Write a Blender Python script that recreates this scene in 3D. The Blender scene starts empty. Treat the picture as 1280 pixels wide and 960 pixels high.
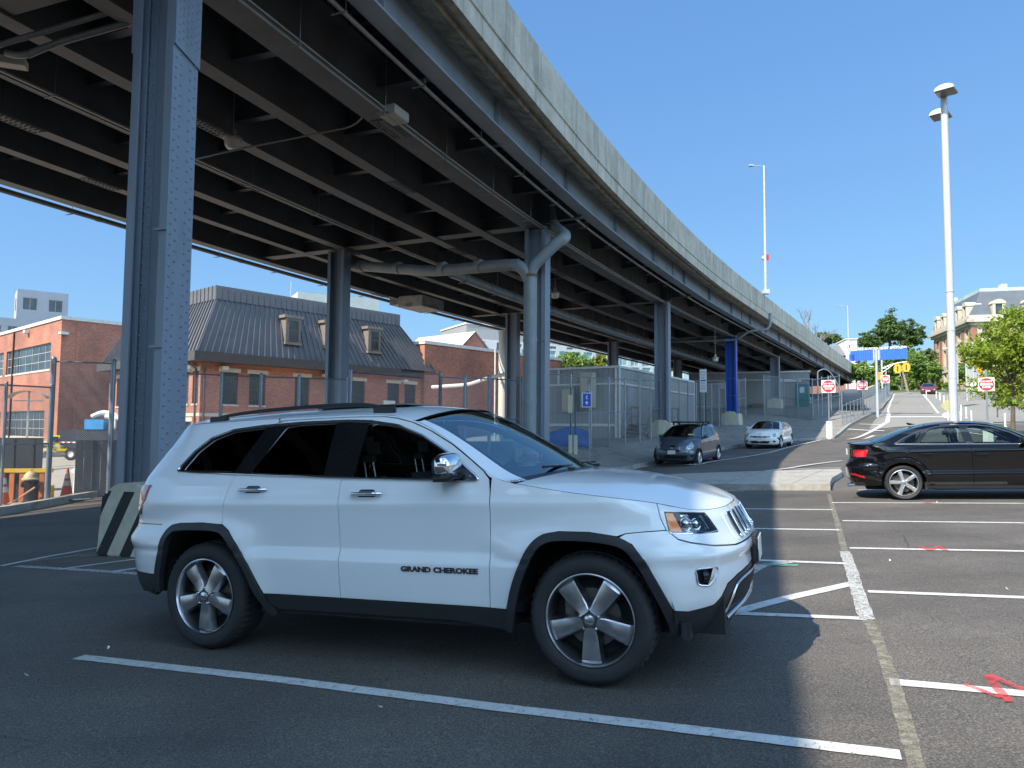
import bpy, bmesh, math, random
import numpy as np
from mathutils import Vector, Matrix, geometry
random.seed(7); RNG = np.random.default_rng(7)
R = math.radians
C = bpy.context.scene.collection

# ------------------------------------------------------------------ camera frame (eye = world origin)
F_PX, PITCH, ROLL = 905.0, R(3.575), R(0.445)
_F = Vector((0, math.cos(PITCH), math.sin(PITCH)))
_U = Vector((0, -math.sin(PITCH), math.cos(PITCH))); _R = Vector((1, 0, 0))
CR, SR = math.cos(ROLL), math.sin(ROLL)
CAM_R = CR * _R + SR * _U; CAM_U = -SR * _R + CR * _U
def ray(px, py): return _F * F_PX + CAM_R * (px - 640) + CAM_U * (480 - py)
def at(px, py, Y):
    d = ray(px, py); return d * (Y / d.y)

# ------------------------------------------------------------------ terrain height
_cp = []
for _x in (-22, -14, -7, 0, 6, 12):
    for _y in (-6, 2, 8, 14, 20, 27): _cp.append((_x, _y, -1.503 + .045 * _x - .0041 * _y))
_cp += [(20, 0, -.65), (20, 12, -.68), (20, 24, -.70), (30, 10, -.3), (30, 24, -.35), (7, 27, -1.22), (13.7, 37, -.85), (18, 45, -.62), (21, 47, -.45), (24, 44, -.15), (27, 41, .1), (24.2, 52, .38),
        (28.5, 58, 1.15), (33.8, 66, 2.0), (41, 79, 3.3), (52.7, 100, 5.4), (60, 96, 5.1), (45, 47, .8), (60, 60, 1.9), (75, 90, 5.2), (85, 120, 7.2), (64, 120, 6.9), (-30, 30, -2.6), (-40, 60, -2.7), (0, 60, -1.4),
        (-10, 50, -2.2), (-20, 40, -2.5), (30, 90, 3.0), (30, 120, 4.5), (-20, 120, -2.0), (-50, 100, -2.7), (-50, 10, -2.8), (50, -5, .1), (-30, -8, -2.7), (100, 60, 3.2), (100, 20, 1.0), (8, 45, -1.0), (16, 60, .3), (22, 75, 2.2), (100, 140, 8)]
_cp = np.array(_cp, float); _CS = 40.0
def _phi(r2): return np.where(r2 > 0, r2 * np.log(np.maximum(r2, 1e-12)), 0)
_X = _cp[:, :2] / _CS; _n = len(_cp)
_K = _phi(((_X[:, None] - _X[None]) ** 2).sum(-1)) + np.eye(_n) * 2e-4
_Pm = np.c_[np.ones(_n), _X]
_A = np.block([[_K, _Pm], [_Pm.T, np.zeros((3, 3))]])
_W = np.linalg.solve(_A, np.r_[_cp[:, 2], 0, 0, 0])
def sst(x, a, b):
    t = np.clip((np.asarray(x, float) - a) / (b - a), 0, 1); return t * t * (3 - 2 * t)
KERB0 = np.array([5.2, 28.0]); KERBD = np.array([math.sin(R(31.5)), math.cos(R(31.5))])
def GN(x, y):
    x = np.clip(np.asarray(x, float), -55, 105); y = np.clip(np.asarray(y, float), -12, 140)
    q = np.stack([x, y], -1) / _CS
    k = _phi(((q[..., None, :] - _X) ** 2).sum(-1))
    z = k @ _W[:_n] + _W[_n] + q @ _W[_n + 1:]
    rx, ry = x - KERB0[0], y - KERB0[1]
    al = rx * KERBD[0] + ry * KERBD[1]; left = -rx * KERBD[1] + ry * KERBD[0]
    return z + .72 * sst(left, .3, 4.2) * sst(al, -13, -4) * (1 - sst(al, 30, 55)) * (1 - sst(left, 25, 40))
def G(x, y): return float(GN(x, y))
def ong(px, py, lift=0.0):
    d = ray(px, py); d = d / d.y; t0 = 2.0; y = t0
    while y < 300:
        p = d * y
        if p.z < G(p.x, p.y) + lift: break
        t0 = y; y *= 1.02
    a, b = t0, y
    for _ in range(28):
        m = (a + b) / 2; p = d * m
        if p.z < G(p.x, p.y) + lift: b = m
        else: a = m
    return d * ((a + b) / 2)

# ------------------------------------------------------------------ node materials
class NT:
    def __init__(s, name):
        s.m = bpy.data.materials.new(name); s.m.use_nodes = True
        s.t = s.m.node_tree; s.t.nodes.clear(); s.out = s.n('ShaderNodeOutputMaterial')
    def n(s, typ, ins=None, **kw):
        x = s.t.nodes.new(typ)
        for k, v in kw.items(): setattr(x, k, v)
        for k, v in (ins or {}).items(): s.set(x, k, v)
        return x
    def set(s, x, k, v):
        i = x.inputs[k]
        if hasattr(v, 'is_output') or isinstance(v, bpy.types.NodeSocket): s.t.links.new(v, i)
        elif isinstance(v, bpy.types.Node): s.t.links.new(v.outputs[0], i)
        else:
            if i.type == 'RGBA' and len(v) == 3: v = (*v, 1)
            i.default_value = v
    def surf(s, sh): s.t.links.new(sh.outputs[0], s.out.inputs['Surface']); return s.m
    def coord(s, kind='Object', scale=None, rot=None):
        if kind == 'World': o = s.n('ShaderNodeNewGeometry').outputs['Position']
        else: o = s.n('ShaderNodeTexCoord').outputs[kind]
        if scale or rot:
            mp = s.n('ShaderNodeMapping', {'Vector': o})
            if scale: mp.inputs['Scale'].default_value = scale
            if rot: mp.inputs['Rotation'].default_value = rot
            o = mp.outputs[0]
        return o
    def noise(s, vec, scale, detail=4, rough=.55, dist=0):
        return s.n('ShaderNodeTexNoise', {'Vector': vec, 'Scale': scale, 'Detail': detail, 'Roughness': rough, 'Distortion': dist}).outputs[0]
    def ramp(s, fac, stops):
        r = s.n('ShaderNodeValToRGB', {'Fac': fac}); el = r.color_ramp.elements
        while len(el) < len(stops): el.new(.5)
        for e, (p, c) in zip(el, stops):
            e.position = p; e.color = (*c, 1) if not isinstance(c, (int, float)) else (c, c, c, 1)
        return r.outputs[0]
    def mix(s, fac, a, b, mode='MIX'):
        x = s.n('ShaderNodeMix', data_type='RGBA', blend_type=mode)
        s.set(x, 0, fac); s.set(x, 6, a); s.set(x, 7, b); return x.outputs[2]
    def math(s, op, a, b=0.0, c=0.0):
        x = s.n('ShaderNodeMath', operation=op); s.set(x, 0, a); s.set(x, 1, b); s.set(x, 2, c); return x.outputs[0]
    def bump(s, h, strength=.3, dist=.01): return s.n('ShaderNodeBump', {'Height': h, 'Strength': strength, 'Distance': dist}).outputs[0]
MATS = {}
def pm(name, col, rough=.6, metal=0., var=.15, vscale=3., bump=0., bscale=40., coat=0., kind='Object', stain=None, emis=None, spec=None, streak=False):
    """plain Principled with noise variation"""
    if name in MATS: return MATS[name]
    t = NT(name); co = t.coord(kind)
    a = tuple(c * (1 - var) for c in col); b = tuple(min(1, c * (1 + var)) for c in col)
    f = t.noise(t.coord(kind, (1, 1, .12)) if streak else co, vscale, 5, .6)
    c = t.ramp(f, [(.3, a), (.7, b)])
    if stain:
        scol, ssc, lo, hi = stain
        vec = t.coord(kind, (1, 1, .18)) if streak else co
        c = t.mix(t.ramp(t.noise(vec, ssc, 6, .65), [(lo, 0.), (hi, 1.)]), c, scol)
    p = t.n('ShaderNodeBsdfPrincipled', {'Base Color': c, 'Roughness': rough, 'Metallic': metal, 'Coat Weight': coat, 'Coat Roughness': .03})
    if spec is not None: p.inputs['Specular IOR Level'].default_value = spec
    if bump: t.set(p, 'Normal', t.bump(t.noise(co, bscale, 3), bump, .01))
    if emis: p.inputs['Emission Color'].default_value = (*emis[0], 1); p.inputs['Emission Strength'].default_value = emis[1]
    MATS[name] = t.surf(p); return MATS[name]
def brick_mat(name, c1, c2, mortar, scale=1.0):
    if name in MATS: return MATS[name]
    t = NT(name); uv = t.coord('UV')
    b = t.n('ShaderNodeTexBrick', {'Vector': uv, 'Color1': c1, 'Color2': c2, 'Mortar': mortar, 'Scale': 1.0, 'Mortar Size': .008 * scale, 'Mortar Smooth': .1, 'Bias': 0., 'Brick Width': .21 * scale, 'Row Height': .073 * scale})
    big = t.ramp(t.noise(t.coord('World'), .35, 5), [(.3, (.68, .7, .72)), (.7, (1.2, 1.15, 1.1))])
    fine = t.ramp(t.noise(uv, 6, 3), [(.3, (.85, .85, .85)), (.7, (1.15, 1.1, 1.1))])
    c = t.mix(1., t.mix(1., b.outputs[0], big, 'MULTIPLY'), fine, 'MULTIPLY')
    p = t.n('ShaderNodeBsdfPrincipled', {'Base Color': c, 'Roughness': .85, 'Normal': t.bump(b.outputs[1], -.4, .01)})
    MATS[name] = t.surf(p); return MATS[name]
def glass_mat(name, tint, ior=1.5, rough=0., refl=(1, 1, 1)):
    if name in MATS: return MATS[name]
    t = NT(name)
    fr = t.n('ShaderNodeFresnel', {'IOR': ior})
    co = t.coord('Object'); w = t.bump(t.noise(co, 2.2, 1), .03, .02); t.set(fr, 'Normal', w)
    tr = t.n('ShaderNodeBsdfTransparent', {'Color': tint}); gl = t.n('ShaderNodeBsdfGlossy', {'Color': refl, 'Roughness': rough, 'Normal': w})
    m = t.n('ShaderNodeMixShader'); t.set(m, 0, fr.outputs[0]); t.set(m, 1, tr); t.set(m, 2, gl)
    MATS[name] = t.surf(m); return MATS[name]
def mesh_mat(name, col, cell=.055, wire=.09, rough=.5):
    """chain link: diagonal wires cut by transparency, UV in metres"""
    if name in MATS: return MATS[name]
    t = NT(name); uv = t.n('ShaderNodeSeparateXYZ', {'Vector': t.coord('UV')})
    def line(sg):
        v = t.math('FRACT', t.math('MULTIPLY_ADD', uv.outputs[0 ], 1 / cell, t.math('MULTIPLY', uv.outputs[1], sg / cell)))
        return t.math('LESS_THAN', t.math('ABSOLUTE', t.math('SUBTRACT', v, .5)), wire / 2 * 1.41)
    f = t.math('MAXIMUM', line(1.), line(-1.))
    p = t.n('ShaderNodeBsdfPrincipled', {'Base Color': col, 'Roughness': rough, 'Metallic': .5})
    m = t.n('ShaderNodeMixShader'); t.set(m, 0, f); t.set(m, 1, t.n('ShaderNodeBsdfTransparent')); t.set(m, 2, p)
    MATS[name] = t.surf(m); return MATS[name]

# ------------------------------------------------------------------ object bookkeeping
FR = {}
def tag(o, label=None, cat=None, group=None, kind=None):
    for k, v in (('label', label), ('category', cat), ('group', group), ('kind', kind)):
        if v: o[k] = v
    return o
def thing(name, loc, rz=0., label=None, cat=None, group=None):
    o = bpy.data.objects.new(name, None); C.objects.link(o); o.empty_display_size = .3
    o.location = loc; o.rotation_euler = (0, 0, rz); FR[o.name] = Matrix.Translation(Vector(loc)) @ Matrix.Rotation(rz, 4, 'Z')
    return tag(o, label, cat, group)
def copy_tree(o, parent=None):
    c = o.copy(); C.objects.link(c)
    if parent is not None: c.parent = parent; c.matrix_parent_inverse = o.matrix_parent_inverse.copy()
    for ch in [k for k in bpy.data.objects if k.parent == o]: copy_tree(ch, c)
    return c
def mw(m): return m if isinstance(m, (list, tuple)) else [m]

class MB:
    """collects primitives, then links them as one mesh object"""
    def __init__(s): s.v = []; s.f = []; s.mi = []; s.M = Matrix.Identity(4); s.cur = 0; s.uvs = {}
    def at(s, loc=(0, 0, 0), rz=0., rx=0., ry=0.):
        s.M = Matrix.Translation(Vector(loc)) @ Matrix.Rotation(rz, 4, 'Z') @ Matrix.Rotation(ry, 4, 'Y') @ Matrix.Rotation(rx, 4, 'X'); return s
    def add(s, vs, fs, mi=None):
        b = len(s.v); s.v += [tuple(s.M @ Vector(p)) for p in vs]
        s.f += [tuple(b + i for i in f) for f in fs]; s.mi += [s.cur if mi is None else mi] * len(fs); return s
    def box(s, x0, x1, y0, y1, z0, z1, b=0., mi=None, taper=(1, 1)):
        if b <= 0:
            tx, ty = taper; cx, cy = (x0 + x1) / 2, (y0 + y1) / 2
            X0, X1, Y0, Y1 = cx + (x0 - cx) * tx, cx + (x1 - cx) * tx, cy + (y0 - cy) * ty, cy + (y1 - cy) * ty
            vs = [(x0, y0, z0), (x1, y0, z0), (x1, y1, z0), (x0, y1, z0), (X0, Y0, z1), (X1, Y0, z1), (X1, Y1, z1), (X0, Y1, z1)]
            return s.add(vs, [(0, 3, 2, 1), (4, 5, 6, 7), (0, 1, 5, 4), (1, 2, 6, 5), (2, 3, 7, 6), (3, 0, 4, 7)], mi)
        bm = bmesh.new(); bmesh.ops.create_cube(bm, size=1)
        for v in bm.verts:
            k = taper if v.co.z > 0 else (1, 1)
            v.co = Vector(((x0 + x1) / 2 + v.co.x * (x1 - x0) * k[0], (y0 + y1) / 2 + v.co.y * (y1 - y0) * k[1], (z0 + z1) / 2 + v.co.z * (z1 - z0)))
        bmesh.ops.bevel(bm, geom=bm.edges[:], offset=min(b, .45 * min(x1 - x0, y1 - y0, z1 - z0)), segments=2, affect='EDGES')
        return s.bm(bm, mi)
    def bm(s, bm, mi=None):
        bm.verts.index_update(); s.add([v.co.copy() for v in bm.verts], [[v.index for v in f.verts] for f in bm.faces], mi); bm.free(); return s
    def tube(s, pts, r, n=10, caps=True, mi=None):
        pts = [Vector(p) for p in pts]; rs = r if isinstance(r, (list, tuple)) else [r] * len(pts); vs = []; fs = []; up = None
        for i, p in enumerate(pts):
            d = (pts[min(i + 1, len(pts) - 1)] - pts[max(i - 1, 0)]).normalized()
            a = Vector((0, 0, 1)) if abs(d.z) < .95 else Vector((1, 0, 0))
            if up is not None and abs(up.dot(d)) < .95: a = up
            x = d.cross(a).normalized(); y = x.cross(d).normalized(); up = y
            for k in range(n):
                w = 2 * math.pi * k / n; vs.append(p + (x * math.cos(w) + y * math.sin(w)) * rs[i])
        for i in range(len(pts) - 1):
            for k in range(n):
                a, b = i * n + k, i * n + (k + 1) % n; fs.append((a, b, b + n, a + n))
        if caps: fs.append(tuple(range(n))[::-1]); fs.append(tuple(range((len(pts) - 1) * n, len(pts) * n)))
        return s.add(vs, fs, mi)
    def lathe(s, prof, n=24, axis='z', mi=None, close=False):
        """prof [(r, h)]; axis z or y"""
        vs = []; fs = []; m = len(prof)
        for k in range(n):
            w = 2 * math.pi * k / n; c, d = math.cos(w), math.sin(w)
            for r, h in prof: vs.append((r * c, r * d, h) if axis == 'z' else (r * c, h, r * d))
        mm = m if close else m - 1
        for k in range(n):
            for j in range(mm):
                a, b = k * m + j, ((k + 1) % n) * m + j; a2, b2 = k * m + (j + 1) % m, ((k + 1) % n) * m + (j + 1) % m
                fs.append((a, b, b2, a2) if axis == 'z' else (a, a2, b2, b))
        return s.add(vs, fs, mi)
    def prism(s, poly, h0, h1, plane='xy', mi=None):
        n = len(poly)
        def P(a, b, h): return {'xy': (a, b, h), 'xz': (a, h, b), 'yz': (h, a, b)}[plane]
        vs = [P(a, b, h0) for a, b in poly] + [P(a, b, h1) for a, b in poly]
        ar = sum(poly[i][0] * poly[(i + 1) % n][1] - poly[(i + 1) % n][0] * poly[i][1] for i in range(n))
        fl = (ar > 0) ^ (plane == 'xz') ^ (h1 < h0)
        bot = tuple(range(n)); top = tuple(range(n, 2 * n)); sd = [(i, (i + 1) % n, n + (i + 1) % n, n + i) for i in range(n)]
        fs = [bot[::-1], top] + sd if fl else [bot, top[::-1]] + [q[::-1] for q in sd]
        return s.add(vs, fs, mi)
    def quad(s, a, b, c, d, mi=None): return s.add([a, b, c, d], [(0, 1, 2, 3)], mi)
    def grid(s, fn, nu, nv, mi=None, flip=False):
        vs = [fn(i / nu, j / nv) for i in range(nu + 1) for j in range(nv + 1)]; w = nv + 1
        fs = [(i * w + j, (i + 1) * w + j, (i + 1) * w + j + 1, i * w + j + 1) for i in range(nu) for j in range(nv)]
        if flip: fs = [q[::-1] for q in fs]
        return s.add(vs, fs, mi)
    def sphere(s, c, r, n=10, m=6, sc=(1, 1, 1), mi=None):
        pr = [(max(1e-4, math.sin(math.pi * j / m)), -math.cos(math.pi * j / m)) for j in range(m + 1)]
        vs = []; fs = []
        for k in range(n):
            w = 2 * math.pi * k / n
            for a, h in pr: vs.append((c[0] + r * a * math.cos(w) * sc[0], c[1] + r * a * math.sin(w) * sc[1], c[2] + r * h * sc[2]))
        for k in range(n):
            for j in range(m):
                a, b = k * (m + 1) + j, ((k + 1) % n) * (m + 1) + j; fs.append((a, b, b + 1, a + 1))
        return s.add(vs, fs, mi)
    def build(s, name, mats, parent=None, world=False, smooth=None, bevel=0., label=None):
        vs = s.v
        if world and parent is not None:
            inv = FR[parent.name].inverted(); vs = [tuple(inv @ Vector(p)) for p in vs]
        me = bpy.data.meshes.new(name); me.from_pydata(vs, [], s.f); me.update()
        for m in mw(mats): me.materials.append(m)
        if len(mw(mats)) > 1: me.polygons.foreach_set('material_index', s.mi)
        uv = me.uv_layers.new(name='UVMap'); n = len(me.loops)
        nrm = np.zeros(len(me.polygons) * 3); me.polygons.foreach_get('normal', nrm); nrm = nrm.reshape(-1, 3)
        co = np.zeros(len(me.vertices) * 3); me.vertices.foreach_get('co', co); co = co.reshape(-1, 3)
        lv = np.zeros(n, int); me.loops.foreach_get('vertex_index', lv)
        lt = np.zeros(len(me.polygons), int); me.polygons.foreach_get('loop_total', lt)
        nl = np.repeat(nrm, lt, axis=0); p = co[lv]
        h = np.hypot(nl[:, 0], nl[:, 1]); tx = np.where(h > .3, -nl[:, 1] / np.maximum(h, 1e-6), 1.); ty = np.where(h > .3, nl[:, 0] / np.maximum(h, 1e-6), 0.)
        u = p[:, 0] * tx + p[:, 1] * ty; w = np.where(h > .3, p[:, 2] / np.maximum(h, .3), p[:, 1])
        uv.data.foreach_set('uv', np.stack([u, w], -1).ravel())
        if smooth:
            me.polygons.foreach_set('use_smooth', [True] * len(me.polygons)); me.set_sharp_from_angle(angle=R(smooth))
        o = bpy.data.objects.new(name, me); C.objects.link(o)
        if parent is not None:
            o.parent = parent
            FR[o.name] = FR.get(parent.name, Matrix.Identity(4))
        else: FR[o.name] = Matrix.Identity(4)
        if bevel:
            b = o.modifiers.new('Bevel', 'BEVEL'); b.width = bevel; b.segments = 2; b.limit_method = 'ANGLE'; b.angle_limit = R(40)
        if label: o['label'] = label
        return o

def in_poly(x, y, poly):
    c = False; n = len(poly); j = n - 1
    for i in range(n):
        xi, yi = poly[i]; xj, yj = poly[j]
        if (yi > y) != (yj > y) and x < (xj - xi) * (y - yi) / (yj - yi) + xi: c = not c
        j = i
    return c
def in_poly_np(P, poly):
    x, y = P[:, 0], P[:, 1]; c = np.zeros(len(P), bool); n = len(poly); j = n - 1
    for i in range(n):
        xi, yi = poly[i]; xj, yj = poly[j]
        if yi != yj: c ^= ((yi > y) != (yj > y)) & (x < (xj - xi) * (y - yi) / (yj - yi) + xi)
        j = i
    return c
def resample(poly, h, closed=True):
    out = []; n = len(poly)
    for i in range(n if closed else n - 1):
        a, b = poly[i], poly[(i + 1) % n]; L = math.hypot(b[0] - a[0], b[1] - a[1])
        if L < 1e-7: continue
        k = max(1, int(math.ceil(L / h)))
        out += [(a[0] + (b[0] - a[0]) * t / k, a[1] + (b[1] - a[1]) * t / k) for t in range(k)]
    if not closed: out.append(tuple(poly[-1]))
    return out
def cdt(poly, holes=(), h=.04, fill=True):
    """triangulate a polygon with holes, inner points on a grid -> (points, triangles, boundary loops)"""
    loops = [resample(poly, h)] + [resample(q, h) for q in holes]
    V = []; E = []; L = []
    for lp in loops:
        b = len(V); V += lp; n = len(lp); E += [(b + i, b + (i + 1) % n) for i in range(n)]; L.append(list(range(b, b + n)))
    if fill:
        B = np.array(V); x0, y0 = B.min(0); x1, y1 = B.max(0)
        gx, gy = np.meshgrid(np.arange(x0 + h * .5, x1, h), np.arange(y0 + h * .5, y1, h)); Q = np.stack([gx.ravel(), gy.ravel()], -1)
        if len(Q):
            ok = in_poly_np(Q, poly)
            for q in holes: ok &= ~in_poly_np(Q, q)
            Q = Q[ok]
            if len(Q):
                keep = np.ones(len(Q), bool)
                for k in range(0, len(Q), 4000):
                    dd = ((Q[k:k + 4000, None] - B[None]) ** 2).sum(-1).min(1); keep[k:k + 4000] = dd > (h * .45) ** 2
                V += [tuple(q) for q in Q[keep]]
    r = geometry.delaunay_2d_cdt([Vector(p) for p in V], E, [], 0, 1e-6)
    vo = np.array([(p.x, p.y) for p in r[0]]); T = [tuple(t) for t in r[2]]
    mp = {}
    for i, src in enumerate(r[3]):
        for q in src: mp[q] = i
    cen = np.array([vo[list(t)].mean(0) for t in T]); ok = in_poly_np(cen, loops[0])
    for q in loops[1:]: ok &= ~in_poly_np(cen, q)
    T = [t for t, k in zip(T, ok) if k]
    return vo, T, [[mp[i] for i in lp] for lp in L]
def text_mb(txt, size, depth=.004, bold=0.):
    cu = bpy.data.curves.new('text', 'FONT'); cu.body = txt; cu.size = size; cu.extrude = depth; cu.align_x = 'CENTER'; cu.align_y = 'CENTER'; cu.offset = bold; cu.resolution_u = 3
    o = bpy.data.objects.new('text', cu); me = bpy.data.meshes.new_from_object(o)
    vs = [v.co.copy() for v in me.vertices]; fs = [tuple(p.vertices) for p in me.polygons]
    bpy.data.objects.remove(o); bpy.data.curves.remove(cu); bpy.data.meshes.remove(me)
    return vs, fs     # in xy plane, facing +z
# ------------------------------------------------------------------ light, sky, camera
SUN_EL, SUN_AZ = R(44.1), R(230.2)          # azimuth clockwise from +Y, towards the sun
w = bpy.data.worlds.new('World'); bpy.context.scene.world = w; w.use_nodes = True
nt = w.node_tree; bg = nt.nodes['Background']; sky = nt.nodes.new('ShaderNodeTexSky'); sky.sky_type = 'NISHITA'
sky.sun_disc = False; sky.sun_elevation = SUN_EL; sky.sun_rotation = SUN_AZ; sky.altitude = 0; sky.air_density = 1.0; sky.dust_density = .35; sky.ozone_density = 2.2
# the sky's own colour, its horizon glare held down a little
_sep = nt.nodes.new('ShaderNodeSeparateColor'); _com = nt.nodes.new('ShaderNodeCombineColor'); nt.links.new(sky.outputs[0], _sep.inputs[0])
for _i, (_a, _p) in enumerate(((.25, .60), (.372, .51), (.515, .36))):
    _m = nt.nodes.new('ShaderNodeMath'); _m.operation = 'MULTIPLY'; _m.inputs[1].default_value = .15; nt.links.new(_sep.outputs[_i], _m.inputs[0])
    _q = nt.nodes.new('ShaderNodeMath'); _q.operation = 'POWER'; _q.inputs[1].default_value = _p; nt.links.new(_m.outputs[0], _q.inputs[0])
    _r = nt.nodes.new('ShaderNodeMath'); _r.operation = 'MULTIPLY'; _r.inputs[1].default_value = _a / .15; nt.links.new(_q.outputs[0], _r.inputs[0]); nt.links.new(_r.outputs[0], _com.inputs[_i])
# bright broken cloud added unseen behind the camera to fill the shade
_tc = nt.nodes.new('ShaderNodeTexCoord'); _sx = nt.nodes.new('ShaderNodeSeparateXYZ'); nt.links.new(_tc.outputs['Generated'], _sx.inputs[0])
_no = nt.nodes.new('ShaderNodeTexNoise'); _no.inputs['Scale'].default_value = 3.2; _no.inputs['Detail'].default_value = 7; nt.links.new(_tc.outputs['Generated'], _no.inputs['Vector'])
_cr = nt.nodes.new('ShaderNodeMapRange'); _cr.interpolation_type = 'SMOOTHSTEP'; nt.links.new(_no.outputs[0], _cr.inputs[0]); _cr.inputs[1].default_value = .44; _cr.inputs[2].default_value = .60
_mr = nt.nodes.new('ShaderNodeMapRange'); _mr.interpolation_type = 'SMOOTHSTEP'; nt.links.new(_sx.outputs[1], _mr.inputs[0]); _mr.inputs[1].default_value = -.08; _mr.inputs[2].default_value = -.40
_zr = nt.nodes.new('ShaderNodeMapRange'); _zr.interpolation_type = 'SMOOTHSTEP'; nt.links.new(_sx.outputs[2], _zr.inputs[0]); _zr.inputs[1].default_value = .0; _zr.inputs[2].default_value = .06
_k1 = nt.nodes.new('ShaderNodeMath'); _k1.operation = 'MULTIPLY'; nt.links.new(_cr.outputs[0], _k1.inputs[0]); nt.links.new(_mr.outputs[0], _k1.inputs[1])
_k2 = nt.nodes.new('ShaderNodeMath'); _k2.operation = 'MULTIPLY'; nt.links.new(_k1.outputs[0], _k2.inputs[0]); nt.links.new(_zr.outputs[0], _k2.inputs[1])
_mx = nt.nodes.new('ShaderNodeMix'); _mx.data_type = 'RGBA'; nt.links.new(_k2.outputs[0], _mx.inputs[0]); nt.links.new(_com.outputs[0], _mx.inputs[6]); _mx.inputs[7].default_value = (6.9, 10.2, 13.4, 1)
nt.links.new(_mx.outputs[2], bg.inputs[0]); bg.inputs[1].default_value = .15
sl = bpy.data.lights.new('sun', 'SUN'); sl.energy = 4.1; sl.angle = R(.53); sl.color = (1, .91, .78)
so = bpy.data.objects.new('sun', sl); C.objects.link(so)
trav = Vector((-math.sin(SUN_AZ) * math.cos(SUN_EL), -math.cos(SUN_AZ) * math.cos(SUN_EL), -math.sin(SUN_EL)))
so.rotation_euler = trav.to_track_quat('-Z', 'Y').to_euler(); so.location = (-30, -20, 40)
cd = bpy.data.cameras.new('camera'); co = bpy.data.objects.new('camera', cd); C.objects.link(co)
cd.sensor_width = 36; cd.lens = F_PX / 1280 * 36; cd.clip_start = .1; cd.clip_end = 6000
Mx = Matrix.Identity(4)
for i in range(3): Mx[i][0] = CAM_R[i]; Mx[i][1] = CAM_U[i]; Mx[i][2] = -_F[i]
co.matrix_world = Mx
sc = bpy.context.scene; sc.camera = co
sc.view_settings.view_transform = 'Standard'; sc.view_settings.look = 'None'; sc.view_settings.exposure = 1.0; sc.view_settings.gamma = 1
sc.cycles.max_bounces = 8; sc.cycles.transparent_max_bounces = 24; sc.cycles.caustics_reflective = False; sc.cycles.caustics_refractive = False
try: sc.cycles.use_denoising = True
except Exception: pass
# ------------------------------------------------------------------ ground materials
def asphalt_mat(name, base, world=True, patch=.35):
    t = NT(name); co = t.coord('World')
    a = t.noise(co, 85, 4, .8); v = t.n('ShaderNodeTexVoronoi', {'Vector': co, 'Scale': 38.}).outputs[0]
    c = t.ramp(a, [(.33, tuple(x * .32 for x in base)), (.5, base), (.68, tuple(x * 2.4 for x in base))])
    c = t.mix(t.ramp(v, [(.08, .8), (.16, 0.)]), c, tuple(min(1, x * 3.0) for x in base))
    big = t.ramp(t.noise(co, .5, 6, .6), [(.3, (1 - patch,) * 3), (.7, (1 + patch * .6,) * 3)])
    c = t.mix(1., c, big, 'MULTIPLY')
    wear = t.ramp(t.noise(t.coord('World', (.25, 1.6, 1), (0, 0, R(24))), .9, 5, .6), [(.35, (.86, .86, .88)), (.65, (1.08, 1.07, 1.05))])
    c = t.mix(1., c, wear, 'MULTIPLY')
    # tar blots
    blot = t.ramp(t.noise(co, 1.7, 3, .5), [(.745, 0.), (.775, .55)])
    c = t.mix(blot, c, (.012, .012, .013))
    spots = t.ramp(t.noise(co, 6.5, 2, .5), [(.80, 0.), (.82, .8)]); c = t.mix(spots, c, (.014, .014, .015))
    oil = t.ramp(t.noise(t.coord('World', (1, .55, 1)), .75, 5, .6), [(.60, 0.), (.76, .5)]); c = t.mix(oil, c, tuple(x * .42 for x in base))
    dust = t.ramp(t.noise(co, 1.9, 6, .7), [(.55, 0.), (.8, .35)]); c = t.mix(dust, c, tuple(x * 1.6 for x in base))
    # fine crazing
    ck = t.n('ShaderNodeTexVoronoi', {'Vector': t.mix(.06, co, t.n('ShaderNodeTexNoise', {'Vector': co, 'Scale': 3.}).outputs[1]), 'Scale': .33}, feature='DISTANCE_TO_EDGE').outputs[0]
    c = t.mix(t.math('MULTIPLY', t.ramp(ck, [(.0012, 1.), (.0035, 0.)]), t.ramp(t.noise(co, .22, 2), [(.45, 0.), (.55, .75)])), c, (.015, .015, .016))
    h = t.math('ADD', a, t.math('MULTIPLY', v, .6))
    p = t.n('ShaderNodeBsdfPrincipled', {'Base Color': c, 'Roughness': .82, 'Normal': t.bump(h, .55, .006)})
    return t.surf(p)
M_ASPH = asphalt_mat('asphalt', (.098, .087, .075))
M_ROAD = asphalt_mat('road_asphalt', (.13, .12, .108), patch=.2)
def concrete_mat(name, base, stain=(.05, .045, .04), s1=.55, s2=.75, cell=None):
    t = NT(name); co = t.coord('World')
    c = t.ramp(t.noise(co, 6, 6, .65), [(.3, tuple(x * .8 for x in base)), (.7, tuple(x * 1.15 for x in base))])
    c = t.mix(1., c, t.ramp(t.noise(co, 90, 2), [(.3, (.85,) * 3), (.7, (1.12,) * 3)]), 'MULTIPLY')
    c = t.mix(t.ramp(t.noise(co, 1.1, 6, .7), [(s1, 0.), (s2, .55)]), c, stain)
    if cell:
        uv = t.coord('World', None, (0, 0, R(31)))
        b = t.n('ShaderNodeTexBrick', {'Vector': uv, 'Color1': (1, 1, 1), 'Color2': (.92, .92, .92), 'Mortar': (.35, .35, .35), 'Scale': 1., 'Mortar Size': .012, 'Brick Width': cell, 'Row Height': cell, }, offset=0.)
        c = t.mix(1., c, b.outputs[0], 'MULTIPLY')
    p = t.n('ShaderNodeBsdfPrincipled', {'Base Color': c, 'Roughness': .88, 'Normal': t.bump(t.noise(co, 60, 4), .25, .006)})
    return t.surf(p)
M_CONC = concrete_mat('pavement_concrete', (.36, .34, .30), cell=1.5)
M_APRON = concrete_mat('apron_concrete', (.25, .24, .22), (.07, .065, .06), .5, .7, cell=3.0)
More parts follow.
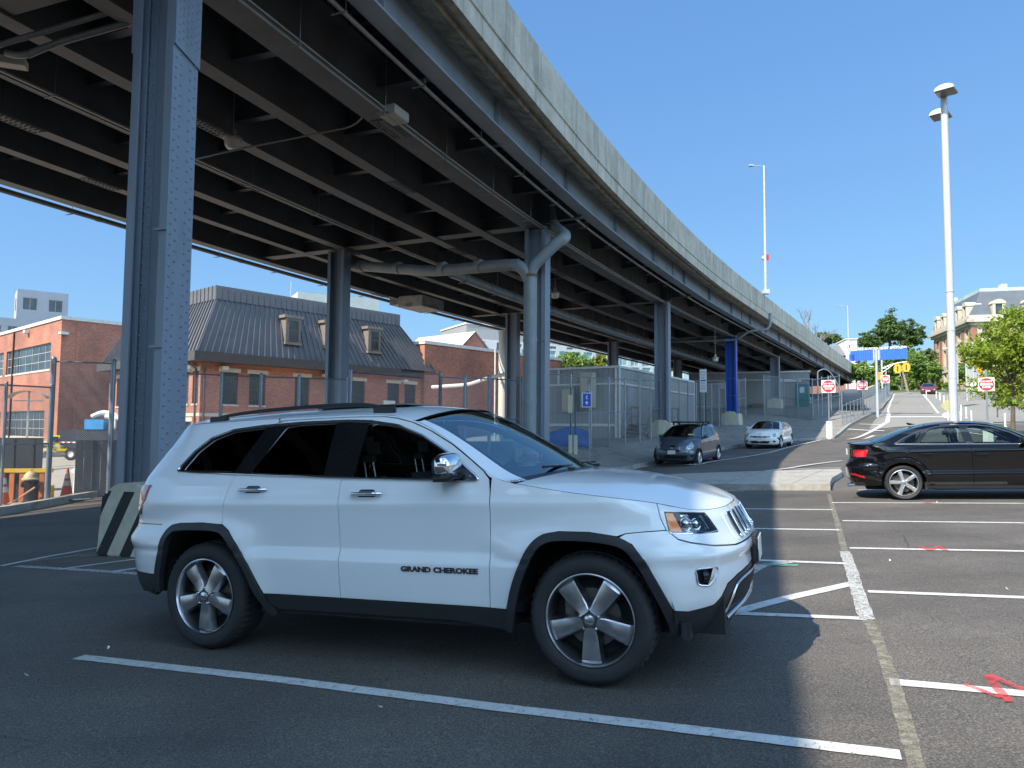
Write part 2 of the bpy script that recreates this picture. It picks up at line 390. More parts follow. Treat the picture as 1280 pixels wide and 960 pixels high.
M_YARD = concrete_mat('yard_ground', (.37, .32, .26), (.25, .2, .16), .5, .7)
M_STREET = concrete_mat('street_concrete', (.25, .235, .205), (.17, .16, .145), .5, .75, cell=4.5)
M_KERB = concrete_mat('kerb_concrete', (.33, .32, .29), (.04, .035, .03), .50, .68)
M_PINK = concrete_mat('brick_paving', (.30, .22, .185), (.2, .15, .12), .5, .7)
t = NT('grass_green'); co_ = t.coord('World')
M_GRASS = t.surf(t.n('ShaderNodeBsdfPrincipled', {'Base Color': t.ramp(t.noise(co_, 2., 6, .7), [(.3, (.04, .075, .018)), (.7, (.10, .14, .035))]), 'Roughness': .9}))

# one sheet to the horizon, finer near by
xs = np.r_[-3000, -1200, -500, -200, -100, np.arange(-56, 106.5, 1.0), 130, 200, 500, 1200, 3000]
ys = np.r_[-2500, -600, -100, -30, np.arange(-12, 141, 1.0), 170, 260, 600, 1500, 4000]
XX, YY = np.meshgrid(xs, ys, indexing='ij'); ZZ = GN(XX, YY)
mb = MB(); W_ = len(ys)
mb.v = [tuple(p) for p in np.stack([XX, YY, ZZ], -1).reshape(-1, 3)]
mb.f = [(i * W_ + j, (i + 1) * W_ + j, (i + 1) * W_ + j + 1, i * W_ + j + 1) for i in range(len(xs) - 1) for j in range(W_ - 1)]; mb.mi = [0] * len(mb.f)
tag(mb.build('ground', M_ASPH, smooth=60), kind='structure')

def sheet(name, poly, m, lift=.006, h=1.0, side=0.):
    """poly in world xy; draped over the terrain, with a real edge of height `side`"""
    V, T, L = cdt(poly, h=h); z = GN(V[:, 0], V[:, 1]); mb = MB()
    mb.v = [(x, y, zz + lift + side) for (x, y), zz in zip(V, z)]; ns = len(mb.v)
    for a, b, c in T:
        n = (V[b][0] - V[a][0]) * (V[c][1] - V[a][1]) - (V[b][1] - V[a][1]) * (V[c][0] - V[a][0])
        mb.f.append((a, b, c) if n > 0 else (a, c, b))
    if side:
        ar = sum(V[a][0] * V[b][1] - V[b][0] * V[a][1] for a, b in zip(L[0], L[0][1:] + L[0][:1]))
        base = len(mb.v); mb.v += [(V[i][0], V[i][1], z[i] - .05) for i in L[0]]; n = len(L[0])
        for k in range(n):
            q = (L[0][k], base + k, base + (k + 1) % n, L[0][(k + 1) % n]); mb.f.append(q if ar > 0 else q[::-1])
    mb.mi = [0] * len(mb.f); return mb.build(name, m)
def pxs(pts, lift=0.): return [tuple(ong(a, b, lift).xy) for a, b in pts]
def struct(o): return tag(o, kind='structure')
def off_line(pts, w):
    P = [Vector(p) for p in pts]; out = []
    for i, p in enumerate(P):
        d = (P[min(i + 1, len(P) - 1)] - P[max(i - 1, 0)]).normalized(); out.append(tuple(p + Vector((d.y, -d.x)) * w))
    return out
def strip_poly(pts, w0, w1): return off_line(pts, w0) + off_line(pts, w1)[::-1]

# concrete apron under the elevated road (kerb parallel to the parked cars)
K0 = lambda s, l=0.: (KERB0[0] + KERBD[0] * s - KERBD[1] * l, KERB0[1] + KERBD[1] * s + KERBD[0] * l)
kerb_l = [K0(-9), K0(0), K0(13.5), (15.6, 45.0), tuple(ong(1000, 551).xy), tuple(ong(1043, 548.5).xy)]
c_st = [tuple(at(x, y, Y).xy) for x, y, Y in ((1062, 532, 52), (1084, 522, 58.5), (1103, 512, 67), (1112, 500, 83), (1117, 492, 101))]
apron = kerb_l + c_st + [(47, 108), (36, 108), (26, 84), (8, 62), (-6, 40), (-6, 26), (-3, 22.8)]
struct(sheet('pavement', off_line(kerb_l + c_st, -.17) + [(47, 108), (36, 108), (26, 84), (8, 62), (-6, 40), (-6, 26), (-3, 22.8)], M_APRON, .0, 1.2, .13))
struct(sheet('kerb', strip_poly(resample(kerb_l + c_st, 1.5, False), 0, -.165), M_KERB, .0, .8, .15))
# traffic island between the lot and the access road
isl = pxs([(640, 615), (900, 611.5), (1037, 612.5), (1040, 604), (1053, 596), (1050, 591.5), (900, 596), (640, 604)])
struct(sheet('traffic_island', isl, M_CONC, .0, .8, .13))
struct(sheet('island_kerb', strip_poly(pxs([(640, 616.2), (900, 612.7), (1038, 613.2)]), .0, -.14), M_KERB, .0, .5, .137))
# street going uphill
ctr = [(24.6, 47.2)] + c_st[0:]
le = [(24.4, 49.5), (27.0, 54), (30.6, 60.2), (36.0, 69.7), (44.2, 84.5), (53.2, 101.0)]
street = [le[0]] + le[1:] + [(69.5, 101.5), (60, 80), (50, 63), (40, 48.5)]
struct(sheet('uphill_street', street, M_STREET, .03, 2.))
def quad_px(a, b): return pxs(a) + pxs(b)[::-1]
RIGHT_PAVE = [(41.0, 50.6), (50.6, 63.2), (60.4, 80), (69.2, 100), (96, 100), (96, 50.6)]
struct(sheet('pavement_right', RIGHT_PAVE, M_PINK, .02, 2., .12))
struct(sheet('grass_verge', [(40, 101.5), (100, 101.5), (100, 160), (20, 160), (30, 110)], M_GRASS, .04, 6.))
# construction yard behind the fence
kl = [(-30, 17.4)] + pxs([(-60, 655), (0, 645), (50, 636), (100, 626), (140, 619)]) + [(-9.0, 23.0), (-5.6, 24.4), (-3.2, 24.8)]
struct(sheet('yard_ground', off_line(kl, -.26) + [(-6, 40), (8, 62), (-8, 66), (-60, 60), (-60, 16)], M_YARD, .012, 2.5))
struct(sheet('yard_kerb', strip_poly(resample(kl, .6, False), 0, -.25), M_KERB, .0, .4, .20))
# smoother, darker asphalt patch strip along the yard kerb
# ------------------------------------------------------------------ painted markings
def paint_mat(name, col, wear, scale=22.):
    t = NT(name); co = t.coord('World')
    f = t.noise(co, scale, 6, .75); g = t.noise(co, 240, 2, .6)
    a = t.math('ADD', t.math('MULTIPLY', f, .6), t.math('MULTIPLY', g, .4))
    sp = .11 if wear > .485 else .035
    al = t.ramp(a, [(wear - sp, 0.), (wear + sp, .9 if wear > .485 else 1.)])
    c = t.ramp(t.noise(co, 9, 5, .7), [(.3, tuple(x * .78 for x in col)), (.7, col)])
    p = t.n('ShaderNodeBsdfPrincipled', {'Base Color': c, 'Roughness': .7})
    m = t.n('ShaderNodeMixShader'); t.set(m, 0, al); t.set(m, 1, t.n('ShaderNodeBsdfTransparent')); t.set(m, 2, p)
    return t.surf(m)
M_PAINT = paint_mat('white_paint', (.62, .62, .60), .415)
M_PAINTW = paint_mat('worn_white_paint', (.56, .56, .53), .475, 30.)
M_BEIGE = paint_mat('faded_cream_paint', (.36, .33, .25), .50, 14.)
M_RED = paint_mat('red_spray_paint', (.70, .06, .06), .487)
M_GREEN = paint_mat('green_spray_paint', (.10, .38, .28), .48)
M_BLUEP = paint_mat('blue_spray_paint', (.05, .16, .5), .5)
def line(pts, wd, m=None, lift=.006, name='road_marking', isxy=False):
    P = pts if isxy else pxs(pts); worn = m in (M_PAINTW, M_BEIGE); near = max(p[1] for p in P) < 9 or worn; P = resample(P, .1 if near and P[0][1] < 20 else .8, False)
    far = max(p[1] for p in P); lf = lift if far < 24 else .035
    mb = MB(); a = off_line(P, wd / 2); b = off_line(P, -wd / 2)
    if near and not worn: jt = [random.uniform(0, .007) for _ in P]; a = [tuple(Vector(x).lerp(Vector(y), j / wd)) for x, y, j in zip(a, b, jt)]
    if worn: jt = [random.uniform(0, .012) for i in range(len(P))]; a = [tuple(Vector(x).lerp(Vector(y), j / wd)) for x, y, j in zip(a, b, jt)]; b = [tuple(Vector(x).lerp(Vector(y), j / wd)) for x, y, j in zip(b, a, jt[::-1])]
    for i in range(len(P) - 1):
        q = [a[i], a[i + 1], b[i + 1], b[i]]; mb.quad(*[(x, y, G(x, y) + lf) for x, y in q])
    return struct(mb.build(name, m or M_PAINT))
line([(98, 822), (350, 850.5), (612, 884), (860, 913), (1126, 945)], .105)
line([(1112, 853), (1280, 868), (1500, 888)], .11)
line([(1085, 740), (1280, 747.5), (1480, 755)], .10)
line([(1062, 685.5), (1280, 689.5), (1480, 693)], .10)
line([(1053, 651.3), (1280, 654)], .10); line([(1040, 628.6), (1280, 629.5)], .10)
line([(1072, 612.5), (1280, 614)], .09)
line([(700, 611), (930, 614)], .0001 + .09)
line([(900, 636), (1041, 637.5)], .10); line([(905, 660.5), (1049, 662.8)], .10)
line([(940, 700.5), (1060, 705)], .10); line([(820, 763), (1083, 774)], .095)
line([(910, 768), (985, 748), (1066, 730)], .13)
line([(900, 735), (952, 708), (990, 702)], .14, M_PAINTW); line([(952, 706), (998, 708)], .12, M_GREEN, .010)
bl = pxs([(1036, 618), (1047, 655), (1056, 690), (1064, 712), (1072, 740), (1084, 775)])
line(bl[2:], .125, M_PAINTW, isxy=True); line(bl[:3], .085, M_BEIGE, isxy=True)
line([(1084, 775), (1102, 812), (1118, 860), (1130, 900), (1143, 948), (1150, 985), (1162, 1060)], .085, M_BEIGE)
line([(1205, 857), (1232, 867), (1252, 874)], .045, M_RED, .011); line([(1234, 846), (1246, 862), (1262, 880)], .05, M_RED, .013); line([(1234, 846), (1282, 866)], .055, M_RED, .015)
line([(1150, 684), (1163, 689), (1172, 684), (1182, 689)], .07, M_RED, .011); line([(1150, 628), (1166, 630)], .09, M_RED, .011)
# left bay
line([(0, 708), (60, 696), (130, 683.5)], .10); line([(20, 708), (120, 714), (205, 720)], .12, M_PAINTW); line([(75, 712), (140, 703), (205, 695)], .08); line([(10, 705), (80, 697), (130, 690)], .05, M_PAINTW)
line([(100, 696), (152, 691)], .07, M_PAINTW); line([(140, 715), (205, 706)], .10)
line([(70, 638), (95, 639.5)], .06, M_BLUEP)
# access road
line([(1026, 550.5), (1009, 554.5), (960, 567), (875, 581.5), (830, 583), (780, 585)], .14); line([(790, 580.5), (850, 582), (876, 581)], .10)
line([(890, 597), (940, 592), (985, 586.5), (1052, 577)], .13); line([(985, 586.5), (1052, 584.5)], .11)
line([(905, 571), (935, 571)], .10); line([(925, 562.5), (965, 563)], .10); line([(985, 553.5), (1010, 555)], .12)
# junction and hill
line([at(x, y, Y).xy[:] for x, y, Y in ((1111, 515.5, 61), (1109, 526, 53), (1098, 533, 50), (1072, 545, 46), (1060, 549, 44.5))], .30, isxy=True)
line([(1074, 530.5), (1106, 531.5)], .25); line([(1060, 537), (1105, 539)], .25); line([(1081, 549), (1092, 545)], .25); line([(1110, 521.5), (1195, 521.5)], .0001 + 1.0, M_PAINT)
line([at(x, y, Y).xy[:] for x, y, Y in ((1152.7, 492.5, 100), (1162, 504, 77), (1173, 517.5, 60.5))], .18, isxy=True)
line([at(x, y, Y).xy[:] for x, y, Y in ((1117.5, 493, 98), (1110, 510, 66), (1111, 516, 60))], .16, isxy=True)
for i in range(7):
    x0 = 54.5 + i * 2.1; line([(x0, 100.4), (x0 + 1.1, 100.4)], .9, isxy=True)
line([(1185, 533), (1290, 545)], .2); line([(1190, 528), (1290, 531)], .2); line([(1200, 540), (1290, 553)], .18)
# litter bits
lm = pm('litter_paper', (.7, .7, .68), .8)
for px, py in ((1259, 738), (1171, 628.5), (33, 846), (475, 886), (135, 812), (1112, 702)):
    p = ong(px, py); mb = MB(); s = .016
    mb.at((p.x, p.y, p.z + .006), random.random() * 3); mb.add([(-s, -s * .4, 0), (s, -s * .5, .01), (s * .8, s * .5, .022), (0, s * .3, .004), (-s * .7, s * .5, .018)], [(0, 1, 2, 3), (0, 3, 4)])
    tag(mb.build('litter_scrap', lm), 'scrap of pale paper lying on the asphalt', 'litter', 'scraps of litter on the asphalt')
# kerb end iron plate beside the island
p = ong(1046, 607)
# ------------------------------------------------------------------ elevated road
_kp = [(-13.2, -13.5), (-10.4, -4.6), (-5.05, 10.4), (.85, 24.8), (8.2, 39.3), (16.1, 53.0), (24.5, 67.2), (33.2, 82.), (41.6, 96.), (50.0, 110.)]
def _cat2(P, n=30):
    P = [np.array(p, float) for p in P]; P = [2 * P[0] - P[1]] + P + [2 * P[-1] - P[-2]]; o = []
    for i in range(1, len(P) - 2):
        a, b, c, d = P[i - 1:i + 3]
        for k in range(n):
            t = k / n; o.append(.5 * (2 * b + (c - a) * t + (2 * a - 5 * b + 4 * c - d) * t * t + (3 * b - a - 3 * c + d) * t ** 3))
    o.append(P[-2]); return np.array(o)
_kc = _cat2(_kp); _ks = np.r_[0, np.cumsum(np.hypot(*np.diff(_kc, axis=0).T))]
def kpos(s):
    x, y = np.interp(s, _ks, _kc[:, 0]), np.interp(s, _ks, _kc[:, 1]); e = .8
    dx = np.interp(s + e, _ks, _kc[:, 0]) - np.interp(s - e, _ks, _kc[:, 0]); dy = np.interp(s + e, _ks, _kc[:, 1]) - np.interp(s - e, _ks, _kc[:, 1])
    l = math.hypot(dx, dy); return x, y, dx / l, dy / l
def V(s, u, z):
    x, y, dx, dy = kpos(s); return Vector((x + dy * u, y - dx * u, z))
S_C = [float(_ks[30 * i]) for i in range(len(_kp))]      # chainage of the bents
S_END = float(_ks[-1])
M_STEEL = pm('steel_blue_grey', (.19, .225, .275), .42, .0, .10, 2.5, stain=((.10, .10, .10), 1.6, .55, .8), streak=True, bump=.05, bscale=60)
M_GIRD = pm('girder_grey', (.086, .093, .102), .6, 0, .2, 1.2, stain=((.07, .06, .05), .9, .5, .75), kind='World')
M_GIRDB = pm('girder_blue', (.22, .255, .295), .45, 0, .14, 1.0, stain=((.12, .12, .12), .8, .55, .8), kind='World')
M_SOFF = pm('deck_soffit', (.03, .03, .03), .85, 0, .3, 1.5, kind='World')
def viaduct_conc(name, base, dark, lo, hi):
    t = NT(name); co = t.coord('World'); st = t.coord('World', (1, 1, .10))
    c = t.ramp(t.noise(co, 1.3, 6, .7), [(.3, tuple(x * .75 for x in base)), (.7, tuple(x * 1.15 for x in base))])
    c = t.mix(t.ramp(t.noise(st, 2.6, 6, .7), [(lo, 0.), (hi, .8)]), c, dark)
    c = t.mix(1., c, t.ramp(t.noise(co, 22, 4, .7), [(.3, (.86,) * 3), (.7, (1.1,) * 3)]), 'MULTIPLY')
    p = t.n('ShaderNodeBsdfPrincipled', {'Base Color': c, 'Roughness': .88, 'Normal': t.bump(t.noise(co, 25, 5), .3, .01)})
    return t.surf(p)
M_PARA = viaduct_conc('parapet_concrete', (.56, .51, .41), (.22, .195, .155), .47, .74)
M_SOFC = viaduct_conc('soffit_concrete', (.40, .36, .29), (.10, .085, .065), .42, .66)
via = thing('elevated_road', (-5.05, 10.4, G(-5.05, 10.4)), 0, 'long elevated road on steel columns, concrete parapet above dark steel girders', 'viaduct')
def sweep(prof, s0, s1, ds=2.4, caps=True, mb=None):
    mb = mb or MB(); n = max(1, int(math.ceil((s1 - s0) / ds))); m = len(prof); vs = []
    for i in range(n + 1):
        s = s0 + (s1 - s0) * i / n; vs += [V(s, u, z) for u, z in prof]
    fs = [(i * m + j, i * m + (j + 1) % m, (i + 1) * m + (j + 1) % m, (i + 1) * m + j) for i in range(n) for j in range(m)]
    if caps: fs += [tuple(range(m))[::-1], tuple(range(n * m, n * m + m))]
    # make winding outward: profile given clockwise seen along +s
    return mb.add(vs, fs)
# parapet + cantilever, cast in lengths with open joints
S0 = 0.0; k = S0; L = 4.9
while k < S_END:
    e = min(k + L - .018, S_END)
    sweep([(2.62, 8.13), (2.62, 9.62), (2.58, 9.66), (2.33, 9.66), (2.29, 9.62), (2.29, 8.45), (1.6, 8.45), (1.6, 8.31), (2.30, 8.17), (2.36, 8.17), (2.38, 8.10), (2.46, 8.06), (2.62, 8.06)][::1], k, e, mb=(q := MB()))
    o = q.build('parapet_section', M_PARA, via, world=True)
    k += L
q = MB(); sweep([(2.655, 8.50), (2.655, 8.56), (2.618, 8.58), (2.618, 8.48)], 0, S_END, mb=q); q.build('drip_moulding', M_PARA, via, world=True)
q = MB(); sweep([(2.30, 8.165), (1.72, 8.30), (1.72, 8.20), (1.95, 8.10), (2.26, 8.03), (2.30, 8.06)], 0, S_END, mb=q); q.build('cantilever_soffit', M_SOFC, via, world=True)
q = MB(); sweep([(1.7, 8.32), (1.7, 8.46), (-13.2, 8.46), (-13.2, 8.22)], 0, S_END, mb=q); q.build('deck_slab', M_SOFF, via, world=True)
q = MB(); sweep([(-12.9, 8.1), (-12.9, 9.6), (-13.2, 9.6), (-13.2, 7.95)], 0, S_END, mb=q); q.build('parapet_far', M_PARA, via, world=True).name = 'parapet'
def ibeam_prof(u, z0, z1, fl=.42, tw=.03, tf=.05):
    h, w = fl / 2, tw / 2
    return [(u + h, z0), (u - h, z0), (u - h, z0 + tf), (u - w, z0 + tf), (u - w, z1 - tf), (u - h, z1 - tf), (u - h, z1), (u + h, z1), (u + h, z1 - tf), (u + w, z1 - tf), (u + w, z0 + tf), (u + h, z0 + tf)]
GU = [(1.62, 7.38, 8.30, .44), (-.12, 6.95, 8.21, .62), (-2.1, 6.98, 8.21, .40), (-4.15, 6.98, 8.21, .40), (-6.2, 7.02, 8.21, .36), (-8.15, 6.98, 8.21, .40), (-10.2, 7.02, 8.21, .36), (-12.4, 6.90, 8.21, .44)]
for i, (u, z0, z1, fl) in enumerate(GU):
    q = MB(); sweep(ibeam_prof(u, z0, z1, fl), 0, S_END, mb=q)
    if i == 0:      # stiffeners and splice plates on the outer girder
        s = 1.2
        while s < S_END:
            x, y, dx, dy = kpos(s); p = V(s, 1.72, 7.85); q.at(p, math.atan2(-dx, dy)); q.box(-.07, .05, -.008, .008, -.40, .42); q.at(); s += 5.4
        for sc_ in range(1, len(S_C)):
            p = V(S_C[sc_] - 3.6, 1.66, 7.85); x, y, dx, dy = kpos(S_C[sc_] - 3.6); q.at(p, math.atan2(-dx, dy)); q.box(-.01, .012, -.3, .3, -.36, .36)
            for a in range(-2, 3):
                for b in range(-3, 4): q.box(.012, .03, a * .11 - .015, a * .11 + .015, b * .1 - .015, b * .1 + .015)
            q.at()
    s = 3. + (i * 3.7) % 9
    while i and s < S_C[7]:     # bolted splices under the flange
        x, y, dx, dy = kpos(s); p = V(s, u, z0); q.at(p, math.atan2(-dx, dy)); q.box(-fl * .42, fl * .42, -.55, .55, -.022, -.001)
        for a in (-.32, -.16, .16, .32):
            for b in range(-4, 5): q.box(a * fl - .016, a * fl + .016, b * .115 - .016, b * .115 + .016, -.042, -.0225)
        for b in range(-2, 3): q.box(.016, .03, -.4, .4, .25 + b * .0, .95) if b == 0 else None
        q.at(); s += 12.5
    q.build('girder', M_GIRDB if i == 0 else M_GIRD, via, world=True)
# cross frames between girders (the nearest hundred as parts)
def beam_between(s, u0, u1, z0, z1, w=.2, mb=None):
    q = mb or MB(); x, y, dx, dy = kpos(s); p = V(s, (u0 + u1) / 2, 0); L_ = abs(u1 - u0) / 2
    q.at(p, math.atan2(-dx, dy)); q.box(-L_, L_, -w / 2, w / 2, z0, z0 + .03); q.box(-L_, L_, -.012, .012, z0 + .03, z1); q.box(-L_, L_, -w / 2 + .02, w / 2 - .02, z1 - .03, z1 - .004); q.at(); return q
cf = []
for i in range(len(GU) - 1):
    s = S_C[1] + 2. + (i % 2) * 1.6
    while s < S_END - 1:
        cf.append((s, i)); s += 3.95
cf.sort(); far_ = MB()
for n_, (s, i) in enumerate(cf):
    a, b = GU[i][0] - .02, GU[i + 1][0] + .02; z0 = 7.45 if i % 3 else 7.62
    if n_ < 98: beam_between(s, a, b, z0, 8.12).build('cross_frame', M_GIRD, via, world=True)
    else: beam_between(s, a, b, z0, 8.12, mb=far_)
tag(far_.build('cross_frames_far', M_GIRD, via, world=True), kind='stuff').name = 'distant_cross_frames'
for i in range(1, len(S_C)):
    q = MB(); beam_between(S_C[i], .5, -12.2, 7.03, 8.15, .5, q); beam_between(S_C[i] + .32, 1.5, -12.2, 7.25, 8.1, .2, q); q.build('bent_cap', M_GIRD, via, world=True)
# deck form ribs (corrugated soffit)
q = MB(); s = S_C[1]
while s < S_C[5]:
    x, y, dx, dy = kpos(s)
    for i in range(len(GU) - 1):
        a, b = GU[i][0] - .25, GU[i + 1][0] + .25; p = V(s, (a + b) / 2, 8.2); q.at(p, math.atan2(-dx, dy)); q.box(-(a - b) / 2, (a - b) / 2, -.06, .06, -.035, .015)
    s += .42
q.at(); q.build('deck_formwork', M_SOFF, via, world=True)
# ---- services
M_PIPE = pm('cast_pipe_grey', (.20, .225, .24), .5, 0, .15, 2., stain=((.22, .10, .05), 1.2, .62, .85), bump=.1)
M_COND = pm('conduit_grey', (.21, .21, .20), .45, .3, .15, 2.)
def along(s0, s1, u, z, ds=2.4, z1=None):
    n = max(1, int((s1 - s0) / ds)); z1 = z if z1 is None else z1
    return [V(s0 + (s1 - s0) * i / n, u, z + (z1 - z) * i / n) for i in range(n + 1)]
def run(name, s0, s1, u, z, r, label, hang=True, z1=None, m=None, couplings=0):
    q = MB(); q.tube(along(s0, s1, u, z, 2.4, z1), r, 10 if r > .06 else 6)
    if couplings:
        s = s0 + 1
        while s < s1 - .5: q.tube([V(s, u, z), V(s + .16, u, z)], r * 1.14, 12); s += couplings
    if hang:
        s = s0 + .9
        while s < s1: a = V(s, u + .16, z - .05 - r); b = V(s, u - .16, z - .05 - r); q.tube([a, b], .018, 5); q.tube([V(s, u + .14, z - .05), V(s, u + .14, 8.1)], .008, 4); s += 2.9
    return tag(q.build(name, m or M_COND), label, 'pipe')
run('conduit', S_C[1], S_C[6], .27, 6.87, .028, 'thin grey conduit slung along the column row girder, nearest the wide flange')
run('conduit', S_C[1], S_C[6], .37, 6.90, .020, 'thinnest grey conduit strapped beside another under the column row girder', False)
run('conduit', S_C[1], S_C[7], 1.22, 7.30, .045, 'grey pipe running just inside the blue outer girder of the elevated road')
run('conduit', S_C[1], S_C[6], -5.9, 6.95, .035, 'pair mate of thin conduits slung under the middle girders, nearer one')
run('conduit', S_C[1], S_C[6], -6.1, 6.97, .025, 'thin conduit under the middle girders, farther of the two side by side', False)
run('utility_pipe', S_C[1], S_C[8], -13.25, 6.95, .085, 'dark pipe slung outside the far edge of the elevated road against the sky', True, None, M_GIRD, 6.)
run('utility_pipe', S_C[1], S_C[8], -13.05, 7.25, .05, 'thin dark pipe above the one slung along the far edge of the elevated road', False, None, M_GIRD)
run('drain_pipe', S_C[3] + 2.2, S_C[7], -4.75, 6.28, .20, 'thick grey drain pipe hung lengthwise under the deck beyond the paired columns', True, 6.1, M_PIPE, 2.2)
def pipe_thing(name, pts, r, label, rings=(), m=None, parent=None):
    q = MB(); q.tube(pts, r, 14)
    for a, b in rings: a, b = Vector(a), Vector(b); q.tube([a, b], r * 1.15, 14)
    return tag(q.build(name, m or M_PIPE, smooth=50), label, 'pipe')
c3 = (.85, 24.8); c2 = tuple(V(S_C[3], -8.5, 0).xy)
def smooth_path(P, k=5):
    P = [Vector(p) for p in P]; out = [P[0]]
    for i in range(1, len(P) - 1):
        a, b, c = P[i - 1], P[i], P[i + 1]; u, v = (a - b), (c - b); d = min(u.length, v.length, .55) * .8; u.normalize(); v.normalize()
        for j in range(k + 1):
            t = j / k; out.append((b + u * d) * (1 - t) ** 2 + b * 2 * t * (1 - t) + (b + v * d) * t * t)
    out.append(P[-1]); return out
yp = Vector(at(663, 345, 23.8)); gy_ = G(yp.x, yp.y)
dp = thing('downpipe', (yp.x, yp.y, gy_), 0, 'rusty-collared grey downpipe in front of the column with the Y junction near its top', 'pipe')
q = MB(); q.tube([(yp.x, yp.y, gy_ - .1), (yp.x, yp.y, yp.z)], .225, 18); q.build('pipe_shaft', M_PIPE, dp, world=True, smooth=50)
M_RUST = pm('rust_brown', (.16, .075, .035), .8, 0, .4, 6.)
for z in (yp.z - .05, yp.z - 2.2, yp.z - 4.2, yp.z - 6.0):
    q = MB(); q.tube([(yp.x, yp.y, z), (yp.x, yp.y, z + .10)], .24, 18)
    if z < yp.z - 5: q.box(yp.x - .33, yp.x + .33, yp.y - .28, yp.y + .5, z - .10, z + .002)
    q.build('pipe_collar', M_RUST if z < yp.z - 5 or z > yp.z - .1 else M_PIPE, dp, world=True)
br = smooth_path([(yp.x, yp.y, yp.z - .15), (yp.x, yp.y, yp.z + .25), tuple(at(693, 306, 23.6)), tuple(at(706, 296, 23.6))]); q = MB(); q.tube(br[:-1], .2, 14); q.build('branch', M_PIPE, dp, world=True, smooth=50)
br2 = smooth_path([tuple(at(699, 302, 23.6)), tuple(at(709, 296, 23.7)), tuple(at(690, 281, 24.8)), tuple(at(688, 262, 25.0)), tuple(at(688, 240, 25.1))]); q = MB(); q.tube(br2, .2, 14); q.at(at(688, 243, 25.1)); q.lathe([(.2, -.25), (.3, 0), (.55, .55), (.55, .7), (.05, .7)], 14); q.at(); q.build('hopper_branch', M_PIPE, dp, world=True, smooth=50)
br3 = smooth_path([(yp.x, yp.y, yp.z - .2), tuple(at(652, 331, 23.8)), tuple(at(638, 331, 24.0)), tuple(at(540, 339, 26.2)), tuple(at(430, 331, 29.0))]); q = MB(); q.tube(br3, .2, 14)
for a in (.15, .35, .62, .86):
    P_ = Vector(at(638, 331, 24.0)).lerp(Vector(at(430, 331, 29.0)), a); d_ = (Vector(at(430, 331, 29)) - Vector(at(638, 331, 24))).normalized(); pp = P_ + Vector((0, 0, -.12 if .3 < a < .7 else -.05)); q.tube([pp, pp + d_ * .2], .235, 14)
q.build('cross_pipe', M_PIPE, dp, world=True, smooth=50)
q = MB(); q.tube(smooth_path([tuple(at(440, 332, 28.8)), tuple(at(428, 318, 29.2)), tuple(at(424, 300, 29.3)), tuple(at(424, 284, 29.3))]), .21, 14); q.tube([at(424, 300, 29.3), at(424, 285, 29.3)], .29, 14); q.build('hopper', M_PIPE, dp, world=True, smooth=50)
# small pipes at the blue column and parapet
bx = V(S_C[5], 0, 0)
pipe_thing('drain_pipe', smooth_path([tuple(V(S_C[5] - 1, -7, 6.75)), tuple(V(S_C[5] - .6, .6, 6.6)), tuple(V(S_C[5] - .6, 1.4, 7.2)), tuple(V(S_C[5], 2.75, 7.3)), tuple(V(S_C[5] + .3, 2.75, 8.5))]), .09, 'slim grey pipe crossing over the blue column up to the parapet')
# hung lamps and boxes
M_LAMPB = pm('lamp_grey', (.30, .29, .26), .5); M_LENS = pm('lamp_lens', (.55, .52, .45), .25)
def hung(px, py, Y, label, big=True):
    p = at(px, py, Y); o = thing('hanging_lamp', p, 0, label, 'lamp', 'lamps hung under the elevated road')
    q = MB(); q.lathe([(.03, .28), (.07, .26), (.09, .10), (.20, .08), (.24, .02), (.20, -.02), (.02, -.02)], 18); q.tube([(0, 0, .27), (0, 0, 8.15 - p.z)], .015, 6); q.build('housing', M_LAMPB, o, smooth=40)
    q = MB(); q.lathe([(.20, -.02), (.18, -.16), (.13, -.22), (.01, -.23)], 18); q.build('diffuser', M_LENS, o, smooth=60)
hung(291, 175, 17.2, 'grey bell lamp with glass bowl hung left of the drain pipes, the nearest one')
hung(694, 367, 34, 'small round lamp hung under the deck right beside the riveted column with the downpipe')
hung(894, 448, 48, 'small round lamp hung under the deck just left of the blue column')
pl = at(291, 180, 17.2)
pipe_thing('conduit', smooth_path([tuple(at(235, 201, 15.8)), tuple(at(300, 186, 17.0)), tuple(at(447, 157, 16.4)), tuple(at(455, 142, 16.0)), tuple(at(470, 140, 16.0))]), .022, 'thin conduit feeding the bell lamp across the girders', m=M_COND)
q = MB(); p = at(492, 144, 15.7); q.at(p, -R(24)); q.box(-.22, .22, -.3, .3, -.10, .12, .015); tag(q.build('junction_box', pm('box_cream', (.36, .34, .29), .6)), 'pale junction box under the column row girder near the blue outer girder', 'junction box')
q = MB(); p = at(531, 381, 36); q.at(p, -R(26)); q.box(-.9, .5, -1.0, 1.0, -.22, .32, .02); q.box(-1.5, -.9, -.9, .9, -.05, .25); tag(q.build('service_box', pm('box_grey', (.33, .31, .28), .7, stain=((.1, .08, .06), 2, .5, .7))), 'pale weathered box hung at the far edge of the elevated road against the sky', 'service box')
q = MB(); p = at(14, 78, 12.5); q.at(p, R(20)); q.box(-.22, .24, -.12, .12, -.07, .07, .01); tag(q.build('floodlight', pm('flood_cream', (.5, .45, .36), .5)), 'small cream floodlight under the deck near the upper left corner', 'lamp')
pipe_thing('conduit', smooth_path([tuple(at(-20, 62, 12)), tuple(at(60, 38, 12)), tuple(at(140, 14, 12)), tuple(at(152, 4, 12)), tuple(at(140, -12, 12))]), .05, 'upper of two pipes crossing under the deck in the upper left corner', m=M_COND)
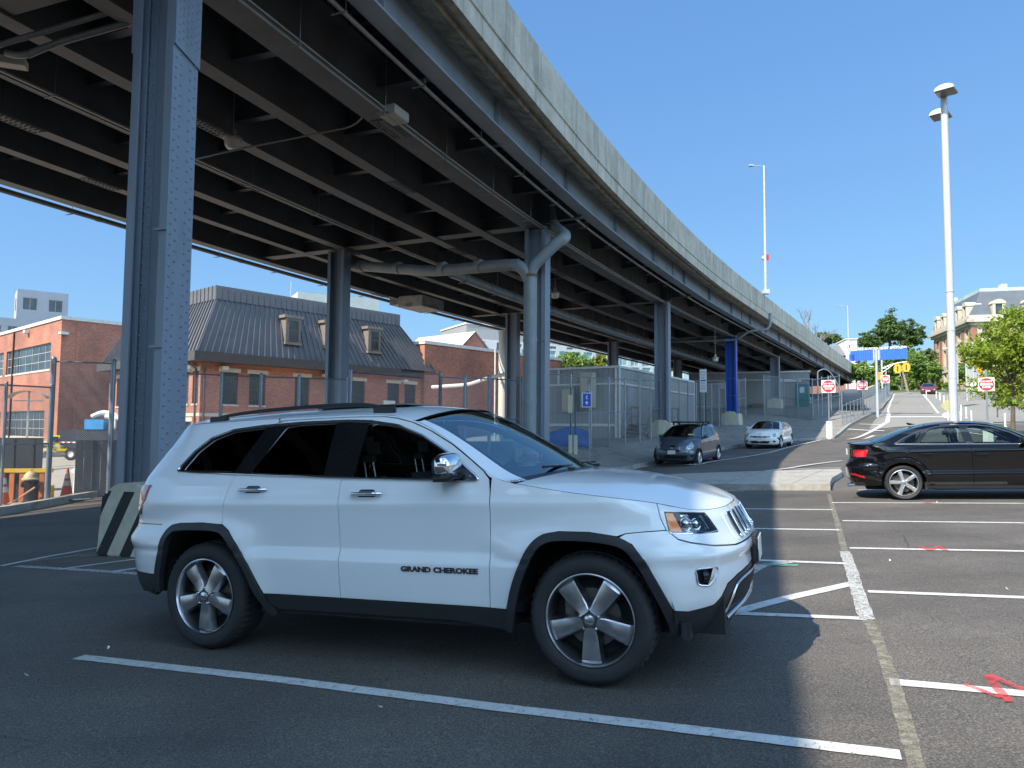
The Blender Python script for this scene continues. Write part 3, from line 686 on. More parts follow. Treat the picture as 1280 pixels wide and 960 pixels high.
pipe_thing('conduit', smooth_path([tuple(at(8, 66, 12.2)), tuple(at(28, 72, 12.2)), tuple(at(62, 56, 12.2)), tuple(at(165, 27, 12.2))]), .06, 'lower pipe with an elbow crossing under the deck in the upper left corner', m=M_COND)
# ------------------------------------------------------------------ columns
def rivet(q, x, y, z, ax, r=.021):
    """dome rivet; ax: outward axis in local frame"""
    n = 6; ring = []; A = Vector(ax); T1 = A.cross(Vector((0, 0, 1))).normalized(); T2 = A.cross(T1); c = Vector((x, y, z))
    vs = [c + (T1 * math.cos(2 * math.pi * k / n) + T2 * math.sin(2 * math.pi * k / n)) * r for k in range(n)] + [c + A * r * .5 + (T1 * math.cos(2 * math.pi * k / n) + T2 * math.sin(2 * math.pi * k / n)) * r * .7 for k in range(n)] + [c + A * r * .8]
    fs = [(k, (k + 1) % n, n + (k + 1) % n, n + k) for k in range(n)] + [(n + k, n + (k + 1) % n, 2 * n) for k in range(n)]
    q.add(vs, fs)
CW, CD = .37, .235          # half separation of the flanges (x) and half flange width (y)
def column_mesh(H, rivets=True, splice=False):
    q = MB()
    for sx in (-1, 1):
        q.box(sx * CW - .016 if sx > 0 else -CW - .016, sx * CW + .016 if sx > 0 else -CW + .016, -CD, CD, 0, H)       # outer plate
        a, b = (CW - .125, CW - .016) if sx > 0 else (-CW + .016, -CW + .125)
        for sy in (-1, 1):                                                                                    # flange angles
            y0, y1 = (CD - .022, CD) if sy > 0 else (-CD, -CD + .022)
            q.box(a, b, y0, y1, 0, H)
            q.box(min(a, b), max(a, b), sy * CD * .42 - .011, sy * CD * .42 + .011, 0, H)
    q.box(-CW + .016, CW - .016, -.018, .018, 0, H)                                                            # web
    for sx in (-1, 1):                                                                                         # web angle legs
        x0, x1 = (CW - .24, CW - .02) if sx > 0 else (-CW + .02, -CW + .24)
        for sy in (-1, 1): q.box(x0, x1, min(sy * .018, sy * .036), max(sy * .018, sy * .036), 0, H)
    if rivets:
        z = .25; k = 0
        while z < H - .2:
            for sx in (-1, 1):
                X = sx * (CW + .016)
                for j, yy in enumerate((-.175, -.085, .085, .175)):
                    rivet(q, X, yy, z + (.076 if j in (1, 2) else 0), (sx, 0, 0))
                rivet(q, sx * (CW - .185), -.036, z + .04, (0, -1, 0)); rivet(q, sx * (CW - .10), -.036, z + .11, (0, -1, 0))
            z += .152; k += 1
    if splice:
        z0 = H * .80
        for sx in (-1, 1):
            x0, x1 = (CW + .014, CW + .052) if sx > 0 else (-CW - .052, -CW - .014)
            q.add([(x0, -CD, z0 + .16), (x1, -CD, z0 + .16), (x1, CD, z0 - .02), (x0, CD, z0 - .02), (x0, -CD, H), (x1, -CD, H), (x1, CD, H), (x0, CD, H)], [(0, 3, 2, 1), (4, 5, 6, 7), (0, 1, 5, 4), (1, 2, 6, 5), (2, 3, 7, 6), (3, 0, 4, 7)])
            z = z0 + .24
            while z < H:
                for j, yy in enumerate((-.17, -.10, -.02, .06, .14, .19)[::1]):
                    if j % 2: rivet(q, sx * (CW + .052), yy, z + .05, (sx, 0, 0), .018)
                    else: rivet(q, sx * (CW + .052), yy, z, (sx, 0, 0), .018)
                z += .115
    return q
t = NT('striped_concrete'); ob = t.n('ShaderNodeSeparateXYZ', {'Vector': t.coord('Object')})
_u = t.math('FRACT', t.math('MULTIPLY', t.math('SUBTRACT', t.math('SUBTRACT', ob.outputs[0], t.math('MULTIPLY', ob.outputs[2], .50)), -.06), 1 / .43))
_b = t.math('LESS_THAN', t.math('ADD', _u, t.math('MULTIPLY', t.noise(t.coord('Object'), 22, 3), .015)), .47)
_b = t.math('MULTIPLY', _b, t.math('LESS_THAN', ob.outputs[2], .90)); _b = t.math('MULTIPLY', _b, t.ramp(t.noise(t.coord('Object'), 30, 5, .8), [(.30, .2), (.36, 1.)]))
_c = t.mix(_b, t.ramp(t.noise(t.coord('Object'), 5, 6, .7), [(.3, (.42, .385, .30)), (.65, (.55, .51, .41))]), (.016, .016, .018))
_c = t.mix(t.ramp(t.noise(t.coord('Object'), 9, 6, .8), [(.62, 0.), (.75, .5)]), _c, (.2, .18, .14))
M_STRIPE = t.surf(t.n('ShaderNodeBsdfPrincipled', {'Base Color': _c, 'Roughness': .75, 'Normal': t.bump(t.noise(t.coord('Object'), 30, 4), .3, .006)}))
M_PLINTH = pm('plinth_concrete', (.50, .47, .38), .85, 0, .15, 4, stain=((.24, .11, .05), 3., .60, .75), streak=True, bump=.2)
M_BLUEC = pm('blue_paint_column', (.012, .07, .36), .38, 0, .12, 2.)
def plinth(w, d, h, striped):
    q = MB(); q.box(-w, w, -d, d, 0, h * .9, .03, taper=(.93, .93)); 
    # rounded saddle between the flanges
    n = 14; R_ = CW * .86; pts = [(R_ * math.cos(math.pi * k / n), h * .9 - .05 + (h * .1 + .12) * math.sin(math.pi * k / n) + .0) for k in range(n + 1)]
    q.prism([(a * 1.15, b) for a, b in pts], -d * .92, d * .92, 'xz'); return q
COLS = []
def column(s, u, zb, label, mat_=None, dx_=0., striped=False, ptype=1, Htop=6.98, pl_h=.95, near=True, w=(.66, .62)):
    x, y, dx, dy = kpos(s); p = V(s, u, 0) + Vector((dx_, 0, 0)); th = math.atan2(dx, dy); zb = G(p.x, p.y) + zb
    o = thing('viaduct_column', (p.x, p.y, zb), -th, label, 'steel column', 'steel columns of the elevated road')
    zt = Htop - zb; q = column_mesh(zt - pl_h * .5, near, near and s < S_C[3] - 1); q.v = [(a, b, c + pl_h * .5) for a, b, c in q.v]; q.build('shaft', mat_ or M_STEEL, o)
    if near:
        q = MB()
        for zz in (zt * .33, zt * .52): q.tube([(-CW - .02, -CD - .01, zz), (CW + .02, -CD - .01, zz)], .012, 6) if not striped else q.box(CW - .2, CW + .03, -CD - .03, -CD - .003, zz, zz + .035)
        q.build('strap', M_STEEL, o)
    if ptype: plinth(w[0], w[1], pl_h, striped).build('plinth', M_STRIPE if striped else M_PLINTH, o)
    COLS.append((p.x, p.y, zb)); return o
column(S_C[2], 0, -.02, 'large riveted blue grey steel column nearest the camera on a black and cream striped block', striped=True, dx_=-.11, w=(.50, .42))
column(S_C[3], 0, .0, 'riveted grey column beside the rusty-collared downpipe, right of the white SUV roof', w=(.62, .5), pl_h=.7)
column(S_C[4], 0, .0, 'grey steel column on a rust-streaked cream block just left of the dark hatchback')
column(S_C[5], 0, .0, 'bright blue painted steel column on a cream block', M_BLUEC)
column(S_C[6], 0, .0, 'grey steel column in the front row, second beyond the bright blue column trailer side', near=False)
column(S_C[7], 0, .0, 'farthest front row column, small and dark, under the low end of the elevated road', near=False)
column(S_C[3] , -8.5, .0, 'grey riveted column standing before the mansard roofed building, carrying the cross pipe', near=True)
column(S_C[4] , -9.3, .0, 'thin looking dark column just left of the rusty-collared downpipe', near=False)
column(S_C[5] , -9.3, .0, 'short dark back row column rising behind the roof of the near grey trailer', near=False)
column(S_C[6] , -9.3, .0, 'small back row column seen between the grey trailer roof and the far trailer', near=False)
# chalk mark on the near column
x, y, dx, dy = kpos(S_C[2]); vs_, fs_ = text_mb('9', .17, .001); q = MB(); q.M = Matrix.Translation(Vector((x - .11, y, 0))) @ Matrix.Rotation(-math.atan2(dx, dy), 4, 'Z') @ Matrix.Translation(Vector((CW + .020, .03, -.62))) @ Matrix(((0, 0, 1, 0), (1, 0, 0, 0), (0, 1, 0, 0), (0, 0, 0, 1)))
q.add(vs_, fs_); o = q.build('chalk_number', pm('chalk', (.45, .5, .55), .9), bpy.data.objects['viaduct_column'], world=True)
# ------------------------------------------------------------------ lamps on the parapet
M_POLE = pm('pole_galvanised', (.50, .51, .52), .4, .35, .08, 2.)
def street_light(px, py_top, Y, label, arm=-.75, flag=True):
    b = None; p = at(px, py_top, Y); zb = 9.66
    o = thing('street_light', (p.x, p.y, zb), 0, label, 'street light', 'street lights along the elevated road'); H = p.z - zb
    q = MB(); q.tube([(0, 0, 0), (0, 0, H * .5), (0, 0, H)], [.11, .09, .06], 12); q.box(-.22, .22, -.22, .22, -.02, .3, .02); q.build('pole', M_POLE, o, smooth=50)
    q = MB(); q.tube([(0, 0, H - .08), (arm * .5, 0, H - .02), (arm, 0, H - .02)], .035, 8); q.box(min(arm, arm - .35), max(arm, arm - .35), -.13, .13, H - .07, H + .05, .03); q.build('lamp_head', M_POLE, o)
    if flag:
        q = MB(); q.box(-.26, .26, -.012, .012, H * .26, H * .26 + .42); q.build('sign_plate', pm('sign_red', (.6, .03, .03), .5), o)
        q = MB(); q.box(-.24, -.02, -.016, -.0125, H * .26 + .12, H * .26 + .32); q.build('sign_band', pm('sign_white', (.75, .75, .75), .5), o)
s_l = V(S_C[5] + .0, 2.45, 0)
street_light(955, 207, 50.5, 'tall galvanised street light with a red plate, on the parapet above the blue column')
street_light(1059.5, 382, 101, 'distant street light on the low end of the parapet', -1.2)
# ------------------------------------------------------------------ buildings
M_BRICK = brick_mat('red_brick', (.50, .165, .09), (.29, .09, .055), (.36, .29, .24))
M_BRICKF = brick_mat('red_brick_far', (.36, .13, .085), (.27, .095, .065), (.32, .26, .22), 1.6)
M_STONE = pm('cream_stone', (.52, .47, .38), .8, 0, .12, 3.)
M_WGLASS = pm('window_glass', (.045, .055, .06), .14, 0, .6, .5, spec=.4)
M_WFRAME = pm('window_frame_dark', (.10, .09, .08), .5)
M_WFRAMEL = pm('window_frame_light', (.55, .53, .48), .5)
M_ROOFM = pm('seam_roof', (.125, .122, .13), .42, .0, .12, 1.2)
M_WHITEC = pm('coping_white', (.62, .6, .55), .6)
def wall_holes(q, O, D, L, z0, z1, holes, depth=.18, mi=0):
    """wall in vertical plane from O along unit D (outward normal = D turned right, (dy,-dx)); holes [(u0,u1,v0,v1)] with reveals"""
    D = Vector((D[0], D[1])); N = Vector((D.y, -D.x)); us = sorted({0, L} | {h[0] for h in holes} | {h[1] for h in holes}); vs = sorted({z0, z1} | {h[2] for h in holes} | {h[3] for h in holes})
    P = lambda u, v, d=0.: (O[0] + D.x * u - N.x * d, O[1] + D.y * u - N.y * d, v)
    for a, b in zip(us, us[1:]):
        for c, d in zip(vs, vs[1:]):
            if any(h[0] <= a + 1e-6 and b <= h[1] + 1e-6 and h[2] <= c + 1e-6 and d <= h[3] + 1e-6 for h in holes): continue
            q.quad(P(a, c), P(b, c), P(b, d), P(a, d), mi)
    for u0, u1, v0, v1 in holes:
        q.quad(P(u0, v0), P(u0, v0, depth), P(u0, v1, depth), P(u0, v1), mi); q.quad(P(u1, v0, depth), P(u1, v0), P(u1, v1), P(u1, v1, depth), mi)
        q.quad(P(u0, v0), P(u1, v0), P(u1, v0, depth), P(u0, v0, depth), mi); q.quad(P(u0, v1, depth), P(u1, v1, depth), P(u1, v1), P(u0, v1), mi)
def window(parent, O, D, h, depth=.18, nx=1, ny=2, lintel=None, sill=None, fr=.05, fm=None, bars=None, gm=None):
    """glazed window with frame, sill and lintel as sub-parts"""
    D = Vector((D[0], D[1])); N = Vector((D.y, -D.x)); u0, u1, v0, v1 = h; rz = math.atan2(D.y, D.x)
    q = MB(); q.at((O[0], O[1], 0), rz); dd = depth - .03
    q.box(u0 + .002, u1 - .002, dd + .01, dd + .02, v0 + .002, v1 - .002); w = q.build('window', gm or M_WGLASS, parent, world=True)
    q = MB(); q.at((O[0], O[1], 0), rz); a, b = dd - .03, dd + .004
    q.box(u0 + .003, u0 + fr, a, b, v0 + .003, v1 - .003); q.box(u1 - fr, u1 - .003, a, b, v0 + .003, v1 - .003); q.box(u0 + fr, u1 - fr, a, b, v0 + .003, v0 + fr); q.box(u0 + fr, u1 - fr, a, b, v1 - fr, v1 - .003)
    for i in range(1, nx): x = u0 + (u1 - u0) * i / nx; q.box(x - fr * .35, x + fr * .35, a + .004, b - .002, v0 + fr, v1 - fr)
    for i in range(1, ny): z = v0 + (v1 - v0) * i / ny; q.box(u0 + fr, u1 - fr, a + .007, b - .003, z - fr * .35, z + fr * .35)
    if bars:
        n = int((u1 - u0) / bars)
        for i in range(1, n): x = u0 + (u1 - u0) * i / n; q.box(x - .012, x + .012, a - .05, a - .03, v0 + .05, v1 - .05)
    q.build('frame', fm or M_WFRAME, w, world=True)
    if lintel: q = MB(); q.at((O[0], O[1], 0), rz); q.box(u0 - .18, u1 + .18, -.03, .05, v1 + .004, v1 + lintel); q.build('lintel', M_STONE, w, world=True)
    if sill: q = MB(); q.at((O[0], O[1], 0), rz); q.box(u0 - .06, u1 + .06, -.06, .10, v0 - sill, v0 - .004); q.build('sill', M_STONE, w, world=True)
    return w
def uv_on(O, D, px, py):
    """where the sight line hits the wall plane -> (u along D, z); used to read window positions"""
    D = Vector((D[0], D[1], 0)); N = Vector((D.y, -D.x, 0)); d = ray(px, py); t = Vector((O[0], O[1], 0)).dot(N) / d.dot(N); p = d * t
    return (p - Vector((O[0], O[1], 0))).dot(D), p.z
dR = Vector((math.sin(R(41)), math.cos(R(41)))); dL = Vector((-dR.y, dR.x))      # along the right faces, along the left faces (going away)
# ---- brick building with the metal mansard roof
O = Vector((-20.7, 48.0)); zg = -2.7
mb_ = thing('brick_building', (O.x, O.y, zg), 0, 'two storey red brick building with a steep dark seamed metal mansard roof and dormers', 'building')
LR, LL, ze = 20.6, 15.5, 4.35
hR = []; 
for px in (277 + 10, 322, 378, 417, 448.5, 492, 513):
    u, z = uv_on(O, dR, px, 475); 
    if u < LR - 1: hR.append((u - .62, u + .62, 1.55, 3.75))
for u in (2.2, 6.0, 11.5, 15.5): hR.append((u - .6, u + .6, -1.6, .4))
hR.sort(); hR2 = []
for h in hR:
    if not any(abs(h[0] - k[0]) < 1.35 and h[2] == k[2] for k in hR2): hR2.append(h)
hR = hR2
OL = O + dL * LL; dLr = -dL      # left face runs from far corner to the near corner, normal to camera-left
hL = []
for px in (232.5, 244.5): u, z = uv_on(OL, dLr, px, 475); hL.append((u - .42, u + .42, 1.55, 3.75))
u, z = uv_on(OL, dLr, 233, 540); hL.append((u - .5, u + .6, -2.0, .35))
for u in (2., 5.5, 9.): hL.append((u - .45, u + .45, 1.55, 3.75))
q = MB(); wall_holes(q, O, dR, LR, zg - .5, ze, hR); wall_holes(q, OL, dLr, LL, zg - .5, ze, hL)
# back walls
P3 = O + dR * LR; P4 = P3 + dL * LL; wall_holes(q, P3, dL, LL, zg - .5, ze, []); wall_holes(q, P4, -dR, LR, zg - .5, ze, [])
q.build('wall', M_BRICK, mb_, world=True)
q = MB()
for (o_, d_, L_) in ((O, dR, LR), (OL, dLr, LL)):
    q.at((o_.x, o_.y, 0), math.atan2(d_.y, d_.x)); q.box(0, L_, -.03, .02, .70, .92)
q.at(); q.build('stone_band', M_STONE, mb_, world=True)
for h in hR: window(mb_, O, dR, h, lintel=.28, sill=.12, bars=.11 if h[2] > 0 else None)
for h in hL: window(mb_, OL, dLr, h, lintel=.28, sill=.12)
# eaves box stepping back in three lengths, mansard slope with seams
N1 = Vector((dR.y, -dR.x)); N2 = Vector((-dR.x, -dR.y))        # outward normals of right and left faces
q = MB(); rz = math.atan2(dR.y, dR.x)
q.at((O.x, O.y, 0), rz); q.box(-.9, 10.2, -.95, .4, ze - .02, ze + .62); q.box(10.2, 16.8, -.60, .4, ze + .05, ze + .60); q.box(16.8, LR + .3, -.30, .4, ze + .10, ze + .58); q.box(-.9, .4, .4, LL + .3, ze - .015, ze + .615); q.at()
for (o_, d_, L_, sgn) in ((O, dR, 27.5, 0),):
    pass
q.build('eaves', pm('eaves_dark', (.075, .065, .06), .5), mb_, world=True)
q = MB(); zt = 9.75; zm = ze + .6; Hm = zt - zm
def loc2(a, b, z): return (O.x + dR.x * a + dL.x * b, O.y + dR.y * a + dL.y * b, z)
A0, A1, B0, B1 = -.55, LR + .1, -.55, LL; ia, ib, ic = 1.9, 1.35, 3.2
c0, c1, c2_, c3_ = loc2(A0, B0, zm), loc2(A1, B0, zm), loc2(A1, B1, zm), loc2(A0, B1, zm)
t0, t1, t2, t3 = loc2(A0 + ia, B0 + ib, zt - .9), loc2(A1 - ic, B0 + ib, zt - .9), loc2(A1 - ic, B1 - ib, zt - .9), loc2(A0 + ia, B1 - ib, zt - .9)
q.quad(c0, c1, t1, t0); q.quad(c1, c2_, t2, t1); q.quad(c2_, c3_, t3, t2); q.quad(c3_, c0, t0, t3); q.quad(t0, t1, t2, t3)
def seams(a, b, c, d, n, w=.07, h=.11):
    a, b, c, d = map(Vector, (a, b, c, d)); nn = (b - a).cross(d - a).normalized(); e = (b - a).normalized() * w / 2
    for i in range(n + 1):
        t = i / n; p = a.lerp(b, t); r_ = d.lerp(c, t); q.add([p - e, p + e, r_ + e, r_ - e, p - e + nn * h, p + e + nn * h, r_ + e + nn * h, r_ - e + nn * h], [(4, 5, 6, 7), (0, 4, 7, 3), (1, 2, 6, 5), (0, 1, 5, 4), (3, 7, 6, 2)])
seams(c0, c1, t1, t0, 44); seams(c3_, c0, t0, t3, 34); seams(c1, c2_, t2, t1, 30)
# crown band
for (a, b, z0, z1, ex) in ((0, 0, zt - .95, zt, .12),):
    e = ex; pts = [loc2(A0 + ia - e, B0 + ib - e, 0), loc2(A1 - ic + e, B0 + ib - e, 0), loc2(A1 - ic + e, B1 - ib + e, 0), loc2(A0 + ia - e, B1 - ib + e, 0)]
    q.prism([(p[0], p[1]) for p in pts], z0, z1)
    for i in range(36):
        t = i / 36; x = A0 + ia - e + (A1 - ic + e - A0 - ia + e) * t; p = loc2(x, B0 + ib - e - .02, 0); q.at((p[0], p[1], 0), rz); q.box(-.025, .025, -.04, .03, z0, z1 + .005); q.at()
    for i in range(24):
        t = i / 24; y = B0 + ib - e + (B1 - B0 - 2 * ib + 2 * e) * t; p = loc2(A0 + ia - e - .02, y, 0); q.at((p[0], p[1], 0), rz); q.box(-.04, .03, -.025, .025, z0, z1 + .005); q.at()
q.build('roof', M_ROOFM, mb_, world=True)
def dormer(px, py, face=0):
    """boxed dormer on the right (0) slope"""
    u, _ = uv_on(O, dR, px, 470) if face == 0 else (0, 0); base = loc2(u, B0, 0)
    o = MB(); o.at((base[0], base[1], 0), rz); z0, z1 = zm + 1.25, zm + 3.05
    o.box(-.62, .62, .02 + .20, 1.7, z0, z1, mi=0); o.box(-.78, .78, .02 + .10, 1.8, z1, z1 + .22); o.box(-.70, .70, .12, 1.0, z0 - .16, z0 + .02); d = o.build('dormer', M_DORM, mb_, world=True)
    o = MB(); o.at((base[0], base[1], 0), rz); o.box(-.36, .36, .175, .218, z0 + .18, z1 - .2); o.build('window', M_WGLASS, d, world=True)
    o = MB(); o.at((base[0], base[1], 0), rz); o.box(-.44, -.36, .15, .215, z0 + .12, z1 - .14); o.box(.36, .44, .15, .215, z0 + .12, z1 - .14); o.box(-.36, .36, .15, .215, z1 - .2, z1 - .14); o.box(-.36, .36, .15, .215, z0 + .12, z0 + .18); o.box(-.36, .36, .16, .21, (z0 + z1) / 2 - .03, (z0 + z1) / 2 + .03); o.build('frame', M_WFRAME, d, world=True)
M_DORM = pm('dormer_brown', (.20, .165, .14), .5)
for px in (362, 410.5, 464): dormer(px, 415)
# left slope dormer, seen at its side
base = loc2(A0, 7.6, 0); o = MB(); o.at((base[0], base[1], 0), rz); o.box(.25, 2.2, -.8, .8, zm + 1.2, zm + 3.1); o.box(.1, 2.3, -.95, .95, zm + 3.1, zm + 3.32); o.build('dormer', pm('dormer_dark', (.05, .045, .045), .5), mb_, world=True)
# rainwater pipes, wall lamps, white notice
q = MB()
for a, (o_, d_) in ((.22, (O, dR)), (LL - .5, (OL, dLr))):
    p = o_ + d_ * a; n_ = Vector((d_.y, -d_.x)); q.tube([(p.x + n_.x * .8, p.y + n_.y * .8, ze), (p.x + n_.x * .1, p.y + n_.y * .1, ze - .45), (p.x + n_.x * .1, p.y + n_.y * .1, zg)], .06, 8)
q.build('downpipe', pm('downpipe_brown', (.08, .06, .05), .5), mb_, world=True)
for u in (1.55, 9.6, LR - 3.1):
    q = MB(); q.at((O.x + dR.x * u, O.y + dR.y * u, ze - .35), rz); q.box(-.22, .22, -.42, -.02, -.12, .12, .02); q.build('wall_lamp', M_WHITEC, mb_, world=True)
for u in (LL - .9,):
    q = MB(); q.at((OL.x + dLr.x * u, OL.y + dLr.y * u, ze - .35), math.atan2(dLr.y, dLr.x)); q.box(-.22, .22, -.42, -.02, -.12, .12, .02); q.build('wall_lamp', M_WHITEC, mb_, world=True)
u, z = uv_on(O, dR, 485, 505); q = MB(); q.at((O.x + dR.x * u, O.y + dR.y * u, z), rz); q.box(-.6, .6, -.2, .0 - .004, -.28, .28); q.build('notice_board', M_WHITEC, mb_, world=True)
# antenna behind the roof
p = at(236, 350, 62); q = MB(); q.tube([(p.x, p.y, 9), (p.x, p.y, p.z + .9)], .06, 6); q.tube([(p.x - .5, p.y, 9), (p.x - .5, p.y, p.z)], .05, 6); q.tube([(p.x - .5, p.y, p.z - .6), (p.x, p.y, p.z - .6)], .04, 6); tag(q.build('roof_antenna', M_POLE), 'thin twin rod antenna behind the left end of the mansard roof', 'antenna')
p = at(364, 352, 66); q = MB(); q.tube([(p.x, p.y, 9), (p.x, p.y, p.z)], .04, 6); tag(q.build('roof_antenna', M_POLE), 'single hair thin rod behind the middle of the mansard roof', 'antenna')
# ---- brick building at the far left
O1 = Vector((-47.0, 75.0)); zt1 = 11.1; LR1, LL1 = 18.0, 32.0
b1 = thing('brick_building', (O1.x, O1.y, zg), 0, 'flat roofed red brick building at the left edge with wide gridded windows', 'building')
OL1 = O1 + dL * LL1
def hpx(O_, D_, x0, x1, y0, y1):
    a, _ = uv_on(O_, D_, x0, (y0 + y1) / 2); b, _ = uv_on(O_, D_, x1, (y0 + y1) / 2); _, t = uv_on(O_, D_, (x0 + x1) / 2, y0); _, s = uv_on(O_, D_, (x0 + x1) / 2, y1); return (a, b, s, t)
h1 = [hpx(OL1, -dL, 8, 63, 434, 465), hpx(OL1, -dL, 4, 55, 514, 546)]
h1 = [h for h in h1]; h1 += [(h[0] - 9., h[0] - 1.2, h[2], h[3]) for h in h1]
q = MB(); wall_holes(q, O1, dR, LR1, zg - 1, zt1, []); wall_holes(q, OL1, -dL, LL1, zg - 1, zt1, h1, .25)
wall_holes(q, O1 + dR * LR1, dL, LL1, zg - 1, zt1, []); wall_holes(q, O1 + dR * LR1 + dL * LL1, -dR, LR1, zg - 1, zt1, [])
q.build('wall', M_BRICK, b1, world=True)
for h in h1: window(b1, OL1, -dL, h, .25, nx=7, ny=3, sill=.2, fm=M_WFRAMEL, fr=.07)
q = MB(); q.at((O1.x, O1.y, 0), rz); q.box(-.12, LR1 + .1, -.12, LL1 + .1, zt1, zt1 + .35); q.build('coping', M_WHITEC, b1, world=True)
q = MB(); q.at((O1.x, O1.y, 0), rz); 
q.box(-.16, -.004, 15.9, 16.15, zg, zt1 - .01)
q.build('expansion_joint', pm('joint_dark', (.05, .03, .03), .8), b1, world=True)
q = MB(); q.at((O1.x, O1.y, 0), rz); q.box(1.4, 1.75, -.06, -.003, zg, zt1 - .01); q.build('pilaster', M_BRICK, b1, world=True)
u, z = uv_on(O1, dR, 77, 417); q = MB(); q.at((O1.x, O1.y, z), rz); q.box(-.3, .5, -.75, -.02, -.14, .14, .03); q.build('wall_lamp', M_WHITEC, b1, world=True)
u, z = uv_on(OL1, -dL, 36, 415); p = OL1 - dL * u; q = MB(); q.at((p.x, p.y, z), math.atan2(-dL.y, -dL.x)); q.box(-.3, .3, -.5, -.02, -.2, .2, .03); q.build('wall_lamp', M_WHITEC, b1, world=True)
# barrel canopy by the wall
p = at(36, 500, 52); q = MB(); q.at((p.x, p.y, p.z - .2), R(20)); n = 10
q.add([(1.35 * math.cos(math.pi * (.12 + .76 * k / n)), y, .85 * math.sin(math.pi * (.12 + .76 * k / n))) for k in range(n + 1) for y in (-.8, .8)], [(2 * k, 2 * k + 1, 2 * k + 3, 2 * k + 2) for k in range(n)]); q.box(-.06, .06, -.06, .06, -3.4, .84); q.box(-.9, .9, -.05, .05, .1, .18)
tag(q.build('curved_canopy', pm('canopy_grey', (.40, .38, .34), .5)), 'small grey barrel roofed canopy on a post in front of the left brick building', 'canopy')
# ---- low brick annex right of the mansard building, with gable and big flue
O2 = Vector((-7.6, 62.5)); zt2 = 7.35; b2 = thing('brick_building', (O2.x, O2.y, -1.6), 0, 'low flat topped brick annex with a small gable, right of the mansard building', 'building')
LR2 = 24
q = MB(); wall_holes(q, O2, dR, LR2, -3, zt2, [(15.6, 17.0, 1.0, 3.6)]); wall_holes(q, O2 + dR * LR2, dL, 10, -3, zt2, []); wall_holes(q, O2 + dL * 10, -dL, 10, -3, zt2, []); q.build('wall', M_BRICK, b2, world=True)
window(b2, O2, dR, (15.6, 17.0, 1.0, 3.6), ny=3)
q = MB(); q.at((O2.x, O2.y, 0), rz); q.box(-.1, LR2 + .1, -.14, 10, zt2, zt2 + .28); q.box(11.2, 11.34, -.14, -.01, -2, zt2 - .01); q.build('coping', M_WHITEC, b2, world=True)
g0, z0 = uv_on(O2, dR, 588, 434); g1, z1 = uv_on(O2, dR, 619, 439); gm, zm_ = uv_on(O2, dR, 603, 420)
q = MB(); q.at((O2.x, O2.y, 0), rz); q.prism([(g0, zt2 + .28), (g1, zt2 + .28), (gm, zt2 + 1.75)], 1.0, 1.3, 'xz'); q.build('gable', M_BRICK, b2, world=True)
q = MB(); q.at((O2.x, O2.y, 0), rz)
q.add([(g0 - .3, .9, zt2 + .3), (gm, .9, zt2 + 1.95), (gm, 9, zt2 + 1.95), (g0 - .3, 9, zt2 + .3), (g1 + .3, .9, zt2 + .3), (g1 + .3, 9, zt2 + .3)], [(0, 1, 2, 3), (1, 4, 5, 2)]); q.build('roof', pm('pale_roof', (.5, .48, .44), .6), b2, world=True)
def flue(px0, px1, ytop, ybot, Y, name, label, cat, m):
    a, b = at(px0, (ytop + ybot) / 2, Y), at(px1, (ytop + ybot) / 2, Y); t_, bo = at((px0 + px1) / 2, ytop, Y), at((px0 + px1) / 2, ybot, Y); q = MB(); q.tube([(t_.x, t_.y, bo.z - 1.5), (t_.x, t_.y, t_.z)], (b.x - a.x) / 2, 20); q.tube([(t_.x, t_.y, t_.z - .25), (t_.x, t_.y, t_.z + .05)], (b.x - a.x) / 2 * 1.06, 20); return tag(q.build(name, m, smooth=40), label, cat)
flue(623.5, 635.5, 414, 520, 48, 'flue_stack', 'thick white flue with rust streaks in front of the brick annex', 'flue', pm('flue_white', (.66, .63, .55), .45, 0, .06, 2, stain=((.55, .30, .10), 1.1, .58, .72), streak=True))
flue(618.2, 620.3, 436, 530, 50, 'vent_pipe', 'slim cream vent pipe close to the thick white flue', 'pipe', M_WHITEC)
pc = smooth_path([tuple(at(540, 484, 47)), tuple(at(585, 481, 46)), tuple(at(612, 472, 45)), tuple(at(645, 465, 44))]); q = MB(); q.tube(pc, .12, 8); tag(q.build('sagging_hose', M_WHITEC), 'white hose sagging in front of the brick annex', 'hose')
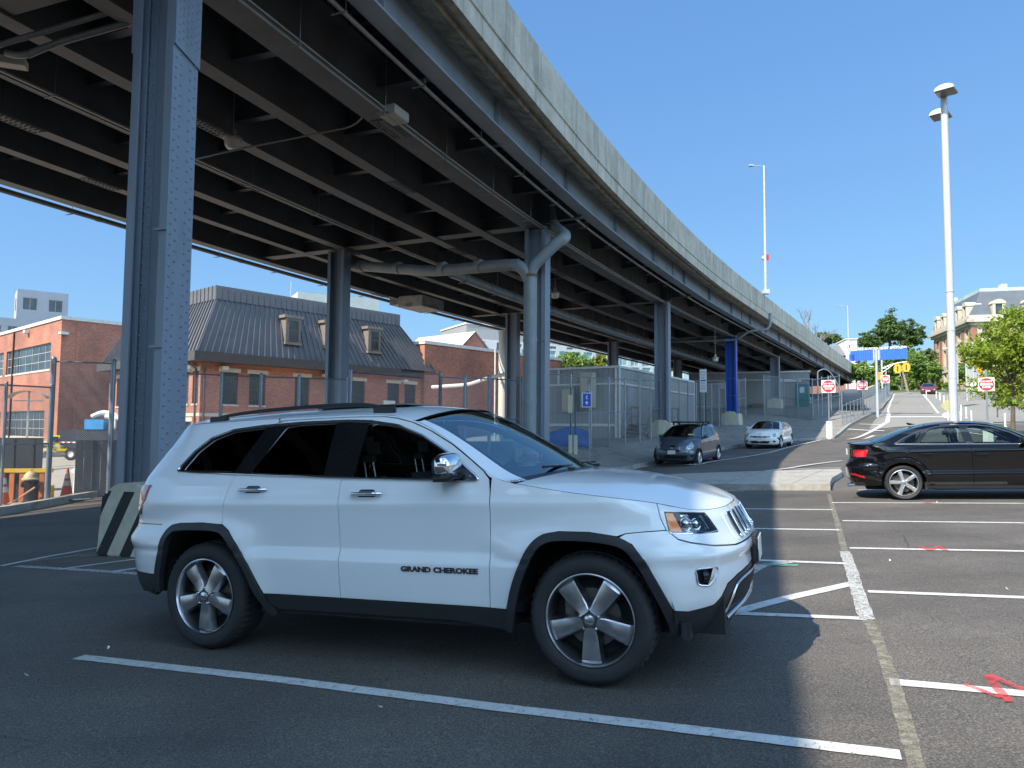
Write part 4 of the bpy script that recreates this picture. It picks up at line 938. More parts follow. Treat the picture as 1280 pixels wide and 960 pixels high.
# ---- distant blocks
def block(name, label, P0, az, L, Dp, z0, z1, m, rows=0, cols=0, wsz=(1.4, 1.6), col_side=0, gm=None, capm=None):
    d = Vector((math.sin(R(az)), math.cos(R(az)))); o = thing(name, (P0[0], P0[1], z0), 0, label, 'building'); P0 = Vector(P0); dl = Vector((-d.y, d.x))
    q = MB(); hs = []; 
    for i in range(cols):
        for j in range(rows): u = L * (i + .5) / cols; z = z1 - (j + .62) * (z1 - z0) / max(rows, 1); hs.append((u - wsz[0] / 2, u + wsz[0] / 2, z - wsz[1] / 2, z + wsz[1] / 2))
    wall_holes(q, P0, d, L, z0, z1, hs, .25); hs2 = []
    for i in range(col_side):
        for j in range(rows): u = Dp * (i + .5) / col_side; z = z1 - (j + .62) * (z1 - z0) / max(rows, 1); hs2.append((u - wsz[0] / 2, u + wsz[0] / 2, z - wsz[1] / 2, z + wsz[1] / 2))
    wall_holes(q, P0 + dl * Dp, -dl, Dp, z0, z1, hs2, .25); wall_holes(q, P0 + d * L, dl, Dp, z0, z1, []); wall_holes(q, P0 + d * L + dl * Dp, -d, L, z0, z1, [])
    q.at((P0.x, P0.y, 0), math.atan2(d.y, d.x)); q.box(.0, L, 0, Dp, z1 - .02, z1 - .001); q.at(); q.build('wall', m, o, world=True)
    for h in hs: window(o, P0, d, h, .25, nx=2, ny=1, fr=.09, fm=M_WFRAMEL, gm=gm)
    for h in hs2: window(o, P0 + dl * Dp, -dl, h, .25, nx=2, ny=1, fr=.09, fm=M_WFRAMEL, gm=gm)
    if capm: q = MB(); q.at((P0.x, P0.y, 0), math.atan2(d.y, d.x)); q.box(-.2, L + .2, -.2, Dp + .2, z1, z1 + .4); q.build('coping', capm, o, world=True)
    return o
M_GREYB = pm('pale_grey_panels', (.40, .40, .42), .7, 0, .06, .5); M_WHITEB = pm('white_render', (.62, .60, .57), .7, 0, .05, .4)
pA = at(22, 361, 150); block('apartment_block', 'pale grey apartment block with glazed bays far behind the left brick building, taller part', pA.xy, 52, 9.2, 7, 0, pA.z, M_GREYB, 6, 2, (2.6, 2.6), 1)
pB = at(-14, 392, 128); block('apartment_block', 'lower grey wing with paired windows just above the left brick roof', pB.xy, 52, 9.5, 12, 0, pB.z - .5, M_GREYB, 6, 4, (1.5, 1.2), 2)
pC = at(566, 420, 150); block('office_tower', 'white office block with rows of tall windows seen under the deck behind the gable', pC.xy, 62, 40, 20, 0, pC.z - .2, M_WHITEB, 6, 9, (1.7, 3.0), 3)
pD = at(583, 411, 175); block('office_tower', 'grey topped upper block set back behind the white office block', pD.xy, 62, 36, 16, 5, pD.z + 1.2, pm('grey_louvre', (.27, .27, .27), .7), 0, 0, capm=M_WHITEB)
pE = at(650, 434, 130); block('glass_building', 'blue green glass building behind the bright shrubs, seen under the deck', pE.xy, 72, 34, 14, 0, pE.z, pm('glass_mullion', (.42, .46, .46), .4), 6, 14, (1.7, 2.2), 2, gm=pm('teal_glass', (.16, .30, .32), .12, 0, .25, .3))
pF = at(372, 371, 120); block('office_tower', 'low pale flat roof block just peeping over the mansard roof beside the back column', pF.xy, 62, 14, 9, 0, pF.z + .9, pm('pale_green_panel', (.45, .48, .44), .7, 0, .08, .6), 0, 0)
# ---- site trailers
M_SIDING = NT('trailer_siding'); t = M_SIDING; uv = t.n('ShaderNodeSeparateXYZ', {'Vector': t.coord('UV')}); fr_ = t.math('FRACT', t.math('MULTIPLY', uv.outputs[0], 1 / .30)); gr = t.ramp(fr_, [(.0, .0), (.06, 1.), (.94, 1.), (1., 0.)])
cc = t.mix(gr, (.17, .18, .18), t.ramp(t.noise(t.coord('World', (1, 1, .2)), 1.6, 5, .65), [(.3, (.25, .265, .265)), (.7, (.32, .335, .33))]))
M_SIDING = t.surf(t.n('ShaderNodeBsdfPrincipled', {'Base Color': cc, 'Roughness': .6, 'Normal': t.bump(gr, .6, .02)}))
M_TRIM = pm('trailer_trim', (.60, .61, .60), .5); M_BEIGE2 = pm('beige_unit', (.46, .42, .32), .55, 0, .08, 2.)
def trailer(P0, az, L, Wd, H, label, zoff=0.):
    """P0 near corner; long face runs along az on the right, short face runs to the left"""
    d = Vector((math.sin(R(az)), math.cos(R(az)))); dl = Vector((-d.y, d.x)); zg_ = G(*P0) + zoff; o = thing('site_trailer', (P0[0], P0[1], zg_), 0, label, 'trailer')
    P0 = Vector(P0); rr = math.atan2(d.y, d.x)
    q = MB(); q.at((P0.x, P0.y, zg_), rr); q.box(0, L, 0, Wd, .0, H); q.build('wall', M_SIDING, o, world=True)
    q = MB(); q.at((P0.x, P0.y, zg_), rr); e = .07
    q.box(-e, L + e, -e, Wd + e, H + .003, H + .12); q.box(-e, L + e, -e - .01, -.003, H - .88, H - .78); q.box(-e - .01, -.003, -.003, Wd + e, H - .88, H - .78)
    for a, b in ((-e, -e), (L - .07, -e)): q.box(a - .005, a + .13, b - .003, b + .065, 0, H)
    q.box(-e - .005, -.003, .07, .2, 0, H - .01); q.box(-e - .004, -.003, Wd - .13, Wd + .0, 0, H - .01)
    for f in (.62,): q.box(-e - .006, -.003, Wd * f, Wd * f + .1, H - .78, H - .01)
    q.box(-e - .005, -.003, 0.2, Wd - .13, .86, 1.0)
    q.build('trim', M_TRIM, o, world=True); return o, d, dl, zg_, rr
PT = Vector((5.62, 38.0)); tr, td, tl, tz, trr = trailer(PT, 30.5, 13.5, 5.6, 3.95, 'large grey ribbed site trailer with stairs, right of the near riveted column', -.15)
def on_tr(a, b, z): return (PT.x + td.x * a + tl.x * b, PT.y + td.y * a + tl.y * b, tz + z)
q = MB(); q.at((PT.x, PT.y, tz), trr)
q.box(-.62, -.075, 1.25, 1.95, 1.85, 3.72, .02); q.box(-.7, -.63, 1.35, 1.85, 1.95, 2.75); q.build('air_conditioner', M_BEIGE2, tr, world=True)
q = MB(); q.at((PT.x, PT.y, tz), trr); q.box(-.40, -.07, 2.45, 3.15, 1.65, 2.85, .01); q.build('electric_cabinet', M_BEIGE2, tr, world=True)
q = MB(); q.at((PT.x, PT.y, tz), trr); q.box(-.62, -.60, 1.33, 1.55, 3.05, 3.35); q.box(-.706, -.70, 1.3, 1.6, 1.98, 2.7); q.build('grille', pm('dark_grille', (.07, .075, .08), .5), tr, world=True)
q = MB(); q.at((PT.x, PT.y, tz), trr)
for dx_ in (1.1, 5.2): q.box(dx_, dx_ + 1.0, -.05, -.004, 1.0, 3.05)
q.build('door', pm('trailer_door', (.24, .26, .30), .5), tr, world=True)
M_WOOD = pm('timber_grey', (.24, .20, .15), .8, 0, .2, 5.)
def stairs(O_, d_, dl_, z0, a0, wd, n, rise, label, m, run_=.28, rail=True):
    """steps rising along +d_ beside a wall; footprint outside the wall (towards -dl)"""
    p0 = (O_.x + d_.x * a0, O_.y + d_.y * a0); o = thing('steps', (p0[0] - dl_.x * .6, p0[1] - dl_.y * .6, z0), 0, label, 'steps'); q = MB(); rr_ = math.atan2(d_.y, d_.x); q.at((p0[0], p0[1], z0), rr_)
    for i in range(n): q.box(i * run_, (i + 1) * run_ - .02, -wd - .05, -.08, (i + 1) * rise - .045, (i + 1) * rise)
    q.box(n * run_, n * run_ + 1.1, -wd - .05, -.08, n * rise - .05, n * rise); q.build('tread', m, o, world=True)
    q = MB(); q.at((p0[0], p0[1], z0), rr_)
    for y in (-wd - .05, -.12):
        q.tube([(0, y, .05), (n * run_, y, n * rise - .1)], .05, 6)
        q.tube([(0, y, 1.0), (n * run_, y, n * rise + .95), (n * run_ + 1.1, y, n * rise + .95)], .035, 6); q.tube([(0, y, .5), (n * run_, y, n * rise + .45), (n * run_ + 1.1, y, n * rise + .45)], .025, 6)
        for x, z in ((0, 0), (n * run_, n * rise), (n * run_ + 1.05, n * rise)): q.tube([(x, y, -.1), (x, y, z + .95)], .035, 6)
    q.build('handrail', m, o, world=True); return o
stairs(PT, td, tl, tz, .15, 1.1, 5, .2, 'grey steps with handrails up to the first door of the large trailer', M_WOOD)
stairs(PT, td, tl, tz, 3.9, 1.1, 5, .2, 'second set of steps on the long side of the large trailer, by the cream block', M_WOOD)
# tarpaulin covered heap
q = MB(); p = V(S_C[3], 0, 0); pa = at(702, 565, 31.5); zb = G(pa.x, pa.y)
bm = bmesh.new(); bmesh.ops.create_cube(bm, size=1); bmesh.ops.subdivide_edges(bm, edges=bm.edges[:], cuts=5, use_grid_fill=True)
for v_ in bm.verts:
    x, y, z = v_.co; v_.co = Vector((x * 2.4 * (1 - .08 * (z + .5)), y * 1.4 * (1 - .15 * (z + .5)), (z + .5) * (.82 + .12 * math.sin(x * 9) - .25 * (x < -.3)))) + Vector((random.gauss(0, .035), random.gauss(0, .035), random.gauss(0, .03)))
q.at((pa.x, pa.y, zb - .02), R(-8)); q.bm(bm); tag(q.build('tarpaulin_heap', pm('blue_tarp', (.02, .11, .38), .45, 0, .25, 2., bump=.4, bscale=6), smooth=35), 'blue tarpaulin over a low heap in front of the large grey trailer', 'tarpaulin')
# far trailer with a teal door
PT2 = Vector((13.2, 73.5)); 
pq = at(861, 470, 74); P2 = Vector((at(1012, 470, 70).x, 70.0)); d2 = (P2 - Vector(pq.xy)); L2 = d2.length; az2 = math.degrees(math.atan2(d2.x, d2.y))
o2 = thing('site_trailer', (pq.x, pq.y, 1.0), 0, 'long far grey trailer with a teal door under the low end of the deck', 'trailer'); r2_ = math.atan2(d2.y, d2.x)
q = MB(); q.at((pq.x, pq.y, 0), r2_); q.box(0, L2, 0, 6, -.5, 5.75); q.build('wall', M_SIDING, o2, world=True)
q = MB(); q.at((pq.x, pq.y, 0), r2_); q.box(-.1, L2 + .1, -.1, 6.1, 5.753, 5.9); q.box(-.06, L2 + .06, -.07, -.004, 5.0, 5.12); q.build('trim', M_TRIM, o2, world=True)
def trd(px, y0, y1, wpx, name, m, pr=o2, dep=.06):
    u0, z1 = uv_on(pq.xy, (d2.x / L2, d2.y / L2), px - wpx / 2, y0); u1, z0 = uv_on(pq.xy, (d2.x / L2, d2.y / L2), px + wpx / 2, y1); q = MB(); q.at((pq.x, pq.y, 0), r2_); q.box(u0, u1, -dep, -.005, z0, z1); return q.build(name, m, pr, world=True)
M_TEAL = pm('teal_door', (.05, .20, .20), .5)
trd(1002.5, 480, 512, 17, 'door', M_TEAL); trd(1002.5, 484, 491, 6, 'door_pane', M_TRIM, dep=.08); trd(863, 480, 497, 12, 'door', M_TEAL); trd(904, 478, 486, 8, 'window', M_TRIM); trd(985, 475, 477, 34, 'gutter', M_TRIM, dep=.1)
for x_ in (825, 866, 948): trd(x_, 505, 520, 16, 'timber_ramp', M_WOOD, dep=1.2)
# ---- historic building on the right
M_HROOF = pm('slate_roof', (.10, .115, .13), .5, 0, .15, .4); M_COPPER = pm('verdigris', (.40, .52, .46), .6, 0, .15, .6)
dh = Vector((math.sin(R(15)), math.cos(R(15)))); H0 = Vector((82.9, 130.)); dhl = Vector((dh.y, -dh.x))      # street face recedes along dh; front runs to the right
HB = thing('stone_building', (H0.x, H0.y, 7.), 0, 'ornate limestone and red brick building with slate mansard, behind the bright green street tree', 'building')
Lh, Dh, zc = 21.8, 30., 19.9; Of = H0 + dh * Lh
hs = [];  
for i in range(5):
    u = 2.2 + i * 4.35
    for z0, z1 in ((8.6, 11.6), (13.2, 16.4), (17.2, 18.9)): hs.append((u - .75, u + .75, z0, z1))
q = MB(); wall_holes(q, Of, -dh, Lh, 4, zc, hs, .45, 0); hs3 = []
for i in range(6):
    u = 2.6 + i * 4.9
    for z0, z1 in ((8.6, 11.6), (13.2, 16.4), (17.2, 18.9)): hs3.append((u - .8, u + .8, z0, z1))
wall_holes(q, H0, dhl, Dh, 4, zc, hs3, .45, 0); q.build('wall', pm('limestone', (.50, .42, .31), .8, 0, .15, .8), HB, world=True)
for h in hs: window(HB, Of, -dh, h, .45, 2, 3, fr=.1, fm=M_WFRAMEL)
for h in hs3[:9]: window(HB, H0, dhl, h, .45, 2, 3, fr=.1, fm=M_WFRAMEL)
q = MB(); q.at((Of.x, Of.y, 0), math.atan2(-dh.y, -dh.x))
for i in range(6): u = .15 + i * 4.35; q.box(u - .7 if i else 0.02, u + .7 if i < 5 else Lh - .02, -.12, -.004, 12.4, 19.0)
q.at((H0.x, H0.y, 0), math.atan2(dhl.y, dhl.x))
for i in range(7): u = .15 + i * 4.9; q.box(max(.02, u - .8), min(Dh - .02, u + .8), -.12, -.004, 12.4, 19.0)
q.build('brick_pier', M_BRICKF, HB, world=True)
q = MB(); 
for (o_, r_, L_) in ((Of, math.atan2(-dh.y, -dh.x), Lh), (H0, math.atan2(dhl.y, dhl.x), Dh)):
    q.at((o_.x, o_.y, 0), r_); q.box(-.9, L_ + .9, -.9, .3, zc, zc + .5); q.box(-.5, L_ + .5, -.5, .3, zc - .5, zc - .003); q.box(0, L_, -.2, -.003, 11.9, 12.3); q.box(-.3, L_ + .3, -.4, .2, zc + .503, zc + 1.3)
q.build('cornice', M_STONE, HB, world=True)
q = MB(); 
def hl(a, b, z): p = H0 + dh * a + dhl * b; return (p.x, p.y, z)
c_ = [hl(0, 0, zc + 1.2), hl(0, Dh, zc + 1.2), hl(Lh, Dh, zc + 1.2), hl(Lh, 0, zc + 1.2)]; t_ = [hl(3, 2.6, 26.), hl(3, Dh - 2.6, 26.), hl(Lh - 3, Dh - 2.6, 26.), hl(Lh - 3, 2.6, 26.)]
for i in range(4): q.quad(c_[i], c_[(i + 1) % 4], t_[(i + 1) % 4], t_[i])
q.quad(*t_); q.build('roof', M_HROOF, HB, world=True)
q = MB(); q.prism([(p[0], p[1]) for p in t_][::-1], 25.9, 26.6); 
for a in (4, 8, 12, 16): p = hl(a, 1.2, 0); q.at((p[0], p[1], 0), math.atan2(dh.y, dh.x)); q.box(-1.0, 1.0, -2.2, .6, 23.6, 23.9); q.at()
q.build('roof_trim', M_COPPER, HB, world=True)
for k, (a, b, rz_) in enumerate([(2.5 + i * 4.3, -.1, math.atan2(-dh.y, -dh.x)) for i in range(5)] + [(-.1, 4.5 + i * 5., math.atan2(dhl.y, dhl.x)) for i in range(4)]):
    p = hl(a, b, 0); q = MB(); q.at((p[0], p[1], 0), rz_); q.box(-1.0, -.55, -.1, 2.2, zc + 1.303, zc + 3.3); q.box(.55, 1.0, -.1, 2.2, zc + 1.303, zc + 3.3); n = 8; q.prism([(1.15 * math.cos(math.pi * j / n), zc + 3.3 + .8 * math.sin(math.pi * j / n)) for j in range(n + 1)], -.2, 2.4, 'xz'); d_ = q.build('dormer', M_STONE, HB, world=True)
    q = MB(); q.at((p[0], p[1], 0), rz_); q.box(-.55, .55, .15, .25, zc + 1.31, zc + 3.28); q.build('window', M_WGLASS, d_, world=True)
for a, b, s_ in ((5.5, 7.2, .7), (Lh - 3, 3.0, .6)): p = hl(a, b, 0); q = MB(); q.at((p[0], p[1], 0), math.atan2(dh.y, dh.x)); q.box(-s_, s_, -.5, .5, 25.5, 27.6); q.build('chimney', M_STONE, HB, world=True)
# red brick tower end at the back left
pt_ = at(1176, 405, 150); q = MB(); q.at((pt_.x, pt_.y, 0), R(-15)); q.box(-1.1, 1.1, -1, 1, 6, pt_.z - .5); q.build('corner_tower', M_BRICKF, HB, world=True)
ps_ = at(1192, 400, 230); tp = at(1192, 371, 230); q = MB(); q.at((ps_.x, ps_.y, 0)); q.lathe([(2.2, ps_.z - 28), (2.2, ps_.z - 1), (1.5, ps_.z + 1.), (.15, tp.z)], 8); q.tube([(0, 0, tp.z), (0, 0, tp.z + 1.2)], .1, 5); q.box(-.35, .35, -.08, .08, tp.z + .6, tp.z + .8); tag(q.build('church_spire', M_WHITEC), 'slender white spire with a cross just right of the tall lamp post', 'spire')
# house at the hill top, seen over the parapet
ph = at(1052, 440, 118)
hh = thing('hill_house', (ph.x, ph.y, 6), 0, 'house with grey roof and white upper wall above the low end of the parapet', 'house')
q = MB(); q.at((ph.x, ph.y, 0), R(-12)); q.box(-4.6, .5, 0, 8, 6, 12.4); q.build('wall', M_BRICKF, hh, world=True)
q = MB(); q.at((ph.x, ph.y, 0), R(-12)); q.box(.5, 2.2, -.6, 6, 6, 15.0); q.build('white_wall', M_WHITEB, hh, world=True)
q = MB(); q.at((ph.x, ph.y, 0), R(-12)); q.add([(-5.6, -.6, 12.4), (.49, -.6, 12.4), (.49, 4, 14.6), (-4.4, 4, 14.6), (-5.6, 8.6, 12.4), (.49, 8.6, 12.4)], [(0, 1, 2, 3), (3, 2, 5, 4), (0, 3, 4)]); q.build('roof', pm('house_roof', (.17, .18, .20), .7), hh, world=True)
q = MB(); q.at((ph.x, ph.y, 0), R(-12)); q.box(.4, 2.3, -.75, 6.2, 15.0, 15.2); q.box(.6, 4.2, -2.5, -.8, 10.2, 10.45)
for x in (.8, 1.9, 3.0, 4.0): q.box(x - .08, x + .08, -2.4, -2.2, 6, 10.2)
q.build('porch', M_WHITEC, hh, world=True)
q = MB(); q.at((ph.x, ph.y, 0), R(-12)); 
q.box(-1.2, -.4, -.04, -.004, 10.2, 11.6); q.box(1.0, 1.7, -.64, -.604, 11.5, 12.6); q.build('window', M_WGLASS, hh, world=True)
# retaining walls
q = MB(); pts = [tuple(at(x, y, Y).xy) for x, y, Y in ((1066, 500, 80), (1085, 494, 92), (1100, 488, 104))]
q = MB()
for (a, b), (za, zb2) in zip(zip(pts, pts[1:]), ((4.4, 5.6), (5.6, 7.0))):
    A, B = Vector(a), Vector(b); N_ = Vector((B.y - A.y, A.x - B.x)).normalized() * .3; g0, g1 = G(*a) - .5, G(*b) - .5
    q.add([(A.x, A.y, g0), (B.x, B.y, g1), (B.x, B.y, zb2), (A.x, A.y, za), (A.x - N_.x, A.y - N_.y, g0), (B.x - N_.x, B.y - N_.y, g1), (B.x - N_.x, B.y - N_.y, zb2), (A.x - N_.x, A.y - N_.y, za)], [(0, 1, 2, 3), (4, 7, 6, 5), (3, 2, 6, 7), (0, 3, 7, 4), (1, 5, 6, 2)])
tag(q.build('retaining_wall', M_PARA), 'sloping grey retaining wall beside the uphill street under the blue sign', 'wall')
q = MB(); a, b = Vector((58.5, 66)), Vector((68, 82)); d_ = (b - a).normalized(); q.at((a.x, a.y, 0), math.atan2(d_.y, d_.x)); q.box(0, (b - a).length + 4, 0, .6, 2.0, 5.3, .03); q.box(-7.5, 0, -.1, .7, 1.0, 3.9, .03); tag(q.build('retaining_wall', pm('beige_wall', (.46, .41, .32), .8, 0, .1, .7)), 'low beige wall on the right behind the green street tree', 'wall')

# plain hall added out of view behind the camera for the SUV to reflect
th = block('added_reflection_hall', 'long pale hall added unseen behind the viewpoint for the white SUV to reflect', (34, -30), -90, 78, 14, -1.5, 8.5, M_WHITEB, 2, 12, (4.2, 2.6), 0, capm=M_WHITEC)
# ------------------------------------------------------------------ vehicle skins
def catmull(P, n=24):
    P = [np.array(p, float) for p in P]; P = [2 * P[0] - P[1]] + P + [2 * P[-1] - P[-2]]; out = []
    for i in range(1, len(P) - 2):
        p0, p1, p2, p3 = P[i - 1:i + 3]
        for k in range(n):
            t = k / n; out.append(.5 * ((2 * p1) + (-p0 + p2) * t + (2 * p0 - 5 * p1 + 4 * p2 - p3) * t * t + (-p0 + 3 * p1 - 3 * p2 + p3) * t ** 3))
    out.append(P[-2]); return np.array(out)
class Shell:
    """side skin: a plan outline wrapped nose - side - tail, pushed in by height"""
    def __init__(self, plan, side, front, rear, fr, rr, extra=None, E=None, sm=5):
        c = catmull(plan, 24); d = np.r_[0, np.cumsum(np.hypot(*np.diff(c, axis=0).T))]; n = int(d[-1] / .01); ss = np.linspace(0, d[-1], n)
        x = np.interp(ss, d, c[:, 0]); y = np.interp(ss, d, c[:, 1]); i = np.argmin(abs(x)); self.s = ss - (ss[i] - x[i]); self.x = x; self.y = y
        tx = np.gradient(x); ty = np.gradient(y); l = np.hypot(tx, ty); k = np.ones(9) / 9
        nx = np.convolve(np.pad(-ty / l, 4, 'edge'), k, 'valid'); ny = np.convolve(np.pad(tx / l, 4, 'edge'), k, 'valid'); nx[0] = -1; ny[0] = 0; nx[-1] = 1; ny[-1] = 0; self.nx, self.ny = nx, ny
        self.zt = np.arange(0, 2.4, .004)
        def tab(p, sm):
            p = np.array(p); v = np.interp(self.zt, p[:, 0], p[:, 1]); k = np.hanning(2 * sm + 3)[1:-1]; k /= k.sum(); return np.convolve(np.pad(v, sm, 'edge'), k, 'valid')
        self.ts, self.tf, self.tr = tab(side, sm), tab(front, sm + 1), tab(rear, sm + 1); self.fr, self.rr, self.extra = fr, rr, extra; self.smin, self.smax = self.s[0], self.s[-1]
        if E: e = catmull(E, 10); self.E = e[np.argsort(e[:, 0])]
    def ze(self, s): return np.interp(s, self.E[:, 0], self.E[:, 1])
    def P(self, s, z, sg=1, off=0.):
        s = np.asarray(s, float); z = np.asarray(z, float); x = np.interp(s, self.s, self.x); y = np.interp(s, self.s, self.y); nx = np.interp(s, self.s, self.nx); ny = np.interp(s, self.s, self.ny)
        wf = sst(s, *self.fr); wr = 1 - sst(s, *self.rr)
        ins = np.interp(z, self.zt, self.ts) * (1 - wf - wr) + np.interp(z, self.zt, self.tf) * wf + np.interp(z, self.zt, self.tr) * wr
        if self.extra is not None: ins = ins - self.extra(s, z)
        ins = ins - off
        return np.stack([x - nx * ins, np.maximum(y - ny * ins, 0.) * sg, z + 0 * x], -1)
    def N(self, s, z, sg=1):
        e = .006; a = self.P(s + e, z, 1) - self.P(s - e, z, 1); b = self.P(s, z + e, 1) - self.P(s, z - e, 1)
        n = np.cross(b, a); n = n * np.where((n[..., 0:1] * np.interp(s, self.s, self.nx)[..., None] + n[..., 1:2] * np.interp(s, self.s, self.ny)[..., None]) < 0, -1, 1)
        n = n / np.maximum(np.linalg.norm(n, axis=-1, keepdims=True), 1e-9)
        c = (np.asarray(s) > self.smax - .03) | (np.asarray(s) < self.smin + .03); n = n * np.stack([np.ones_like(c, float), np.where(c, 0, 1.), np.ones_like(c, float)], -1)
        return n * np.array([1, sg, 1])
class Skin:
    """triangle soup with exact normals"""
    def __init__(s): s.v = []; s.f = []; s.n = []; s.mi = []
    def add(s, P, T, N, mi=0, flip=False):
        b = len(s.v); s.v += [tuple(p) for p in P]
        for t in T:
            t = tuple(t)[::-1] if flip else tuple(t)
            s.f.append(tuple(b + i for i in t)); s.n += [tuple(N[i]) for i in t]; s.mi.append(mi)
    def flat(s, P, T, mi=0):
        b = len(s.v); s.v += [tuple(p) for p in P]
        for t in T:
            a, c, d = (Vector(P[t[0]]), Vector(P[t[1]]), Vector(P[t[2]])); n = (c - a).cross(d - a); n = n.normalized() if n.length > 1e-12 else Vector((0, 0, 1))
            s.f.append(tuple(b + i for i in t)); s.n += [tuple(n)] * len(t); s.mi.append(mi)
    def build(s, name, mats, parent=None, label=None):
        me = bpy.data.meshes.new(name); me.from_pydata(s.v, [], s.f); me.update()
        for m in mw(mats): me.materials.append(m)
        if len(mw(mats)) > 1: me.polygons.foreach_set('material_index', s.mi)
        me.polygons.foreach_set('use_smooth', [True] * len(me.polygons)); me.normals_split_custom_set(s.n)
        o = bpy.data.objects.new(name, me); C.objects.link(o); o.parent = parent
        if parent is not None: FR[o.name] = FR.get(parent.name, Matrix.Identity(4))
        if label: o['label'] = label
        return o
def orient(P, T, N):
    out = []
    for a, b, c in T:
        n = np.cross(P[b] - P[a], P[c] - P[a]); out.append((a, b, c) if n @ (N[a] + N[b] + N[c]) >= 0 else (a, c, b))
    return out
def shrink(poly, d):
    n = len(poly); ar = sum(poly[i][0] * poly[(i + 1) % n][1] - poly[(i + 1) % n][0] * poly[i][1] for i in range(n)); sg = 1 if ar > 0 else -1; out = []
    for i in range(n):
        a, b, c = np.array(poly[i - 1]), np.array(poly[i]), np.array(poly[(i + 1) % n]); u = (b - a) / (np.linalg.norm(b - a) + 1e-9); v = (c - b) / (np.linalg.norm(c - b) + 1e-9)
        n1 = np.array([-u[1], u[0]]) * sg; n2 = np.array([-v[1], v[0]]) * sg; m = n1 + n2; l = m @ m
        out.append(tuple(b + m * (2 * d / l if l > .5 else d))) 
    return out
def rnd(poly, r=.03, k=4, keep=()):
    """round the corners of a polygon"""
    n = len(poly); out = []
    for i in range(n):
        a, b, c = np.array(poly[i - 1], float), np.array(poly[i], float), np.array(poly[(i + 1) % n], float); u = a - b; v = c - b; lu, lv = np.linalg.norm(u), np.linalg.norm(v)
        if i in keep or lu < 1e-6 or lv < 1e-6: out.append(tuple(b)); continue
        d = min(r, lu * .45, lv * .45); u /= lu; v /= lv
        if u @ v < -.985: out.append(tuple(b)); continue
        for j in range(k + 1): t = j / k; out.append(tuple((b + u * d) * (1 - t) ** 2 + b * 2 * t * (1 - t) + (b + v * d) * t * t))
    return out
def panel(sh, poly, holes=(), sides=(1, -1), off=0., h=.04, thick=.014, gap=.0028, skin=None, smin_mirror=False):
    """skin panel over the shell; poly in (s, z)"""
    sk = skin or Skin(); poly = shrink(poly, gap) if gap else poly
    V_, T, L = cdt(poly, holes, h); V_[:, 0] = np.clip(V_[:, 0], sh.smin, sh.smax)
    for sg in sides:
        P = sh.P(V_[:, 0], V_[:, 1], sg, off); N = sh.N(V_[:, 0], V_[:, 1], sg); TT = orient(P, T, N); sk.add(P, TT, N, 0)
        if thick:
            Pi = P - N * thick; sk.add(Pi, [t[::-1] for t in TT], -N, 1)
            for lp in L:
                n = len(lp); PP = [P[i] for i in lp] + [Pi[i] for i in lp]; sk.flat(PP, [(i, (i + 1) % n, n + (i + 1) % n, n + i) for i in range(n)], 0 if thick < .02 else 1)
    return sk
def strip(sh, path, r=.006, off=.004, n=6, sides=(1, -1), mb=None):
    q = mb or MB()
    for sg in sides: q.tube([tuple(sh.P(s, z, sg, off)) for s, z in path], r, n)
    return q
def cap(E, Cn, p=2.4, nu=30, nv=22, lo=0., hi=1., skin=None, thick=.012, px=2., mi=0, side=0):
    """top skin between mirrored edge curves E(t) and a centre curve Cn(t); lo..hi in |v| outwards from the centre"""
    sk = skin or Skin()
    def f(t, v):
        e = E(t); c = Cn(t); a = abs(v); return np.array([e[0] + (c[0] - e[0]) * (1 - a ** px), e[1] * v, e[2] + (c[2] - e[2]) * (1 - a ** p)])
    rngs = [(-1., 1.)] if (lo == 0) else [(-1, None), (1, None)]
    def piece(va, vb):
        g = np.zeros((nu + 1, nv + 1, 3)); nn = np.zeros_like(g)
        for i in range(nu + 1):
            t = i / nu; a, b = (va(t), vb(t))
            for j in range(nv + 1):
                v = a + (b - a) * j / nv; g[i, j] = f(t, v); e = .004
                t0, t1 = max(0, t - e), min(1, t + e); v0, v1 = max(-1, v - e), min(1, v + e)
                n = np.cross(f(t1, v) - f(t0, v), f(t, v1) - f(t, v0)); l = np.linalg.norm(n); n = n / l if l > 1e-12 else np.array([0, 0, 1.]); nn[i, j] = n if n[2] > 0 or (abs(n[2]) < .05 and n[0] > 0) else -n
        P = g.reshape(-1, 3); N = nn.reshape(-1, 3); w = nv + 1
        T = [(i * w + j, (i + 1) * w + j, (i + 1) * w + j + 1) for i in range(nu) for j in range(nv)] + [(i * w + j, (i + 1) * w + j + 1, i * w + j + 1) for i in range(nu) for j in range(nv)]
        T = [t for t in T if np.linalg.norm(np.cross(P[t[1]] - P[t[0]], P[t[2]] - P[t[0]])) > 1e-9]
        TT = orient(P, T, N); sk.add(P, TT, N, mi)
        if thick: sk.add(P - N * thick, [t[::-1] for t in TT], -N, 1)
    L_ = (lambda t: lo) if not callable(lo) else lo; H_ = (lambda t: hi) if not callable(hi) else hi
    if not callable(lo) and lo == 0: piece(lambda t: -H_(t), H_)
    else:
        if side >= 0: piece(L_, H_)
        if side <= 0: piece(lambda t: -H_(t), lambda t: -L_(t))
    return sk
def curve3(pts):
    c = catmull(pts, 12); d = np.linspace(0, 1, len(c)); return lambda t: np.array([np.interp(t, d, c[:, k]) for k in range(3)])
def ecurve(sh, ss, sg=1, dz=0.):
    pts = [tuple(sh.P(s, float(sh.ze(s)) + dz, 1)) for s in ss]; return curve3(pts)

